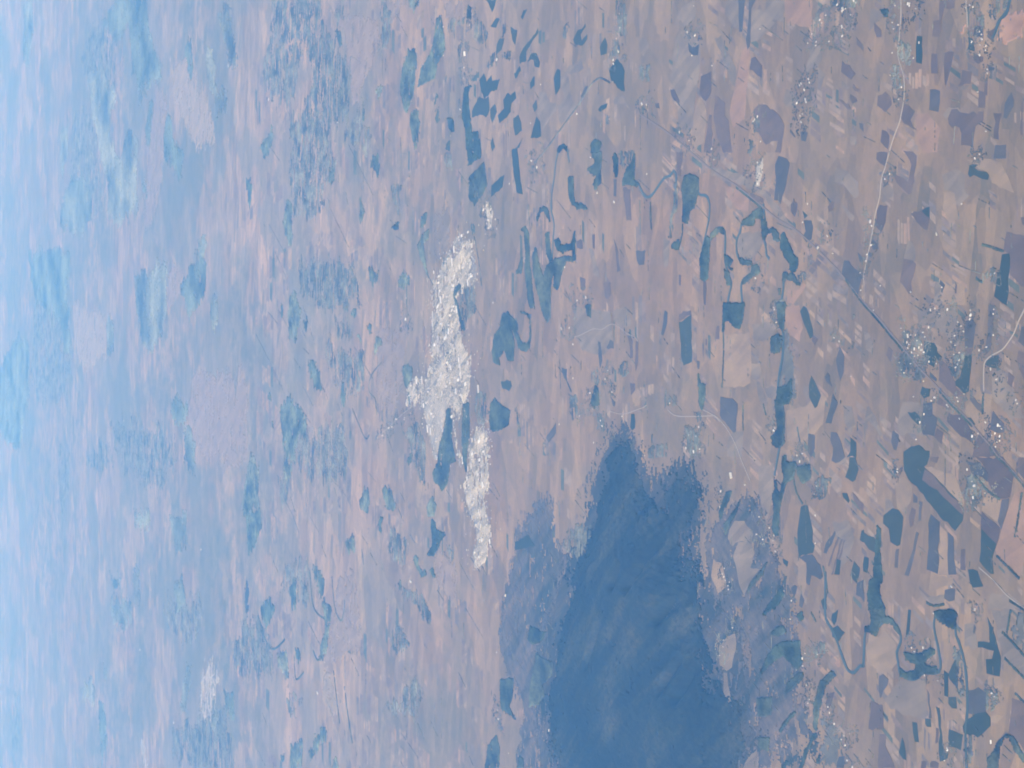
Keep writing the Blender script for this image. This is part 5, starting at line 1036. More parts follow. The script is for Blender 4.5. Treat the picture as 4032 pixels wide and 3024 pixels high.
('forest','forest','vast dark blue-green hill forest above the great dark forest','forest',[(-578,21656),(-675,21559),(-912,21274),(-1274,21180),(-1384,20964),(-1589,20782),(-1724,20662),(-1668,20544),(-1383,20544),(-1164,20426),(-995,20081),(-1087,19800),(-1335,19718),(-1597,19856),(-1733,20138),(-2008,20081),(-2092,19473),(-2262,19366),(-2432,19690),(-2733,19527),(-2989,19745),(-3031,19207),(-3210,19050),(-3371,18794),(-3596,18693),(-4185,18794),(-5130,23760),(-4496,23837),(-4098,24068),(-3641,23914),(-2948,23534),(-2564,23165),(-2360,23238),(-2131,23020),(-1941,22595),(-1700,22457),(-1352,22184),(-1074,22218),(-835,21917)]),
('foot','hill_slope','large mauve foothill slope above the great dark forest','hillside',[(-2179,25374),(-1820,25120),(-1552,24383),(-1380,23991),(-1575,23837),(-1792,23837),(-2002,23760),(-2104,24383),(-2309,24870),(-2144,25288)]),
('crop','crop_field','deep green crop field left of the great dark forest','field',[(-2059,25288),(-1939,24788),(-2060,24544),(-2173,25288)]),
('thick','scrub','broad grey-green scrub patch above the great dark forest','scrub',[(-1766,23459),(-1627,22526),(-1947,22665),(-2110,23093),(-1991,23609)]),
('foot','hill_slope','large mauve foothill slope left of the great dark forest','hillside',[(-2909,25808),(-2458,25288),(-2186,24383),(-2783,25120),(-3142,25036),(-3152,24624),(-2860,24225),(-2224,23837),(-2386,23238),(-2575,23275),(-2925,23572),(-3619,23952),(-3776,24107),(-4134,24870),(-3963,25459),(-3499,25896)]),
('pale','sandy_field','pale sandy field below the riverside woods','field',[(-1798,19207),(-1826,18999),(-2038,18896),(-2147,19102),(-1982,19260)]),
('road','road','short pale road left of the curving pale road','road',[(-256,19527),(-319,19207),(-384,19050)]),
('fring','hill_slope','large dark wooded lower slope above the great dark forest','hillside',[(-404,21656),(-644,21336),(-970,20903),(-1250,20722),(-951,20426),(-819,20024),(-985,19581),(-1318,19419),(-1642,19527),(-1842,19745),(-2022,19207),(-2342,19050),(-2701,19260),(-2919,19207),(-3092,18845),(-3368,18495),(-4109,18396),(-5233,24304),(-4421,24383),(-4042,24624),(-3455,24383),(-2862,23991),(-2481,23685),(-2205,23609),(-1895,23020),(-1511,22736),(-1116,22595),(-768,22184)]),
('foot','hill_slope','large mauve foothill slope above the bottom right orchards','hillside',[(-1688,19527),(-1338,18999),(-1139,18593),(-1161,18203),(-1575,18013),(-2071,17462),(-2674,17329),(-3326,17552),(-3781,18013),(-3930,18845),(-3596,18693),(-3031,19207),(-2733,19527),(-2144,19313)]),
('foot','hill_slope','large narrow mauve foothill slope left of the great dark forest','hillside',[(-3499,25896),(-2784,25720),(-2109,25204),(-1425,24068),(-2002,23760),(-2110,23093),(-2571,23238),(-3522,23837),(-4086,23991),(-4806,23760),(-5079,25288),(-4162,24870)]),
('foot','hill_slope','large broad mauve foothill slope left of the curving pale road','hillside',[(-1941,22595),(-1719,22736),(-1334,22320),(-1027,22320),(-530,21721),(-649,21527),(-858,21149),(-1301,20782),(-998,20426),(-886,19968),(-1056,19635),(-1412,19473),(-1704,19745),(-1887,20310),(-1475,21274),(-1514,21917)]),
('wood','wood','dark green wood left of the great dark forest, third nearest to it','wood',[(-3948,25887),(-3857,25334),(-4078,25383),(-4262,25508),(-4386,25235),(-4357,25583),(-4345,25836)]),
('wood','wood','dark green wood left of the great dark forest, farthest from it','wood',[(-5255,26515),(-4901,26356),(-4714,26042),(-4857,25887),(-5153,25938)]),
('wood','wood','dark green wood left of the great dark forest, second nearest to it','wood',[(-3781,24659),(-3436,24473),(-3472,23882),(-3635,23927),(-3788,24243),(-3909,24197),(-4054,24426),(-4150,24754)]),
('wood','wood','dark green wood left of the great dark forest, nearest to it','wood',[(-3282,24801),(-3109,24707),(-3111,24152),(-3232,24243),(-3319,24566)]),
('wood','wood','small dark green wood below the great dark forest','wood',[(-5002,25187),(-4822,25089),(-4863,24944),(-4959,24944)]),
('wood','wood','small dark green wood above the hooked far river bends, second nearest to it','wood',[(-1918,32930),(-1701,32557),(-1890,32400),(-2081,32557),(-2092,32984)]),
('wood','wood','small narrow dark green wood below the pale town, farthest from it','wood',[(-1726,31634),(-1645,31386),(-1731,31190),(-1964,31238),(-1945,31386)]),
('wood','wood','small narrow dark green wood above the hooked far river bends, second nearest to it','wood',[(-2232,31835),(-2085,31684),(-2158,31534),(-2360,31684)]),
('thick','scrub','grey-green scrub patch right of the hooked far river bends, farthest from it','scrub',[(-2313,31190),(-2233,30804),(-2261,30427),(-2459,30242),(-2743,30335),(-2786,30852),(-2637,31190)]),
('wood','wood','small dark green wood below the pale town','wood',[(-1820,29172),(-1654,28915),(-1769,28704),(-1952,28830),(-1958,29129)]),
('wood','wood','dark green wood below the pale town, farthest from it','wood',[(-1985,28958),(-2003,28830),(-2145,28704),(-2145,28331),(-2192,28290),(-2284,28537),(-2375,28579),(-2535,28873),(-2546,29172),(-2362,28915),(-2162,28958)]),
('thick','scrub','small narrow grey-green scrub patch below the pale town','scrub',[(-2170,28331),(-2442,27847),(-2567,27887),(-2406,28168)]),
('wood','wood','small dark green wood right of the hooked far river bends, second nearest to it','wood',[(-2602,29878),(-2606,29609),(-2726,29654),(-2807,29389),(-2741,29215),(-2843,29215),(-2888,29433),(-2737,29788)]),
('wood','wood','small dark green wood right of the hooked far river bends, farthest from it','wood',[(-2777,29043),(-2703,28915),(-2814,28746),(-2851,28873)]),
('wood','wood','small dark green wood right of the hooked far river bends, nearest to it','wood',[(-3130,30804),(-3059,30474),(-3130,30521)]),
('belt','tree_line','short dark line of trees above the hooked far river bends','tree line',[(-2743,32849),(-3023,32716)]),
('thick','scrub','grey-green scrub patch right of the hooked far river bends, second nearest to it','scrub',[(-3196,30521),(-3127,29521),(-3356,29000),(-3567,29086),(-3530,29433),(-3308,29788),(-3307,30427)]),
('pink','stubble_field','rosy stubble field right of the hooked far river bends','field',[(-2453,28788),(-2576,27847),(-3228,27768),(-3008,28662)]),
('wood','wood','narrow dark green wood above the largest far hazy wood, farthest from it','wood',[(15296,83591),(14823,80905),(13304,80646),(12496,81959),(13247,84149)]),
('wood','wood','large dark green wood above the largest far hazy wood','wood',[(10808,62586),(10957,58974),(10123,54244),(9277,54003),(8606,53290),(8048,51915),(7731,52140),(8050,53290),(7702,54244),(8068,55739),(8800,56779),(10285,57584),(9865,58974),(10002,59839)]),
('wood','wood','large narrow dark green wood beside the largest far hazy wood','wood',[(9754,65582),(9467,62905),(8616,60729),(8287,59260),(7980,61031),(7224,60729),(6298,58691),(6869,57584),(6536,55739),(5732,55996),(4693,55485),(4691,57045),(4536,58974),(5116,61336),(5697,60729),(6972,62586),(8052,63884)]),
('thick','scrub','large grey-green scrub patch above the largest far hazy wood','scrub',[(10453,67367),(11054,63229),(9956,59548),(9202,60430),(8287,59260),(9656,64553)]),
('wood','wood','narrow dark green wood left of the largest far hazy wood','wood',[(7382,72475),(8769,72056),(8687,70029),(7803,70426),(7090,71642)]),
('wood','wood','large dark green wood below the largest far hazy wood, nearest to it','wood',[(5627,72475),(6545,70827),(6665,66642),(6038,64553),(5181,64553),(4801,66642)]),
('wood','wood','narrow dark green wood right of the largest far hazy wood, second nearest to it','wood',[(6511,51693),(6673,50820),(5882,50183),(5453,48955),(4886,49155),(5336,49975),(5563,51472)]),
('wood','wood','narrow dark green wood right of the largest far hazy wood, third nearest to it','wood',[(7436,46296),(7405,45411),(6583,44895),(6127,43732),(5884,43895),(6110,44895)]),
('wood','wood','narrow dark green wood right of the largest far hazy wood, farthest from it','wood',[(8138,44895),(8172,43732),(7297,43411),(6723,42625),(6829,43571),(7398,44059)]),
('wood','wood','narrow dark green wood above the largest far hazy wood, nearest to it','wood',[(8176,48557),(8011,47973),(7095,47590),(7696,48755)]),
('wood','wood','small narrow dark green wood above the largest far hazy wood','wood',[(7902,55739),(7923,54982),(7474,54982)]),
('wood','wood','narrow dark green wood right of the largest far hazy wood, nearest to it','wood',[(7428,54003),(7415,53290),(6357,53763),(6600,54488)]),
('wood','wood','small narrow dark green wood right of the largest far hazy wood, nearest to it','wood',[(5576,55232),(5269,54123),(5078,54244)]),
('wood','wood','small dark green wood below the largest far hazy wood','wood',[(3288,47214),(3147,46116),(2953,46296),(3098,47590)]),
('thick','scrub','large narrow grey-green scrub patch left of the largest far hazy wood','scrub',[(8696,69248),(8370,64553),(6806,63229),(5531,61955),(5130,63884),(6841,65932),(7412,69637)]),
('pink','stubble_field','narrow rosy stubble field above the largest far hazy wood','field',[(9340,59260),(9387,58133),(8434,58411),(8981,60133)]),
('pink','stubble_field','large narrow rosy stubble field right of the largest far hazy wood','field',[(7701,53056),(7119,51036),(5453,51915),(4200,53290),(4122,54982),(6062,54003)]),
('pale','sandy_field','large pale sandy field right of the largest far hazy wood','field',[(8110,51036),(7623,48755),(6566,46296),(5623,45066),(5322,47027),(6756,49975)]),
('wood','wood','large narrow dark green wood beside the left picture edge','wood',[(1119,90794),(1936,85866),(1372,81959),(-304,82227),(-2553,85286),(-2480,89512),(-2246,93469),(133,94864)]),
('wood','wood','large dark green wood above the left picture edge','wood',[(5114,82496),(4347,69637),(3118,70827),(1276,69637),(1089,70827),(2124,72475),(2747,75091),(3265,79877)]),
('thick','scrub','large grey-green scrub patch right of the left picture edge','scrub',[(3207,79877),(2961,70827),(760,69248),(-265,71232),(-740,77413),(294,81429)]),
('wood','wood','large dark green wood below the largest far hazy wood, farthest from it','wood',[(2796,56255),(3020,51253),(2102,51253),(1125,52140),(752,53290),(1015,54734),(1853,55485)]),
('wood','wood','dark green wood below the largest far hazy wood','wood',[(2324,49358),(2756,47781),(2943,46116),(2250,46116),(1931,46842),(1730,48166)]),
('wood','wood','narrow dark green wood below the largest far hazy wood','wood',[(1787,45761),(2093,44895),(1451,44895),(1189,45238)]),
('wood','wood','narrow dark green wood right of the left picture edge, nearest to it','wood',[(1947,61336),(1777,60133),(932,60133),(945,61031)]),
('wood','wood','dark green wood right of the left picture edge','wood',[(-494,50606),(-300,49767),(-546,48361),(-802,48557),(-1094,50394)]),
('wood','wood','narrow dark green wood right of the left picture edge, farthest from it','wood',[(-1212,48955),(-1020,48557),(-1495,47401),(-2072,47590),(-1864,48755)]),
('thick','scrub','broad grey-green scrub patch right of the left picture edge','scrub',[(-2249,66285),(-2017,61955),(-2207,59548),(-2497,61336),(-2663,63229)]),
('thick','scrub','narrow grey-green scrub patch below the left picture edge','scrub',[(-2303,72899),(-2833,70029),(-4211,70827),(-4305,72475)]),
('wood','wood','narrow dark green wood above the hooked far river bends, farthest from it','wood',[(-2053,41717),(-1871,41145),(-2522,41145),(-2572,42015)]),
('thick','scrub','large broad grey-green scrub patch right of the left picture edge','scrub',[(-1363,61336),(-1038,55739),(-1280,51915),(-1796,49975),(-2519,51915),(-2554,57313)]),
('pink','stubble_field','large rosy stubble field above the hooked far river bends','field',[(318,47401),(157,42015),(-1099,41422),(-1773,42625),(-1573,46477),(-727,48361)]),
('pale','sandy_field','large pale sandy field right of the left picture edge','field',[(2529,68864),(1947,61336),(772,61644),(434,65932),(959,68864)]),
('pink','stubble_field','rosy stubble field below the largest far hazy wood','field',[(2779,51036),(2819,48955),(2176,49358),(1995,51472)]),
('wood','wood','small dark green wood above the small pale far settlement, farthest from it','wood',[(-3611,56508),(-3236,53693),(-3620,53938),(-3732,55713)]),
('wood','wood','dark green wood above the small pale far settlement, farthest from it','wood',[(-3350,50910),(-3169,48588),(-3795,48488),(-4046,49830),(-3748,50473)]),
('wood','wood','small narrow dark green wood above the small pale far settlement','wood',[(-5071,56508),(-4961,55713),(-5855,55323),(-5835,55976)]),
('wood','wood','small dark green wood above the small pale far settlement, nearest to it','wood',[(-5715,60828),(-5502,58449),(-5878,59616)]),
('wood','wood','dark green wood above the small pale far settlement, nearest to it','wood',[(-4886,50257),(-4601,49202),(-5330,48588),(-5403,50042)]),
('thick','scrub','large broad grey-green scrub patch above the small pale far settlement','scrub',[(-5301,51355),(-5111,46458),(-5703,46644),(-6323,48791),(-5874,51580)]),
('wood','wood','narrow dark green wood left of the small pale far settlement, nearest to it','wood',[(-7868,49619),(-6783,48588),(-6815,47989),(-7744,48791)]),
('wood','wood','dark green wood left of the small pale far settlement','wood',[(-9789,66915),(-9197,64415),(-9634,63733),(-10089,66547)]),
('wood','wood','small narrow dark green wood left of the small pale far settlement','wood',[(-8452,62410),(-8519,61138),(-8840,61451)]),
('thick','scrub','large broad grey-green scrub patch below the small pale far settlement','scrub',[(-8390,50042),(-7199,44667),(-7666,43325),(-8141,43001),(-9458,50473)]),
('pale2','cream_field','large narrow cream bare ground beside the small pale far settlement','ground',[(-6254,46458),(-6104,45546),(-6510,44667),(-7182,45015),(-7725,46273),(-7400,47212)]),
('pale2','cream_field','small cream bare ground below the small pale far settlement','ground',[(-9769,55066),(-9580,54185),(-10091,54061),(-10211,55195)]),
('wood','wood','broad dark green wood left of the small pale far settlement','wood',[(-6406,60828),(-6067,57882),(-6374,56240),(-6917,59616)]),
('wood','wood','small narrow dark green wood below the small pale far settlement','wood',[(-7234,45368),(-7199,44667),(-7667,45015),(-7682,45546)]),
('wood','wood','dark green wood right of the small pale far settlement, nearest to it','wood',[(-6655,43987),(-6572,43163),(-7015,43001),(-7029,43987)]),
('thick','scrub','narrow grey-green scrub patch left of the small pale far settlement','scrub',[(-14598,89421),(-12818,86298),(-14553,85108),(-15989,87522)]),
('wood','wood','narrow dark green wood left of the small pale far settlement, farthest from it','wood',[(-9728,63065),(-9491,61768),(-10654,61451),(-11284,62410)]),
('wood','wood','small dark green wood left of the lake-shaped dark wood, farthest from it','wood',[(6035,34671),(5962,34049),(5794,34151)]),
('wood','wood','dark green wood left of the lake-shaped dark wood','wood',[(4678,40658),(4981,39555),(4711,39287),(4543,39962)]),
('wood','wood','narrow dark green wood below the lake-shaped dark wood, farthest from it','wood',[(3022,38634),(3566,38125),(3189,37752),(2728,37752),(2571,38000)]),
('wood','wood','small narrow dark green wood right of the largest far hazy wood, farthest from it','wood',[(4215,41970),(4129,41377),(3639,41524)]),
('thick','scrub','large grey-green scrub patch left of the lake-shaped dark wood, nearest to it','scrub',[(7534,39555),(6845,35645),(6093,35206),(5313,33546),(4434,33745),(4389,35645),(4728,37385),(5378,36094),(6204,36788),(6955,39690)]),
('thick','scrub','large grey-green scrub patch below the lake-shaped dark wood','scrub',[(5060,38000),(4716,35645),(3869,34566),(3059,36094),(3063,38000)]),
('wood','wood','small dark green wood below the lake-shaped dark wood, nearest to it','wood',[(3708,35098),(3736,34566),(3490,34777)]),
('belt','tree_line','short dark line of trees below the lake-shaped dark wood','tree line',[(3279,33896),(3032,33745)]),
('wood','wood','narrow dark green wood right of the largest far hazy wood, fourth nearest to it','wood',[(7965,43683),(7551,43362),(6850,43045),(6878,43683)]),
('wood','wood','small narrow dark green wood below the lake-shaped dark wood, second nearest to it','wood',[(3662,32298),(3673,31931),(3286,31751),(3553,32206)]),
('wood','wood','small narrow dark green wood below the lake-shaped dark wood, farthest from it','wood',[(3120,32959),(2793,32673),(2663,32959)]),
('thick','scrub','grey-green scrub patch below the lake-shaped dark wood, farthest from it','scrub',[(3107,31133),(3077,30537),(2681,30621),(2962,31133)]),
('wood','wood','small dark green wood below the lake-shaped dark wood, farthest from it','wood',[(2456,31133),(2544,30705),(2354,30705)]),
('wood','wood','small narrow dark green wood left of the tangled river loops','wood',[(2366,29561),(2566,29171),(2389,29248)]),
('wood','wood','small dark green wood above the lake-shaped dark wood','wood',[(5872,30123),(5750,29561),(5657,29961)]),
('thick','scrub','narrow grey-green scrub patch above the lake-shaped dark wood','scrub',[(6174,31841),(6096,31395),(5615,31133),(5353,31307),(5506,31661)]),
('wood','wood','small dark green wood left of the lake-shaped dark wood, nearest to it','wood',[(4771,32022),(4784,31572),(4636,31751)]),
('wood','wood','small narrow dark green wood below the lake-shaped dark wood, nearest to it','wood',[(4505,32863),(4456,32673),(4229,32673)]),
('thick','scrub','large grey-green scrub patch left of the lake-shaped dark wood, farthest from it','scrub',[(6805,39690),(6184,37025),(5400,37506),(5398,39287),(6148,40377)]),
('thick','scrub','small grey-green scrub patch above the lake-shaped dark wood','scrub',[(6496,34566),(6389,33947),(6143,34358)]),
('thick','scrub','grey-green scrub patch below the lake-shaped dark wood, nearest to it','scrub',[(4327,33947),(4569,32768),(3990,32114),(3821,32863)]),
('pink','stubble_field','rosy stubble field above the lake-shaped dark wood','field',[(6096,31395),(5872,30123),(5798,30790),(5654,31220)]),
('pink','stubble_field','large rosy stubble field left of the lake-shaped dark wood','field',[(6552,35206),(5805,31841),(5348,31751),(4643,33348),(5893,33947)]),
('wood','wood','narrow dark green wood left of the pale town, farthest from it','wood',[(1653,38125),(1685,37506),(1274,37144),(828,37506),(898,38125)]),
('wood','wood','small narrow dark green wood left of the pale town, third nearest to it','wood',[(1531,38763),(1522,38505),(1146,38698)]),
('wood','wood','small dark green wood left of the pale town, farthest from it','wood',[(1157,37025),(1203,36671),(1007,36671)]),
('wood','wood','small narrow dark green wood left of the pale town, farthest from it','wood',[(-244,39825),(-182,39555),(-451,39421)]),
('wood','wood','small narrow dark green wood above the hooked far river bends, farthest from it','wood',[(-573,39622),(-897,39287),(-842,39488)]),
('wood','wood','large dark green wood left of the pale town','wood',[(-444,38763),(-204,38000),(-316,37506),(-700,36554),(-929,36788),(-886,37385),(-1407,37629),(-1400,38251),(-1030,38634)]),
('wood','wood','small dark green wood above the hooked far river bends, farthest from it','wood',[(-1438,38505),(-1522,37629),(-1738,38000),(-1760,38505)]),
('wood','wood','narrow dark green wood left of the pale town, nearest to it','wood',[(389,36554),(411,35981),(-83,35425),(-57,36094)]),
('wood','wood','small dark green wood left of the pale town, sixth nearest to it','wood',[(-133,34254),(-2,34049),(-235,33745),(-289,34049)]),
('wood','wood','small narrow dark green wood left of the pale town, second nearest to it','wood',[(380,33007),(352,32768),(176,32816)]),
('belt','tree_line','dark line of trees left of the pale town, nearest to it','tree line',[(341,31661),(123,32298),(-127,32391),(-249,32022),(-495,31931)]),
('belt','tree_line','dark line of trees left of the pale town, farthest from it','tree line',[(-414,33447),(-884,32673),(-827,32391)]),
('wood','wood','small dark green wood above the pale town, farthest from it','wood',[(1924,32391),(1717,31751),(1565,32206)]),
('wood','wood','small dark green wood above the pale town, second nearest to it','wood',[(1618,30705),(1772,30453),(1610,30042),(1488,30453)]),
('wood','wood','small dark green wood left of the pale town, seventh nearest to it','wood',[(1212,33546),(1301,33153),(1099,33250)]),
('wood','wood','small dark green wood left of the pale town, fourth nearest to it','wood',[(1004,32579),(996,32298),(849,32391)]),
('wood','wood','small dark green wood left of the pale town, third nearest to it','wood',[(838,31931),(658,31572),(544,32114)]),
('wood','wood','small dark green wood left of the pale town, fifth nearest to it','wood',[(817,33201),(784,32863),(684,32959)]),
('wood','wood','dark green wood above the hooked far river bends, farthest from it','wood',[(-1411,41377),(-1789,40658),(-2495,40658),(-2586,42272),(-2160,41970)]),
('thick','scrub','narrow grey-green scrub patch above the hooked far river bends','scrub',[(-1894,38893),(-1738,38000),(-2358,38251),(-2394,38893)]),
('wood','wood','small dark green wood left of the pale town, second nearest to it','wood',[(211,30453),(255,29961),(-25,30123)]),
('wood','wood','small narrow dark green wood below the pale town, nearest to it','wood',[(-1225,30287),(-1029,30042),(-1169,30042)]),
('thick','scrub','grey-green scrub patch left of the pale town','scrub',[(1142,34671),(1108,33546),(853,33645),(874,34566)]),
('wood','wood','small dark green wood above the hooked far river bends, third nearest to it','wood',[(-2057,32959),(-1715,32673),(-1977,32391)]),
('wood','wood','dark green wood below the pale town, nearest to it','wood',[(-1663,31572),(-1666,31133),(-1933,30790),(-1968,31395)]),
('thick','scrub','large broad grey-green scrub patch left of the pale town, farthest from it','scrub',[(2257,37506),(2038,33546),(1395,32959),(1382,35425),(1704,37264)]),
('thick','scrub','large broad grey-green scrub patch left of the pale town, nearest to it','scrub',[(622,35425),(526,32579),(-128,32768),(132,34777)]),
('thick','scrub','large broad grey-green scrub patch above the hooked far river bends, farthest from it','scrub',[(-1003,37506),(-785,33947),(-1421,33546),(-1755,35206),(-1565,37264)]),
('pink','stubble_field','large rosy stubble field left of the pale town','field',[(909,31841),(865,30123),(-120,30621),(-556,31133),(-125,32022)]),
('wood','wood','dark green wood above the hooked far river bends, nearest to it','wood',[(-2584,42239),(-2554,40591),(-2823,40375),(-2983,40881),(-3450,41176),(-3452,41626),(-2882,41777)]),
('wood','wood','small narrow dark green wood left of the hooked far river bends','wood',[(-4165,42007),(-4162,41626),(-4774,41626),(-4669,41854)]),
('wood','wood','dark green wood left of the hooked far river bends','wood',[(-4499,40519),(-4355,40020),(-4205,39602),(-4370,39260),(-4575,39465),(-4852,40020),(-4743,40447)]),
('belt','tree_line','dark line of trees left of the hooked far river bends','tree line',[(-4648,40736),(-5101,40020),(-5172,39328),(-4879,38396)]),
('wood','wood','dark green wood below the hooked far river bends','wood',[(-5291,39058),(-5162,38266),(-5486,38008),(-5547,38924)]),
('belt','tree_line','dark line of trees beside the hooked far river bends','tree line',[(-3392,36410),(-3995,36175),(-4148,35487),(-4061,34931)]),
('wood','wood','narrow dark green wood beside the hooked far river bends','wood',[(-3926,35487),(-3798,35041),(-4022,34822),(-4375,35041),(-4830,35375),(-4943,35828),(-4593,35487),(-4235,35263)]),
('belt','tree_line','dark line of trees right of the hooked far river bends','tree line',[(-3366,34822),(-3890,34606),(-4062,34180),(-3825,33971),(-3691,33971)]),
('wood','wood','narrow dark green wood above the hooked far river bends, nearest to it','wood',[(-3326,36292),(-3268,35943),(-3488,35263),(-3770,35600),(-3493,35943)]),
('wood','wood','small dark green wood below the hooked far river bends, nearest to it','wood',[(-5024,37628),(-4905,37132),(-5153,37255)]),
('belt','tree_line','dark line of trees below the hooked far river bends, nearest to it','tree line',[(-5083,37628),(-5506,37503),(-5308,36889)]),
('belt','tree_line','short dark line of trees below the hooked far river bends','tree line',[(-4817,36175),(-4943,35828),(-4802,35375)]),
('wood','wood','small dark green wood above the hooked far river bends, nearest to it','wood',[(-2721,33867),(-2552,33357),(-2834,33256),(-2865,33661)]),
('wood','wood','small narrow dark green wood above the hooked far river bends, nearest to it','wood',[(-3766,38008),(-3632,37503),(-4072,37503),(-4169,37881)]),
('belt','tree_line','dark line of trees below the hooked far river bends, second nearest to it','tree line',[(-5162,33971),(-5559,33764),(-6040,33458)]),
('belt','tree_line','dark line of trees below the hooked far river bends, farthest from it','tree line',[(-4992,34714),(-5853,34286)]),
('wood','wood','narrow dark green wood below the hooked far river bends','wood',[(-6612,36410),(-6365,35943),(-6078,35375),(-6181,35152),(-6468,35714),(-6706,36292)]),
('wood','wood','dark green wood right of the small pale far settlement, farthest from it','wood',[(-6879,38008),(-6568,37010),(-7030,37010),(-7261,38008)]),
('wood','wood','small narrow dark green wood right of the small pale far settlement','wood',[(-7089,38724),(-7033,38396),(-7295,38526)]),
('wood','wood','small dark green wood below the hooked far river bends, farthest from it','wood',[(-6520,34714),(-6401,34498),(-6624,34392),(-6680,34714)]),
('pale','sandy_field','narrow pale sandy field below the hooked far river bends','field',[(-5135,35375),(-5034,34822),(-5599,34392),(-5859,34498),(-5607,35375)]),
('pink','stubble_field','large rosy stubble field right of the hooked far river bends','field',[(-3301,34392),(-3183,33357),(-3888,33057),(-4281,32860),(-4734,34392),(-4926,35041),(-4418,34931)]),
('thick','scrub','grey-green scrub patch below the hooked far river bends','scrub',[(-5919,38137),(-5769,36889),(-5902,37010),(-6246,38137)]),
('thick','scrub','grey-green scrub patch right of the hooked far river bends, nearest to it','scrub',[(-3983,31180),(-3839,30568),(-4045,30060),(-4148,30915)]),
('thick','scrub','broad grey-green scrub patch right of the hooked far river bends','scrub',[(-5240,31814),(-4982,30740),(-4500,29895),(-4657,29327),(-5070,29730)]),
('thick','scrub','large broad grey-green scrub patch above the hooked far river bends, nearest to it','scrub',[(-3525,38658),(-3278,36410),(-4043,36648),(-4067,38658)]),
('thick','scrub','large broad grey-green scrub patch right of the small pale far settlement','scrub',[(-5514,43518),(-4727,40881),(-5342,39465),(-5643,39192),(-6079,42711)]),
('road','road','long pale road beside the village on the straight road','road',[(3011,21134),(2689,20297),(2217,19267),(1992,18668),(1742,18100),(1593,17773),(1441,17352),(1197,16860),(991,16494),(724,16095),(626,15915),(525,15747),(438,15617),(364,15493),(292,15382),(141,15158),(49,14983),(-44,14823),(-148,14650),(-229,14500),(-317,14334),(-372,14255),(-485,14068),(-575,13949),(-608,13860),(-787,13570)]),
('belt','tree_line','dark line of trees left of the village on the straight road','tree line',[(942,16418),(720,16113),(615,15933),(513,15765),(426,15634),(351,15510),(282,15408)]),
('belt','tree_line','dark line of trees below the bent road junction','tree line',[(-59,14823),(-162,14650),(-243,14500),(-331,14334)]),
('belt','tree_line','dark line of trees right of the big dark parallelogram field, second nearest to it','tree line',[(-495,14068),(-587,13949),(-620,13860),(-801,13570)]),
('belt','tree_line','dark line of trees below the whitish bare patch','tree line',[(1972,18668),(1722,18100)]),
]
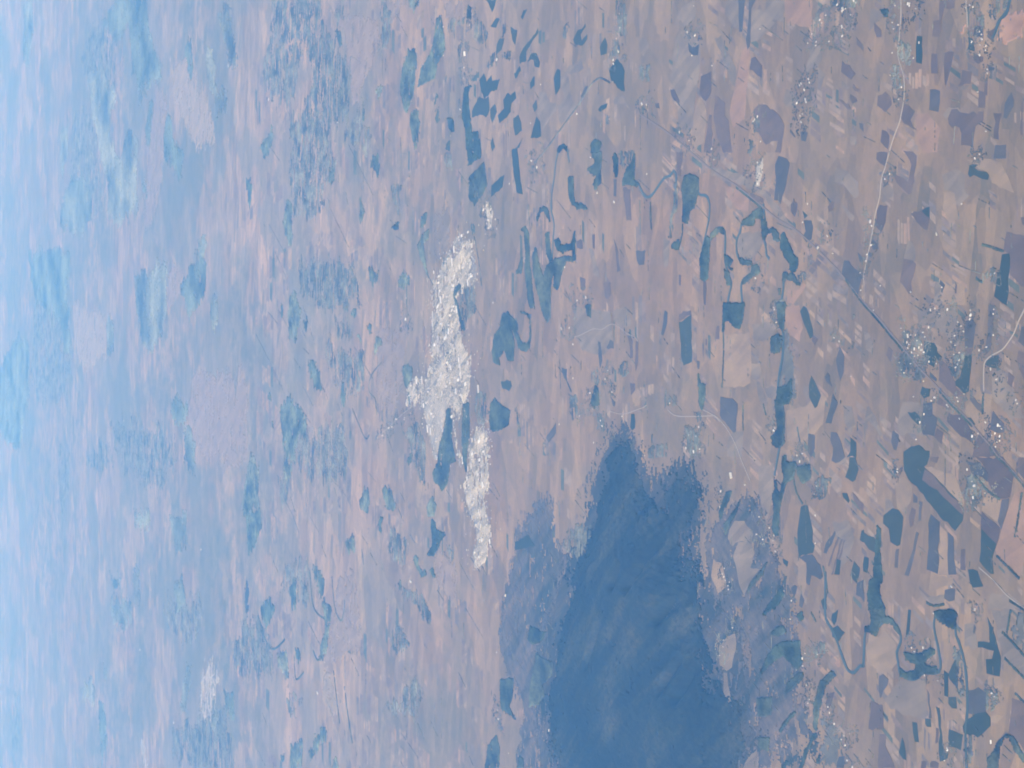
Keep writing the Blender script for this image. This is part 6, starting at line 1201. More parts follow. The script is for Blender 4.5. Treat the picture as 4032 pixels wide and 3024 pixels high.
HOUSE_LABELS = [
('lone pale-roofed house above the bent road junction', 'lone houses on the plain'),
('lone pale-roofed house above the big dark parallelogram field', 'lone houses on the plain'),
('lone pale-roofed house above the big looping river bends, farthest', 'lone houses on the plain'),
('lone pale-roofed house above the big looping river bends, nearest', 'lone houses on the plain'),
('lone pale-roofed house above the blue-green crop patches', 'lone houses on the plain'),
('lone pale-roofed house above the bottom right orchards', 'lone houses on the plain'),
('lone pale-roofed house above the curving pale road', 'lone houses on the plain'),
('lone pale-roofed house above the hooked far river bends', 'lone houses on the plain'),
('lone pale-roofed house above the lake-shaped dark wood', 'lone houses on the plain'),
('lone pale-roofed house above the pale town', 'lone houses on the plain'),
('lone pale-roofed house above the small pale far settlement', 'lone houses on the plain'),
('lone pale-roofed house above the string of white houses', 'lone houses on the plain'),
('lone pale-roofed house above the tangled river loops', 'lone houses on the plain'),
('lone pale-roofed house above the village on the straight road, farthest', 'lone houses on the plain'),
('lone pale-roofed house above the village on the straight road, nearest', 'lone houses on the plain'),
('lone pale-roofed house above the village on the straight road, second nearest', 'lone houses on the plain'),
('lone pale-roofed house above the village on the straight road, third nearest', 'lone houses on the plain'),
('lone pale-roofed house above the whitish bare patch', 'lone houses on the plain'),
('lone pale-roofed house below the bent road junction', 'lone houses on the plain'),
('lone pale-roofed house below the blue-green crop patches', 'lone houses on the plain'),
('lone pale-roofed house below the curving pale road', 'lone houses on the plain'),
('lone pale-roofed house below the dark block by the river, farthest', 'lone houses on the plain'),
('lone pale-roofed house below the dark block by the river, nearest', 'lone houses on the plain'),
('lone pale-roofed house below the dark block by the river, second nearest', 'lone houses on the plain'),
('lone pale-roofed house below the great dark forest', 'lone houses on the plain'),
('lone pale-roofed house below the hooked far river bends, farthest', 'lone houses on the plain'),
('lone pale-roofed house below the hooked far river bends, nearest', 'lone houses on the plain'),
('lone pale-roofed house below the hooked far river bends, second nearest', 'lone houses on the plain'),
('lone pale-roofed house below the lake-shaped dark wood, farthest', 'lone houses on the plain'),
('lone pale-roofed house below the lake-shaped dark wood, nearest', 'lone houses on the plain'),
('lone pale-roofed house below the largest far hazy wood', 'lone houses on the plain'),
('lone pale-roofed house below the long village on the pale road', 'lone houses on the plain'),
('lone pale-roofed house below the pale town, farthest', 'lone houses on the plain'),
('lone pale-roofed house below the pale town, fifth nearest', 'lone houses on the plain'),
('lone pale-roofed house below the pale town, fourth nearest', 'lone houses on the plain'),
('lone pale-roofed house below the pale town, nearest', 'lone houses on the plain'),
('lone pale-roofed house below the pale town, second nearest', 'lone houses on the plain'),
('lone pale-roofed house below the pale town, third nearest', 'lone houses on the plain'),
('lone pale-roofed house below the riverside woods', 'lone houses on the plain'),
('lone pale-roofed house below the small pale far settlement', 'lone houses on the plain'),
('lone pale-roofed house below the tangled river loops, farthest', 'lone houses on the plain'),
('lone pale-roofed house below the tangled river loops, nearest', 'lone houses on the plain'),
('lone pale-roofed house below the tangled river loops, second nearest', 'lone houses on the plain'),
('lone pale-roofed house below the top-edge house row, farthest', 'lone houses on the plain'),
('lone pale-roofed house below the top-edge house row, nearest', 'lone houses on the plain'),
('lone pale-roofed house below the top-edge house row, second nearest', 'lone houses on the plain'),
('lone pale-roofed house below the triangular field', 'lone houses on the plain'),
('lone pale-roofed house below the village beside the orange ground', 'lone houses on the plain'),
('lone pale-roofed house below the village on the straight road, farthest', 'lone houses on the plain'),
('lone pale-roofed house below the village on the straight road, nearest', 'lone houses on the plain'),
('lone pale-roofed house below the wooded river bends', 'lone houses on the plain'),
('lone pale-roofed house beside the long village on the pale road', 'lone houses on the plain'),
('lone pale-roofed house beside the small pale far settlement', 'lone houses on the plain'),
('lone pale-roofed house left of the blue-green crop patches', 'lone houses on the plain'),
('lone pale-roofed house left of the bottom-right corner', 'lone houses on the plain'),
('lone pale-roofed house left of the curving pale road', 'lone houses on the plain'),
('lone pale-roofed house left of the great dark forest, farthest', 'lone houses on the plain'),
('lone pale-roofed house left of the great dark forest, nearest', 'lone houses on the plain'),
('lone pale-roofed house left of the great dark forest, second nearest', 'lone houses on the plain'),
('lone pale-roofed house left of the lake-shaped dark wood, farthest', 'lone houses on the plain'),
('lone pale-roofed house left of the lake-shaped dark wood, nearest', 'lone houses on the plain'),
('lone pale-roofed house left of the lake-shaped dark wood, second nearest', 'lone houses on the plain'),
('lone pale-roofed house left of the pale town', 'lone houses on the plain'),
('lone pale-roofed house left of the riverside woods', 'lone houses on the plain'),
('lone pale-roofed house left of the small pale far settlement', 'lone houses on the plain'),
('lone pale-roofed house left of the tangled river loops', 'lone houses on the plain'),
('lone pale-roofed house left of the village on the straight road, farthest', 'lone houses on the plain'),
('lone pale-roofed house left of the village on the straight road, nearest', 'lone houses on the plain'),
('lone pale-roofed house left of the whitish bare patch', 'lone houses on the plain'),
('lone pale-roofed house right of the blue-green crop patches, farthest', 'lone houses on the plain'),
('lone pale-roofed house right of the blue-green crop patches, nearest', 'lone houses on the plain'),
('lone pale-roofed house right of the hooked far river bends, farthest', 'lone houses on the plain'),
('lone pale-roofed house right of the hooked far river bends, nearest', 'lone houses on the plain'),
('lone pale-roofed house right of the lake-shaped dark wood', 'lone houses on the plain'),
('lone pale-roofed house right of the largest far hazy wood', 'lone houses on the plain'),
('lone pale-roofed house right of the left picture edge', 'lone houses on the plain'),
('lone pale-roofed house right of the long village on the pale road, farthest', 'lone houses on the plain'),
('lone pale-roofed house right of the long village on the pale road, nearest', 'lone houses on the plain'),
('lone pale-roofed house right of the pale town', 'lone houses on the plain'),
('lone pale-roofed house right of the riverside woods', 'lone houses on the plain'),
('lone pale-roofed house right of the square dark field', 'lone houses on the plain'),
('lone pale-roofed house right of the tangled river loops, farthest', 'lone houses on the plain'),
('lone pale-roofed house right of the tangled river loops, nearest', 'lone houses on the plain'),
('lone pale-roofed house right of the top-edge house row, farthest', 'lone houses on the plain'),
('lone pale-roofed house right of the top-edge house row, nearest', 'lone houses on the plain'),
('lone pale-roofed house right of the top-edge house row, second nearest', 'lone houses on the plain'),
('lone pale-roofed house right of the triangular field', 'lone houses on the plain'),
('lone pale-roofed house right of the whitish bare patch', 'lone houses on the plain'),
('lone pale-roofed house right of the wooded river bends, farthest', 'lone houses on the plain'),
('lone pale-roofed house right of the wooded river bends, nearest', 'lone houses on the plain'),
('pale-roofed house in the cluster above the bent road junction', 'house cluster above the bent road junction'),
('pale-roofed house in the cluster above the blue-green crop patches, farthest', 'house cluster above the blue-green crop patches, farthest'),
('pale-roofed house in the cluster above the blue-green crop patches, nearest', 'house cluster above the blue-green crop patches, nearest'),
('pale-roofed house in the cluster above the bottom right orchards, farthest', 'house cluster above the bottom right orchards, farthest'),
('pale-roofed house in the cluster above the bottom right orchards, nearest', 'house cluster above the bottom right orchards, nearest'),
('pale-roofed house in the cluster above the bottom-right corner', 'house cluster above the bottom-right corner'),
('pale-roofed house in the cluster above the long village on the pale road', 'house cluster above the long village on the pale road'),
('pale-roofed house in the cluster above the pale town', 'house cluster above the pale town'),
('pale-roofed house in the cluster above the riverside woods', 'house cluster above the riverside woods'),
('pale-roofed house in the cluster above the string of white houses', 'house cluster above the string of white houses'),
('pale-roofed house in the cluster above the tangled river loops', 'house cluster above the tangled river loops'),
('pale-roofed house in the cluster above the triangular field', 'house cluster above the triangular field'),
('pale-roofed house in the cluster above the village beside the orange ground', 'house cluster above the village beside the orange ground'),
('pale-roofed house in the cluster above the village on the straight road', 'house cluster above the village on the straight road'),
('pale-roofed house in the cluster above the whitish bare patch', 'house cluster above the whitish bare patch'),
('pale-roofed house in the cluster below the bent road junction, farthest', 'house cluster below the bent road junction, farthest'),
('pale-roofed house in the cluster below the bent road junction, nearest', 'house cluster below the bent road junction, nearest'),
('pale-roofed house in the cluster below the bent road junction, second nearest', 'house cluster below the bent road junction, second nearest'),
('pale-roofed house in the cluster below the big looping river bends', 'house cluster below the big looping river bends'),
('pale-roofed house in the cluster below the blue-green crop patches', 'house cluster below the blue-green crop patches'),
('pale-roofed house in the cluster below the curving pale road', 'house cluster below the curving pale road'),
('pale-roofed house in the cluster below the riverside woods, farthest', 'house cluster below the riverside woods, farthest'),
('pale-roofed house in the cluster below the riverside woods, nearest', 'house cluster below the riverside woods, nearest'),
('pale-roofed house in the cluster below the riverside woods, second nearest', 'house cluster below the riverside woods, second nearest'),
('pale-roofed house in the cluster below the square dark field', 'house cluster below the square dark field'),
('pale-roofed house in the cluster below the tangled river loops', 'house cluster below the tangled river loops'),
('pale-roofed house in the cluster below the top-edge house row', 'house cluster below the top-edge house row'),
('pale-roofed house in the cluster below the village beside the orange ground', 'house cluster below the village beside the orange ground'),
('pale-roofed house in the cluster below the village on the straight road', 'house cluster below the village on the straight road'),
('pale-roofed house in the cluster below the wooded river bends, farthest', 'house cluster below the wooded river bends, farthest'),
('pale-roofed house in the cluster below the wooded river bends, nearest', 'house cluster below the wooded river bends, nearest'),
('pale-roofed house in the cluster beside the bent road junction', 'house cluster beside the bent road junction'),
('pale-roofed house in the cluster beside the big looping river bends', 'house cluster beside the big looping river bends'),
('pale-roofed house in the cluster beside the string of white houses', 'house cluster beside the string of white houses'),
('pale-roofed house in the cluster beside the top-edge house row', 'house cluster beside the top-edge house row'),
('pale-roofed house in the cluster beside the village beside the orange ground', 'house cluster beside the village beside the orange ground'),
('pale-roofed house in the cluster beside the village on the straight road', 'house cluster beside the village on the straight road'),
('pale-roofed house in the cluster beside the whitish bare patch', 'house cluster beside the whitish bare patch'),
('pale-roofed house in the cluster left of the bent road junction', 'house cluster left of the bent road junction'),
('pale-roofed house in the cluster left of the big dark parallelogram field', 'house cluster left of the big dark parallelogram field'),
('pale-roofed house in the cluster left of the blue-green crop patches', 'house cluster left of the blue-green crop patches'),
('pale-roofed house in the cluster left of the bottom-right corner', 'house cluster left of the bottom-right corner'),
('pale-roofed house in the cluster left of the curving pale road', 'house cluster left of the curving pale road'),
('pale-roofed house in the cluster left of the dark block by the river, farthest', 'house cluster left of the dark block by the river, farthest'),
('pale-roofed house in the cluster left of the dark block by the river, nearest', 'house cluster left of the dark block by the river, nearest'),
('pale-roofed house in the cluster left of the great dark forest', 'house cluster left of the great dark forest'),
('pale-roofed house in the cluster left of the pale town', 'house cluster left of the pale town'),
('pale-roofed house in the cluster left of the square dark field', 'house cluster left of the square dark field'),
('pale-roofed house in the cluster left of the triangular field, farthest', 'house cluster left of the triangular field, farthest'),
('pale-roofed house in the cluster left of the triangular field, nearest', 'house cluster left of the triangular field, nearest'),
('pale-roofed house in the cluster left of the village on the straight road', 'house cluster left of the village on the straight road'),
('pale-roofed house in the cluster left of the whitish bare patch, farthest', 'house cluster left of the whitish bare patch, farthest'),
('pale-roofed house in the cluster left of the whitish bare patch, nearest', 'house cluster left of the whitish bare patch, nearest'),
('pale-roofed house in the cluster right of the big dark parallelogram field', 'house cluster right of the big dark parallelogram field'),
('pale-roofed house in the cluster right of the big looping river bends', 'house cluster right of the big looping river bends'),
('pale-roofed house in the cluster right of the bottom right orchards', 'house cluster right of the bottom right orchards'),
('pale-roofed house in the cluster right of the curving pale road, farthest', 'house cluster right of the curving pale road, farthest'),
('pale-roofed house in the cluster right of the curving pale road, nearest', 'house cluster right of the curving pale road, nearest'),
('pale-roofed house in the cluster right of the great dark forest', 'house cluster right of the great dark forest'),
('pale-roofed house in the cluster right of the riverside woods', 'house cluster right of the riverside woods'),
('pale-roofed house in the cluster right of the tangled river loops', 'house cluster right of the tangled river loops'),
('pale-roofed house in the cluster right of the top-edge house row', 'house cluster right of the top-edge house row'),
('pale-roofed house in the cluster right of the wooded river bends', 'house cluster right of the wooded river bends'),
]
# x, y, length, width, turn in degrees, label index
HOUSES = [
(3230,15292,11,8,82,96),(3212,15300,21,13,166,96),(3167,15195,11,6,81,96),(3253,15537,11,7,181,96),(3115,15584,15,10,71,96),(3056,15560,11,6,75,96),(3078,15483,17,12,82,96),
(2872,15143,19,10,0,76),(2854,15584,11,6,135,51),(2757,15232,13,8,116,77),(2440,15475,11,8,87,137),(3040,14416,11,7,57,102),(3051,14355,11,6,52,102),(3028,14307,13,7,140,102),
(2814,14213,11,6,152,125),(2788,14186,11,7,141,125),(2750,14180,23,13,61,125),(2751,14328,18,11,142,125),(2707,14206,12,6,58,125),(2686,14120,12,9,144,125),
(2654,14127,12,8,140,125),(2627,14213,18,13,48,125),(2497,14100,11,8,39,117),(2468,14100,11,7,38,117),(2337,14240,11,8,93,47),(2007,14120,12,7,70,80),(3231,15323,23,17,157,96),
(3239,15709,12,9,81,96),(2664,15615,11,6,30,31),(2536,15429,14,9,176,137),(1431,15965,30,19,146,139),(1388,15940,16,10,50,139),(1814,15630,13,7,158,101),
(1778,15709,14,8,72,101),(1809,14280,15,11,42,114),(1835,14213,11,7,33,114),(874,13995,12,8,137,0),(1143,16021,18,10,107,138),(1087,16038,16,8,105,138),
(780,15277,14,8,59,14),(797,14779,11,7,42,15),(1461,14478,13,9,112,86),(1220,15948,21,12,101,138),(857,15788,11,7,129,16),(1242,14865,25,13,27,46),(646,15908,11,8,16,67),
(618,14959,20,13,167,103),(627,14887,13,9,171,103),(583,14822,11,6,79,103),(613,14694,19,14,159,103),(477,15437,11,6,90,126),(448,15383,12,6,13,126),(408,15323,32,18,19,126),
(415,15277,11,7,91,126),(413,15202,16,10,-5,126),(354,15338,16,9,14,126),(337,15308,13,7,11,126),(366,15173,11,7,-3,126),(330,15098,13,7,5,126),(307,15143,18,13,0,126),
(287,15098,27,18,93,126),(267,15062,21,12,90,126),(306,15323,11,7,20,126),(235,15217,12,8,100,126),(242,15158,12,9,1,126),(473,14988,18,11,-7,126),(433,15076,20,11,88,126),
(394,15047,11,7,4,126),(169,14865,11,8,10,126),(186,14981,15,10,0,126),(25,15069,11,8,150,49),(173,15277,11,6,91,126),(120,15429,11,6,92,126),(96,15383,15,10,97,126),
(297,15217,23,13,0,126),(267,15262,16,11,4,126),(523,14355,20,10,134,128),(593,14348,13,8,26,128),(556,14341,26,18,123,128),(426,14450,13,8,42,128),(471,14485,12,8,134,128),
(503,14533,12,7,36,128),(395,14582,11,8,123,128),(344,14638,13,10,28,128),(317,14575,11,6,119,128),(256,14512,11,6,131,128),(242,14596,11,6,118,128),(196,14512,21,10,121,128),
(159,14540,11,8,34,128),(137,14568,19,10,124,128),(589,14008,11,6,172,90),(553,14015,11,7,180,90),(386,14015,11,8,9,121),(294,14113,15,10,104,121),(270,14220,16,9,1,121),
(-80,14444,11,7,75,118),(-110,14547,12,9,70,118),(-140,14533,12,9,170,118),(-112,14894,21,14,85,118),(-139,14945,11,7,167,118),(-107,15232,11,6,105,48),
(-172,14701,14,8,75,118),(-186,14687,11,7,77,118),(-282,14512,12,7,43,18),(-305,14127,15,11,63,105),(-330,13924,15,9,67,105),(-351,13898,11,8,70,105),(-323,13950,22,16,159,105),
(-405,14041,12,7,63,105),(-389,13989,15,8,159,105),(-409,13924,18,11,152,105),(-395,14233,11,6,155,105),(-419,14321,20,15,163,105),(-457,13963,11,6,79,105),
(-494,13982,11,6,160,105),(-445,13924,11,7,155,105),(-467,15187,11,8,170,1),(-252,15062,16,10,168,118),(-123,13701,16,12,158,107),(-151,13682,11,7,164,107),
(38,13969,22,11,109,106),(-322,15128,18,11,160,118),(183,15460,11,6,79,126),(118,14054,21,11,14,106),(-730,15498,11,7,145,129),(-753,15498,15,11,61,129),
(-690,14396,18,12,4,143),(-783,14321,14,7,96,143),(-912,14307,22,15,6,143),(-1658,14631,19,9,60,2),(-1802,14280,11,7,84,144),(-866,14133,11,7,91,143),(-815,14287,27,17,98,143),
(-1905,14909,11,6,179,3),(-2234,15262,14,7,27,122),(-2260,15215,16,11,102,122),(-2265,15061,11,8,26,122),(-2211,15076,17,13,25,122),(-2455,14842,11,6,100,108),
(-2440,15053,16,9,16,108),(-2444,14036,15,10,94,95),(-2464,13995,11,7,111,95),(-2831,14049,29,16,7,54),(-3004,14693,18,13,136,131),(-3098,14738,11,7,123,131),
(-2989,14701,13,9,142,131),(-1813,14284,14,9,84,144),(3474,18126,14,10,83,11),(3440,16564,26,15,110,99),(3381,16461,32,23,31,99),(3376,16410,11,7,123,99),
(3363,16478,16,10,24,99),(3306,16317,11,6,39,99),(3420,16259,25,14,41,99),(3397,16225,11,7,34,99),(3381,16782,14,8,108,99),(3358,16897,19,12,119,99),(3323,16861,11,8,129,99),
(3226,16478,28,16,24,99),(3142,16470,23,15,117,99),(3131,16720,16,11,104,99),(3251,17050,12,9,21,99),(3179,17131,11,6,35,99),(3166,16968,15,11,117,99),
(3134,16977,14,8,121,99),(2843,17122,15,10,26,123),(2807,17104,16,11,20,123),(2807,17297,19,10,31,123),(2821,17269,18,11,36,123),(2752,17204,20,14,30,123),
(2663,17186,21,15,35,123),(2635,17168,20,15,38,123),(2650,17352,24,16,121,123),(2521,17287,16,8,32,123),(2533,17241,11,6,31,123),(2603,18247,22,16,151,104),
(2589,18277,21,13,89,104),(2623,18186,25,13,163,104),(2372,18116,11,8,123,17),(3276,19234,16,11,72,83),(2422,19245,24,13,134,142),(2459,17269,20,12,51,123),
(2304,19189,12,7,145,142),(2074,18421,11,7,98,127),(2173,18186,16,8,181,127),(2061,18146,20,12,85,127),(1966,18186,20,13,170,127),(1517,17232,11,8,122,89),
(1681,17140,18,10,11,87),(1355,16755,21,11,41,152),(1261,16933,29,19,125,152),(987,16143,11,7,112,138),(832,16134,13,7,122,13),(1189,16651,13,7,71,88),
(1040,18227,20,14,76,120),(1124,18287,25,14,165,120),(738,17829,13,7,130,119),(720,17819,17,11,124,119),(595,17780,11,8,140,119),(-112,17598,19,11,111,146),
(-129,17521,12,6,103,146),(-450,17829,25,18,68,147),(-423,17810,18,13,64,147),(420,16625,11,6,27,140),(385,16530,15,10,29,140),(68,16317,11,7,79,66),(-652,17241,15,8,81,98),
(-673,17352,16,9,174,98),(435,17771,11,8,21,50),(-727,17297,21,15,169,98),(-944,16959,11,6,145,149),(-1019,17004,11,7,50,149),(-1217,16986,16,10,15,79),
(-1473,16986,12,9,123,38),(-1394,17927,13,8,-4,112),(-1459,17829,19,13,-3,112),(-1516,18066,19,14,96,112),(-1513,17849,16,8,90,112),(-1612,17800,22,12,78,112),
(-1301,18146,17,10,95,112),(-1931,18981,16,11,53,111),(-1957,18949,17,11,153,111),(-1872,18938,15,10,141,111),(-2041,18852,11,6,140,111),(-2077,18841,12,8,153,111),
(-1991,18916,17,9,72,111),(-2001,18820,13,10,142,111),(-1253,19047,11,7,148,110),(-1001,18462,20,15,85,63),(-1975,17617,13,6,51,113),(-2052,17465,16,12,154,113),
(-923,18777,56,34,22,20),(-1476,18206,23,14,102,112),(-1092,19025,22,15,144,110),(-2231,17487,17,9,76,5),(-2520,17187,13,7,84,93),(-2572,17244,21,14,167,93),
(-2625,17312,11,7,97,93),(-2686,17360,21,16,177,93),(-2642,17235,15,9,92,93),(-2811,17159,16,10,27,94),(-2937,17102,11,6,31,94),(-2976,17130,11,8,132,94),
(-2954,16740,17,11,75,145),(-3002,16712,17,9,166,145),(-3089,16622,18,12,155,145),(-3168,16443,12,6,68,145),(-3210,16488,11,7,179,145),(-3250,16417,17,11,147,145),
(-3134,16338,11,7,56,145),(-3381,16382,18,13,93,145),(-2603,18959,17,8,111,148),(-2673,18970,13,8,27,148),(-2770,19049,13,8,100,148),(-2499,16942,11,8,88,93),
(-3425,16285,22,15,168,145),(-2453,18747,17,12,118,148),(4233,21722,11,6,57,124),(4073,21708,15,10,134,124),(3965,21818,19,12,62,124),(3807,21749,34,24,52,124),
(3735,21901,27,20,136,124),(3687,21901,25,15,50,124),(3483,21915,11,7,110,44),(3969,19684,11,7,68,85),(3720,19847,22,11,33,151),(3655,19649,28,16,117,151),
(3455,19730,13,9,-2,84),(3253,23050,31,19,75,45),(3093,20939,19,12,29,116),(3120,21068,29,20,41,116),(2685,20048,24,16,23,141),(2569,19800,14,9,93,141),
(2684,22616,26,13,79,43),(2246,22398,27,20,108,12),(2094,21874,30,23,61,81),(1429,23467,20,12,2,82),(1008,23050,22,15,121,150),(1030,22764,28,20,28,150),
(2325,20926,13,8,164,68),(680,23577,29,19,39,115),(684,23311,25,13,133,115),(481,23187,20,13,174,42),(70,23187,22,11,164,40),(157,22069,16,8,116,134),(56,22154,19,12,22,134),
(-93,21943,14,8,15,134),(-106,22631,23,15,75,133),(-111,22485,23,12,163,133),(-383,22974,17,12,61,133),(-296,22543,11,7,84,133),(-691,22514,17,10,177,21),
(-369,21640,20,13,82,23),(-495,23656,25,18,176,78),(-490,22240,28,16,82,133),(-427,22297,18,10,174,133),(-145,19444,18,10,28,6),(-205,20301,15,10,113,22),
(-448,19558,17,11,19,132),(-546,19626,14,8,96,132),(-678,19882,23,12,17,132),(-711,19684,30,21,18,132),(-707,19535,11,7,2,132),(-541,19812,11,6,13,132),
(-678,19535,19,10,106,132),(-793,20991,11,8,57,55),(4351,26000,32,24,127,4),(4634,27379,59,39,6,92),(4447,27421,21,15,92,92),(4301,27441,15,11,101,92),
(3871,27566,15,10,114,130),(3781,24316,18,10,175,69),(4759,28381,16,12,154,73),(5006,27174,21,16,59,91),(5178,28381,26,14,98,8),(3339,24689,21,12,41,70),
(3555,28032,11,7,70,53),(5126,27053,16,10,58,91),(3883,27606,21,13,26,130),(4310,29998,16,8,104,29),(2853,24653,29,20,77,109),(2751,24449,31,23,168,109),
(2638,25500,28,15,122,19),(4611,27357,20,14,-5,92),(2474,26438,19,10,43,100),(2293,26361,22,14,134,100),(2117,26342,29,17,141,100),(2141,26275,30,19,130,100),
(2382,26568,39,20,144,100),(2280,26387,28,14,47,100),(2079,26009,11,6,137,100),(2429,26432,45,23,138,100),(980,24569,11,8,16,41),(1094,26164,24,14,46,65),
(1320,30260,20,11,92,9),(1000,30289,41,28,144,97),(-1239,26785,23,12,29,35),(-1539,26725,19,14,74,36),(-1789,26785,14,10,2,37),(-2117,26607,46,27,82,33),
(-2321,27299,25,14,181,32),(-2101,27330,17,8,137,34),(-546,30838,26,17,104,136),(-693,31226,44,27,94,136),(-822,31622,13,9,97,136),(-517,30346,11,7,11,136),
(-2798,25658,30,20,155,57),(-3594,26016,19,13,129,58),(-4368,25990,17,12,75,135),(-4478,25938,36,21,86,135),(-4324,24016,30,21,6,24),(-4865,25532,23,14,110,56),
(-2446,30150,13,8,35,71),(-2289,31141,19,10,75,7),(5698,57857,54,34,140,30),(6841,43652,49,32,25,74),(-1037,58133,29,18,174,75),(-7139,55323,37,26,17,64),
(-3792,46738,32,24,168,10),(-6566,45726,35,21,155,52),(-8309,50257,41,29,60,39),(6734,36438,20,12,30,61),(5608,39757,45,24,26,59),(4513,34410,25,16,67,60),
(3559,32022,32,17,164,28),(-864,31886,17,12,92,136),(-820,31572,32,21,89,136),(-675,31047,31,21,90,136),(-551,30790,25,15,82,136),(-544,30370,25,14,79,136),
(-445,30042,12,6,4,136),(987,30287,35,22,70,97),(663,34671,15,10,134,62),(-4920,35319,15,10,186,26),(-5532,35828,46,30,54,27),(-5329,34392,22,13,57,25),
(-3012,30019,48,29,69,72),
]

GROUP = {'wood': 'woods on the plain', 'thick': 'scrub patches', 'belt': 'tree lines', 'plough': 'mauve ploughed fields', 'dplough': 'slate tilled fields',
         'crop': 'green crop fields', 'grey': 'grey fallow fields', 'pale': 'pale sandy fields', 'pink': 'rosy stubble fields', 'peach': 'orange bare fields',
         'pale2': 'cream bare grounds', 'dgreen': 'dim meadows', 'foot': 'mauve hill slopes', 'fring': 'wooded hill slopes', 'town': 'grounds of the pale town', 'road': 'roads', 'river': 'river channels'}
UNDER = ('foot', 'fring', 'grey', 'pale', 'pink', 'peach', 'dgreen')
FLAT = UNDER + ('plough', 'dplough', 'crop', 'white', 'pale2', 'town')

# relief of the wooded hills: ridges and the ravines between them
RAVINES = [((-3297, 20338), (-2940, 19936)), ((-3333, 19936), (-2751, 19331)), ((-2260, 21061), (-2016, 20754)), ((-1915, 20694), (-1651, 20338)), ((-2558, 20456), (-2305, 20050)), ((-2436, 19548), (-2101, 19119)), ((-2270, 21439), (-2057, 21249)), ((-3293, 22508), (-2786, 22097))]


def hill_height(X, Y):
    d = np.ones(X.shape)
    FX, FY = FOREST_C
    rr = np.hypot((X - FX) / FOREST_R[0], (Y - FY) / FOREST_R[1])
    base = 180.0 * np.clip(1.1 - rr, 0, 1) ** 0.8
    ridge = wave(X * 0.8 + Y * 0.25, Y * 0.5 - X * 0.2, 1500.0, 4.0)
    h = base * (1.0 + 0.45 * ridge) + 9.0 * wave(X, Y, 520.0, 1.0) * np.clip(1.2 - rr, 0, 1)
    for (ax, ay), (bx, by) in RAVINES:
        ux, uy = bx - ax, by - ay
        L = math.hypot(ux, uy)
        t = np.clip(((X - ax) * ux + (Y - ay) * uy) / L ** 2, 0, 1)
        dd = np.hypot(X - ax - t * ux, Y - ay - t * uy)
        h = h - 150.0 * np.exp(-(dd / 62.0) ** 2)
    return np.maximum(h, -12.0)


under = sorted([k for k in LAND if k[0] in UNDER], key=lambda k: {'foot': 0, 'fring': 1}.get(k[0], 2))
over = [k for k in LAND if k[0] in FLAT and k[0] not in UNDER]
towns = [k for k in LAND if k[0] == 'town']
for n, (kind, name, label, cat, pts) in enumerate(under + over):
    z = 0.4 + 0.01 * n
    far = math.hypot(*np.mean(np.array(pts, float), 0))
    cell = max(16.0, math.hypot(far, CAM_H) * 6.5e-4)
    if far > 27000 or kind in ('town', 'white', 'pale2', 'peach', 'foot', 'fring', 'dgreen'):
        k = 2.2 if far < 24000 else (4.0 if far < 36000 else 7.0)
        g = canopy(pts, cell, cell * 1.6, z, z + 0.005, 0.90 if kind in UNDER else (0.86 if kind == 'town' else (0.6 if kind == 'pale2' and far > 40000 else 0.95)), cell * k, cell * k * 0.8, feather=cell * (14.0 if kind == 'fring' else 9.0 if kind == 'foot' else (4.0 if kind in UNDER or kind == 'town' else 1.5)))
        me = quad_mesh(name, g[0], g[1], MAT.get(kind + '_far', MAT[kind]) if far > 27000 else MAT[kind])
    else:
        v, f = slab(pts, z, 60.0, 7.0)
        me = mesh(name, v, f, MAT[kind])
    tag(obj(name, me), label, cat, GROUP.get(kind), 'structure')

# the countless small parcels and hedges between the larger fields: strips along X, and along a slanting second direction
TINT = [('small_ploughed_plots', (0.150, 0.100, 0.060), 'mauve'), ('small_slate_plots', (0.122, 0.090, 0.060), 'slate'), ('small_fallow_plots', (0.196, 0.136, 0.078), 'grey'),
        ('small_green_plots', (0.078, 0.080, 0.046), 'green'), ('small_sandy_plots', (0.228, 0.150, 0.074), 'sandy'), ('small_rosy_plots', (0.222, 0.138, 0.070), 'rosy')]
SHARE = np.array([0.26, 0.12, 0.32, 0.06, 0.12, 0.12])
PLOTS = {k: ([], []) for k in range(6)}


def spot():
    """A place on the plain, as dense in the view near by as far away."""
    el = math.radians(rng.uniform(12.5, 34.5))
    y = CAM_H / math.tan(el)
    return rng.uniform(-0.21, 0.21) * math.hypot(y, CAM_H), y, el


def plot(store, x, y, L, W, lean, z):
    v, f = store
    n = len(v)
    a = (1.0, rng.normal(0, 0.03))
    b = (math.sin(lean), math.cos(lean))
    k0, k1 = rng.uniform(0.75, 1.0), rng.uniform(0.0, 0.3)
    for i, j in ((-.5, -.5), (.5 * k0, -.5), (.5, .5), (-.5 + k1, .5)):
        v.append((x + a[0] * L * i + b[0] * W * j, y + a[1] * L * i + b[1] * W * j, z))
    f.append((n, n + 1, n + 2, n + 3))


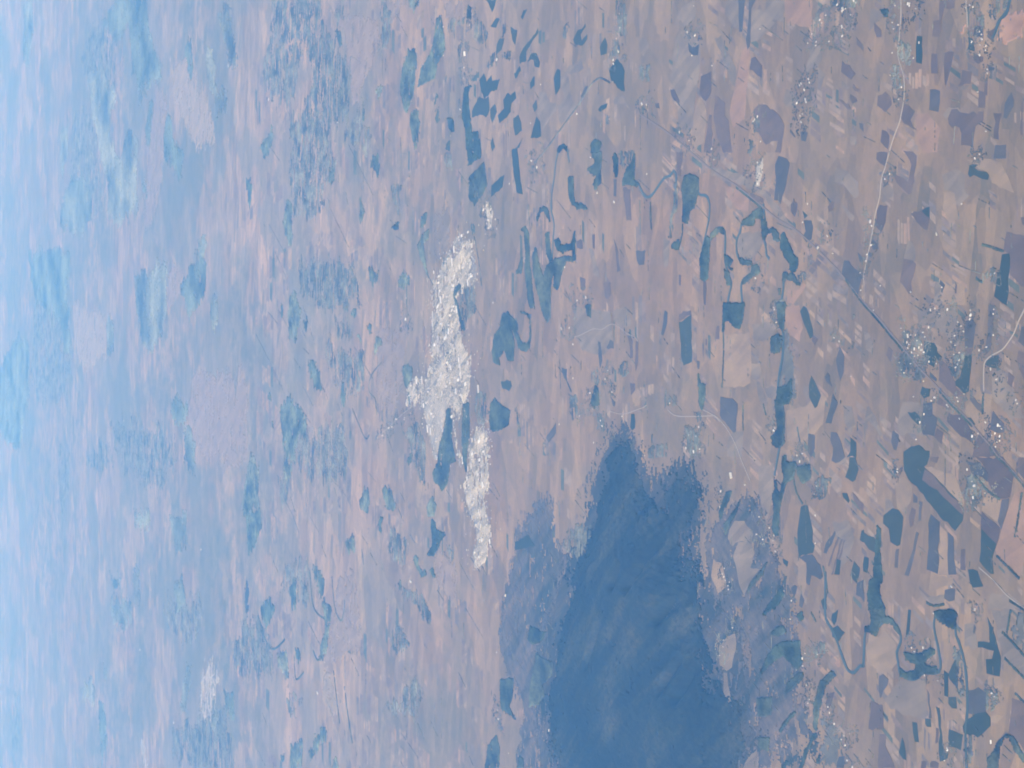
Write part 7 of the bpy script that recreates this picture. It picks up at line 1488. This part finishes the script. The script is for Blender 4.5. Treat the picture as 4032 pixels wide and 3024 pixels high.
zk = 0
for k in range(760):
    x, y, el = spot()
    px = math.hypot(y, CAM_H) * 4.9e-4
    slant = y < 20500 and rng.random() < 0.8
    lean = 0.42 + rng.normal(0, 0.05) if slant else rng.normal(0, 0.12)
    if slant:                                   # parcels side by side, their long edges slanting away
        L, W = px * rng.uniform(4, 10), px * rng.uniform(6, 18) / math.sin(el)
        step = (L, 0.0)
    else:                                       # long strips behind one another
        L, W = px * rng.uniform(12, 38), px * rng.uniform(1.6, 4.2) / math.sin(el)
        step = (math.sin(lean) * W, math.cos(lean) * W)
    for j in range(int(rng.integers(3, 9))):
        if rng.random() < 0.55:
            i = int(rng.choice(6, p=SHARE))
            l, w_ = L * rng.uniform(0.6, 0.97), W * rng.uniform(0.6, 0.97)
            plot(PLOTS[i], x + step[0] * j + rng.uniform(-.5, .5) * (L - l), y + step[1] * j, l, w_, lean, 0.05 + 0.00008 * zk)
            zk += 1
for i, (nm, col, word) in enumerate(TINT):
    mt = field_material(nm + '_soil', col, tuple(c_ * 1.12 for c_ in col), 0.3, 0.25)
    tag(obj(nm, mesh(nm, PLOTS[i][0], PLOTS[i][1], mt)), word + ' small plots strewn between the larger fields', 'plots', 'small plots of the plain', 'stuff')
HV, HF = [], []
for k in range(1100):
    x, y, el = spot()
    px = math.hypot(y, CAM_H) * 4.9e-4
    L = px * math.exp(rng.normal(2.3, 0.6))
    W = max(7.0, px * rng.uniform(0.45, 0.8))
    th = rng.normal(0, 0.06) if rng.random() < 0.6 else 1.571 - 0.42 + rng.normal(0, 0.1)
    if th > 0.5:
        L = L / math.sin(el) * 0.7
    ca, sa = math.cos(th), math.sin(th)
    m2 = max(2, int(L / (W * 3)))
    for j in range(m2):
        if rng.random() < 0.25:
            continue
        t0, t1, h = (j / m2 - .5) * L, ((j + 1) / m2 - .5) * L, rng.uniform(3, 7)
        n = len(HV)
        for (t, u, z) in ((t0, -.5, -1), (t1, -.5, -1), (t1, .5, -1), (t0, .5, -1), (t0, -.3, h), (t1, -.35, h), (t1, .35, h), (t0, .3, h)):
            HV.append((x + ca * t - sa * u * W, y + sa * t + ca * u * W, z))
        HF += [(n, n + 1, n + 5, n + 4), (n + 1, n + 2, n + 6, n + 5), (n + 2, n + 3, n + 7, n + 6), (n + 3, n, n + 4, n + 7), (n + 4, n + 5, n + 6, n + 7)]
tag(obj('hedges', mesh('hedges', HV, HF, MAT['garden'])), 'short dark hedges scattered over the farmed plain', 'hedges', kind='stuff')

for kind, name, label, cat, pts in LAND:
    if kind == 'river':
        v, f = ribbon(pts, 32.0, 4.6, 50.0, 0.25)
        tag(obj(name, mesh(name, v, f, MAT['river'])), label, cat, GROUP[kind], 'structure')
    elif kind == 'road':
        wide = len(pts) > 20
        v, f = ribbon(pts, 17.0 if wide else (10.0 if math.hypot(*pts[0]) < 21500 else 6.5), 5.2, 90.0)
        tag(obj(name, mesh(name, v, f, MAT['highway' if wide else 'road'])), label, cat, GROUP[kind], 'structure')

# ------------------------------------------------------------------ woods, scrub and tree lines
for kind, name, label, cat, pts in LAND:
    if kind not in ('wood', 'thick', 'belt', 'forest'):
        continue
    P = np.array(pts, float)
    far = math.hypot(*P.mean(0))
    cell = max(10.0, math.hypot(far, CAM_H) * (4.4e-4 if far < 32000 else 5.5e-4))
    k = 0.9 if far < 22000 else (1.6 if far < 30000 else (5.0 if far < 42000 else 7.0))
    if kind == 'wood':
        g = canopy(pts, cell, cell * 1.5, 8, 17, 1.0 if far < 26000 else 0.9, cell * k, cell * k * 0.7, feather=cell * (0.7 if far < 30000 else (2.5 if far < 42000 else 5.0)))
    elif kind == 'thick':
        g = canopy(pts, cell * 0.9, cell * 1.4, 2, 8, 0.58, cell * k * 1.5, cell * k * 1.5, feather=cell * 4.0)
    elif kind == 'belt':
        g = canopy(ribbon_poly(pts, max(20.0, cell * (0.7 if far < 34000 else 1.7))), cell * 0.5, cell * 0.6, 4, 9, 0.80, 0.0, 0.0, clump=0.5)
    else:
        FOREST_C = P.mean(0)
        FOREST_R = (np.ptp(P[:, 0]) * 0.62, np.ptp(P[:, 1]) * 0.62)
        g = canopy(pts, 15.0, 26.0, 6, 17, 0.985, 30.0, 150.0, hill_height, feather=260.0)
    if g is None:
        print('empty', label)
        continue
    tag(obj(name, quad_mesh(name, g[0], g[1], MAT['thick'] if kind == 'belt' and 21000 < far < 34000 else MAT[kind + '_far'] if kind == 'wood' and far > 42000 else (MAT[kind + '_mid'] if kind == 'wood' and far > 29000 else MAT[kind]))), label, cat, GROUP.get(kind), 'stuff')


# ------------------------------------------------------------------ buildings
def house_meshes(L, W, h, ridge, name, roofmat):
    a, b = L / 2, W / 2
    v = [(-a, -b, 0), (a, -b, 0), (a, b, 0), (-a, b, 0), (-a, -b, h), (a, -b, h), (a, b, h), (-a, b, h), (-a, 0, h + ridge), (a, 0, h + ridge)]
    f = [(0, 1, 5, 4), (2, 3, 7, 6), (1, 2, 6, 9, 5), (3, 0, 4, 8, 7)]
    wall = mesh(name + '_wall', v, f, MAT['wall'])
    e, t = 0.8, 0.5
    k = ridge / b
    zl = h - e * k
    rv = []
    for x in (-a - e, a + e):
        rv += [(x, -b - e, zl), (x, 0, h + ridge), (x, b + e, zl), (x, -b - e, zl + t), (x, 0, h + ridge + t), (x, b + e, zl + t)]
    rf = [(3, 9, 10, 4), (4, 10, 11, 5), (1, 7, 6, 0), (2, 8, 7, 1), (0, 6, 9, 3), (5, 11, 8, 2), (0, 3, 4, 1), (1, 4, 5, 2), (7, 10, 9, 6), (8, 11, 10, 7)]
    return wall, mesh(name + '_roof', rv, rf, roofmat)


HOUSE = house_meshes(20.0, 12.0, 5.0, 3.2, 'house', MAT['roof'])
HOUSE_DULL = house_meshes(20.0, 12.0, 5.0, 3.2, 'dull_house', MAT['dull'])
for x, y, L, W, turn, li in HOUSES:
    label, group = HOUSE_LABELS[li]
    o = obj('house', None)
    o.location = (x, y, 3.0)
    o.rotation_euler = (0, 0, math.radians(turn))
    o.scale = (L / 20.0, W / 12.0, max(1.0, W / 14.0))
    tag(o, label, 'house', group)
    hm_ = HOUSE if rng.random() < 0.45 else HOUSE_DULL
    obj('wall', hm_[0], o)
    obj('roof', hm_[1], o)


def garden_trees(pts, size):
    """Tree clumps scattered among the houses of one cluster."""
    P = np.array(pts, float)
    c = max(8.0, size * 0.5)
    x0, y0 = P.min(0) - size * 6
    x1, y1 = P.max(0) + size * 6
    nx, ny = int((x1 - x0) / c) + 1, int((y1 - y0) / (c * 1.5)) + 1
    X, Y = np.meshgrid(x0 + np.arange(nx) * c, y0 + np.arange(ny) * c * 1.5, indexing='ij')
    D = np.min(np.hypot(X[..., None] - P[:, 0], (Y[..., None] - P[:, 1]) * 0.6), axis=2)
    sd = rng.uniform(0, 99)
    ok = (D > size * 0.7) & (D < size * (1.5 + 5.0 * vnoise(X / (c * 8), Y / (c * 8), sd))) & (0.6 * vnoise(X / (c * 3), Y / (c * 3), sd + 1) + 0.4 * rng.random(X.shape) > 0.60)
    V, F = [], []
    for i, j in zip(*np.nonzero(ok)):
        x, y, r_, h = X[i, j] + rng.normal(0, c * .3), Y[i, j] + rng.normal(0, c * .4), c * rng.uniform(.4, .75), rng.uniform(4, 9)
        n = len(V)
        for z, k in ((-1, .7), (h * .6, 1.0), (h, .45)):
            for a in range(5):
                V.append((x + r_ * k * math.cos(a * 1.257), y + r_ * k * math.sin(a * 1.257), z))
        for q in (0, 5):
            for a in range(5):
                F.append((n + q + a, n + q + (a + 1) % 5, n + q + 5 + (a + 1) % 5, n + q + 5 + a))
        F.append(tuple(range(n + 10, n + 15)))
    return V, F


for li, (label, group) in enumerate(HOUSE_LABELS):
    pts = [h[:2] for h in HOUSES if h[5] == li]
    if 'cluster' not in label or len(pts) < 2:
        continue
    v, f = garden_trees(pts, 2.2 * np.mean([h[3] for h in HOUSES if h[5] == li]))
    if f:
        where = label.split('in the cluster ')[1]
        tag(obj('garden_trees', mesh('garden_trees', v, f, MAT['garden'])), 'garden trees among the houses ' + where, 'trees', 'garden trees of the villages', 'stuff')


def block_meshes():
    """A flat-roofed block with storey bands, a parapet and stair heads on the roof."""
    v, f = [], []

    def box(x0, x1, y0, y1, z0, z1):
        n = len(v)
        v.extend([(x0, y0, z0), (x1, y0, z0), (x1, y1, z0), (x0, y1, z0), (x0, y0, z1), (x1, y0, z1), (x1, y1, z1), (x0, y1, z1)])
        f.extend([(n, n + 1, n + 5, n + 4), (n + 1, n + 2, n + 6, n + 5), (n + 2, n + 3, n + 7, n + 6), (n + 3, n, n + 4, n + 7), (n + 4, n + 5, n + 6, n + 7)])

    for k in range(5):
        box(-24, 24, -7, 7, k * 3.0, k * 3.0 + 1.6)
        box(-23.6, 23.6, -6.6, 6.6, k * 3.0 + 1.6, k * 3.0 + 3.0)
    wall = mesh('block_wall', v, f, MAT['wall'])
    v2, f2 = v, f
    v, f = [], []
    v.clear()
    f.clear()

    def box2(x0, x1, y0, y1, z0, z1):
        n = len(v)
        v.extend([(x0, y0, z0), (x1, y0, z0), (x1, y1, z0), (x0, y1, z0), (x0, y0, z1), (x1, y0, z1), (x1, y1, z1), (x0, y1, z1)])
        f.extend([(n, n + 1, n + 5, n + 4), (n + 1, n + 2, n + 6, n + 5), (n + 2, n + 3, n + 7, n + 6), (n + 3, n, n + 4, n + 7), (n + 4, n + 5, n + 6, n + 7)])

    box2(-24.5, 24.5, -7.5, 7.5, 15.01, 15.6)
    for x in (-15, 0, 15):
        box2(x - 2.5, x + 2.5, -2.5, 2.5, 15.6, 18.0)
    return wall, mesh('block_roof', v, f, MAT['roof'])


BLOCK = block_meshes()
BLOCK_DULL = BLOCK[1].copy()
BLOCK_DULL.materials[0] = MAT['dull']
HALL = house_meshes(60.0, 30.0, 9.0, 3.5, 'hall', MAT['roof'])


HALL_DULL = HALL[1].copy()
HALL_DULL.materials[0] = MAT['dull']


def spots(n, polys):
    area = [abs(sum(p[i][0] * p[(i + 1) % len(p)][1] - p[(i + 1) % len(p)][0] * p[i][1] for i in range(len(p)))) for p in polys]
    pr = np.array(area) / sum(area)
    out = []
    while len(out) < n:
        p = np.array(polys[rng.choice(len(polys), p=pr)], float)
        q = rng.uniform(p.min(0), p.max(0))
        if inside(p, q[:1], q[1:])[0]:
            out.append(q + (rng.normal(0, 1, 2) * (90, 240) if rng.random() < 0.35 else 0))
    return out


TOWN = [t[4] for t in towns]
for q in spots(170, TOWN):
    o = obj('apartment_block', None)
    o.location = (q[0], q[1], 3.0)
    o.rotation_euler = (0, 0, math.radians(rng.choice([12, 102]) + rng.normal(0, 8)))
    k = rng.uniform(0.8, 1.6)
    o.scale = (k, k * rng.uniform(0.9, 1.4), rng.uniform(0.6, 1.3))
    tag(o, 'pale flat-roofed apartment block in the pale town', 'building', 'apartment blocks of the pale town')
    obj('wall', BLOCK[0], o)
    obj('roof', BLOCK[1] if rng.random() < 0.22 else BLOCK_DULL, o)
for q in spots(45, TOWN):
    o = obj('factory_hall', None)
    o.location = (q[0], q[1], 3.0)
    o.rotation_euler = (0, 0, math.radians(rng.choice([12, 102]) + rng.normal(0, 6)))
    o.scale = (rng.uniform(0.9, 2.0), rng.uniform(0.9, 1.6), rng.uniform(0.9, 1.3))
    tag(o, 'long light-roofed works hall in the pale town', 'hall', 'works halls of the pale town')
    obj('wall', HALL[0], o)
    obj('roof', HALL[1] if rng.random() < 0.5 else HALL_DULL, o)
# the many low houses of the town, too small to tell apart
tv, tf, tm = [], [], []
for q in spots(2200, TOWN):
    L, W, h, r_ = rng.uniform(14, 28), rng.uniform(10, 16), rng.uniform(4, 8), rng.uniform(2, 4)
    a = math.radians(rng.choice([12, 102]) + rng.normal(0, 10))
    ca, sa = math.cos(a), math.sin(a)
    n = len(tv)
    for x, y, z in ((-L, -W, 0), (L, -W, 0), (L, W, 0), (-L, W, 0), (-L, -W, h), (L, -W, h), (L, W, h), (-L, W, h), (-L, 0, h + r_), (L, 0, h + r_)):
        tv.append((q[0] + (x * ca - y * sa) / 2, q[1] + (x * sa + y * ca) / 2, z + 3.0))
    tf += [(n, n + 1, n + 5, n + 4), (n + 2, n + 3, n + 7, n + 6), (n + 1, n + 2, n + 6, n + 9, n + 5), (n + 3, n, n + 4, n + 8, n + 7), (n + 4, n + 5, n + 9, n + 8), (n + 6, n + 7, n + 8, n + 9)]
    k = 1 if rng.random() < 0.07 else 2
    tm += [0, 0, 0, 0, k, k]
td = mesh('low_houses', tv, tf, MAT['wall'])
td.materials.append(MAT['roof'])
td.materials.append(MAT['tile'])
td.polygons.foreach_set('material_index', tm)
tag(obj('low_houses', td), 'crowded low houses filling the pale town', 'houses', kind='stuff')

# ------------------------------------------------------------------ the hazy air
hv = [(x, y, z) for z in (-3.0, CAM_H + 60.0) for y in (-31000.0, 451000.0) for x in (-301000.0, 301000.0)]
hf = [(0, 2, 3, 1), (4, 5, 7, 6), (0, 1, 5, 4), (2, 6, 7, 3), (0, 4, 6, 2), (1, 3, 7, 5)]
hm = bpy.data.materials.new("haze_air")
hm.use_nodes = True
ht = hm.node_tree
ht.nodes.clear()
ho = ht.nodes.new('ShaderNodeOutputMaterial')
pv = ht.nodes.new('ShaderNodeVolumePrincipled')
pv.inputs['Color'].default_value = HAZE_COLOR
pv.inputs['Absorption Color'].default_value = (1, 1, 1, 1)
pv.inputs['Density'].default_value = HAZE_DENSITY
ht.links.new(pv.outputs[0], ho.inputs['Volume'])
tag(obj('haze', mesh('haze', hv, hf, hm)), 'pale blue haze lying over the whole plain', 'haze', kind='stuff')
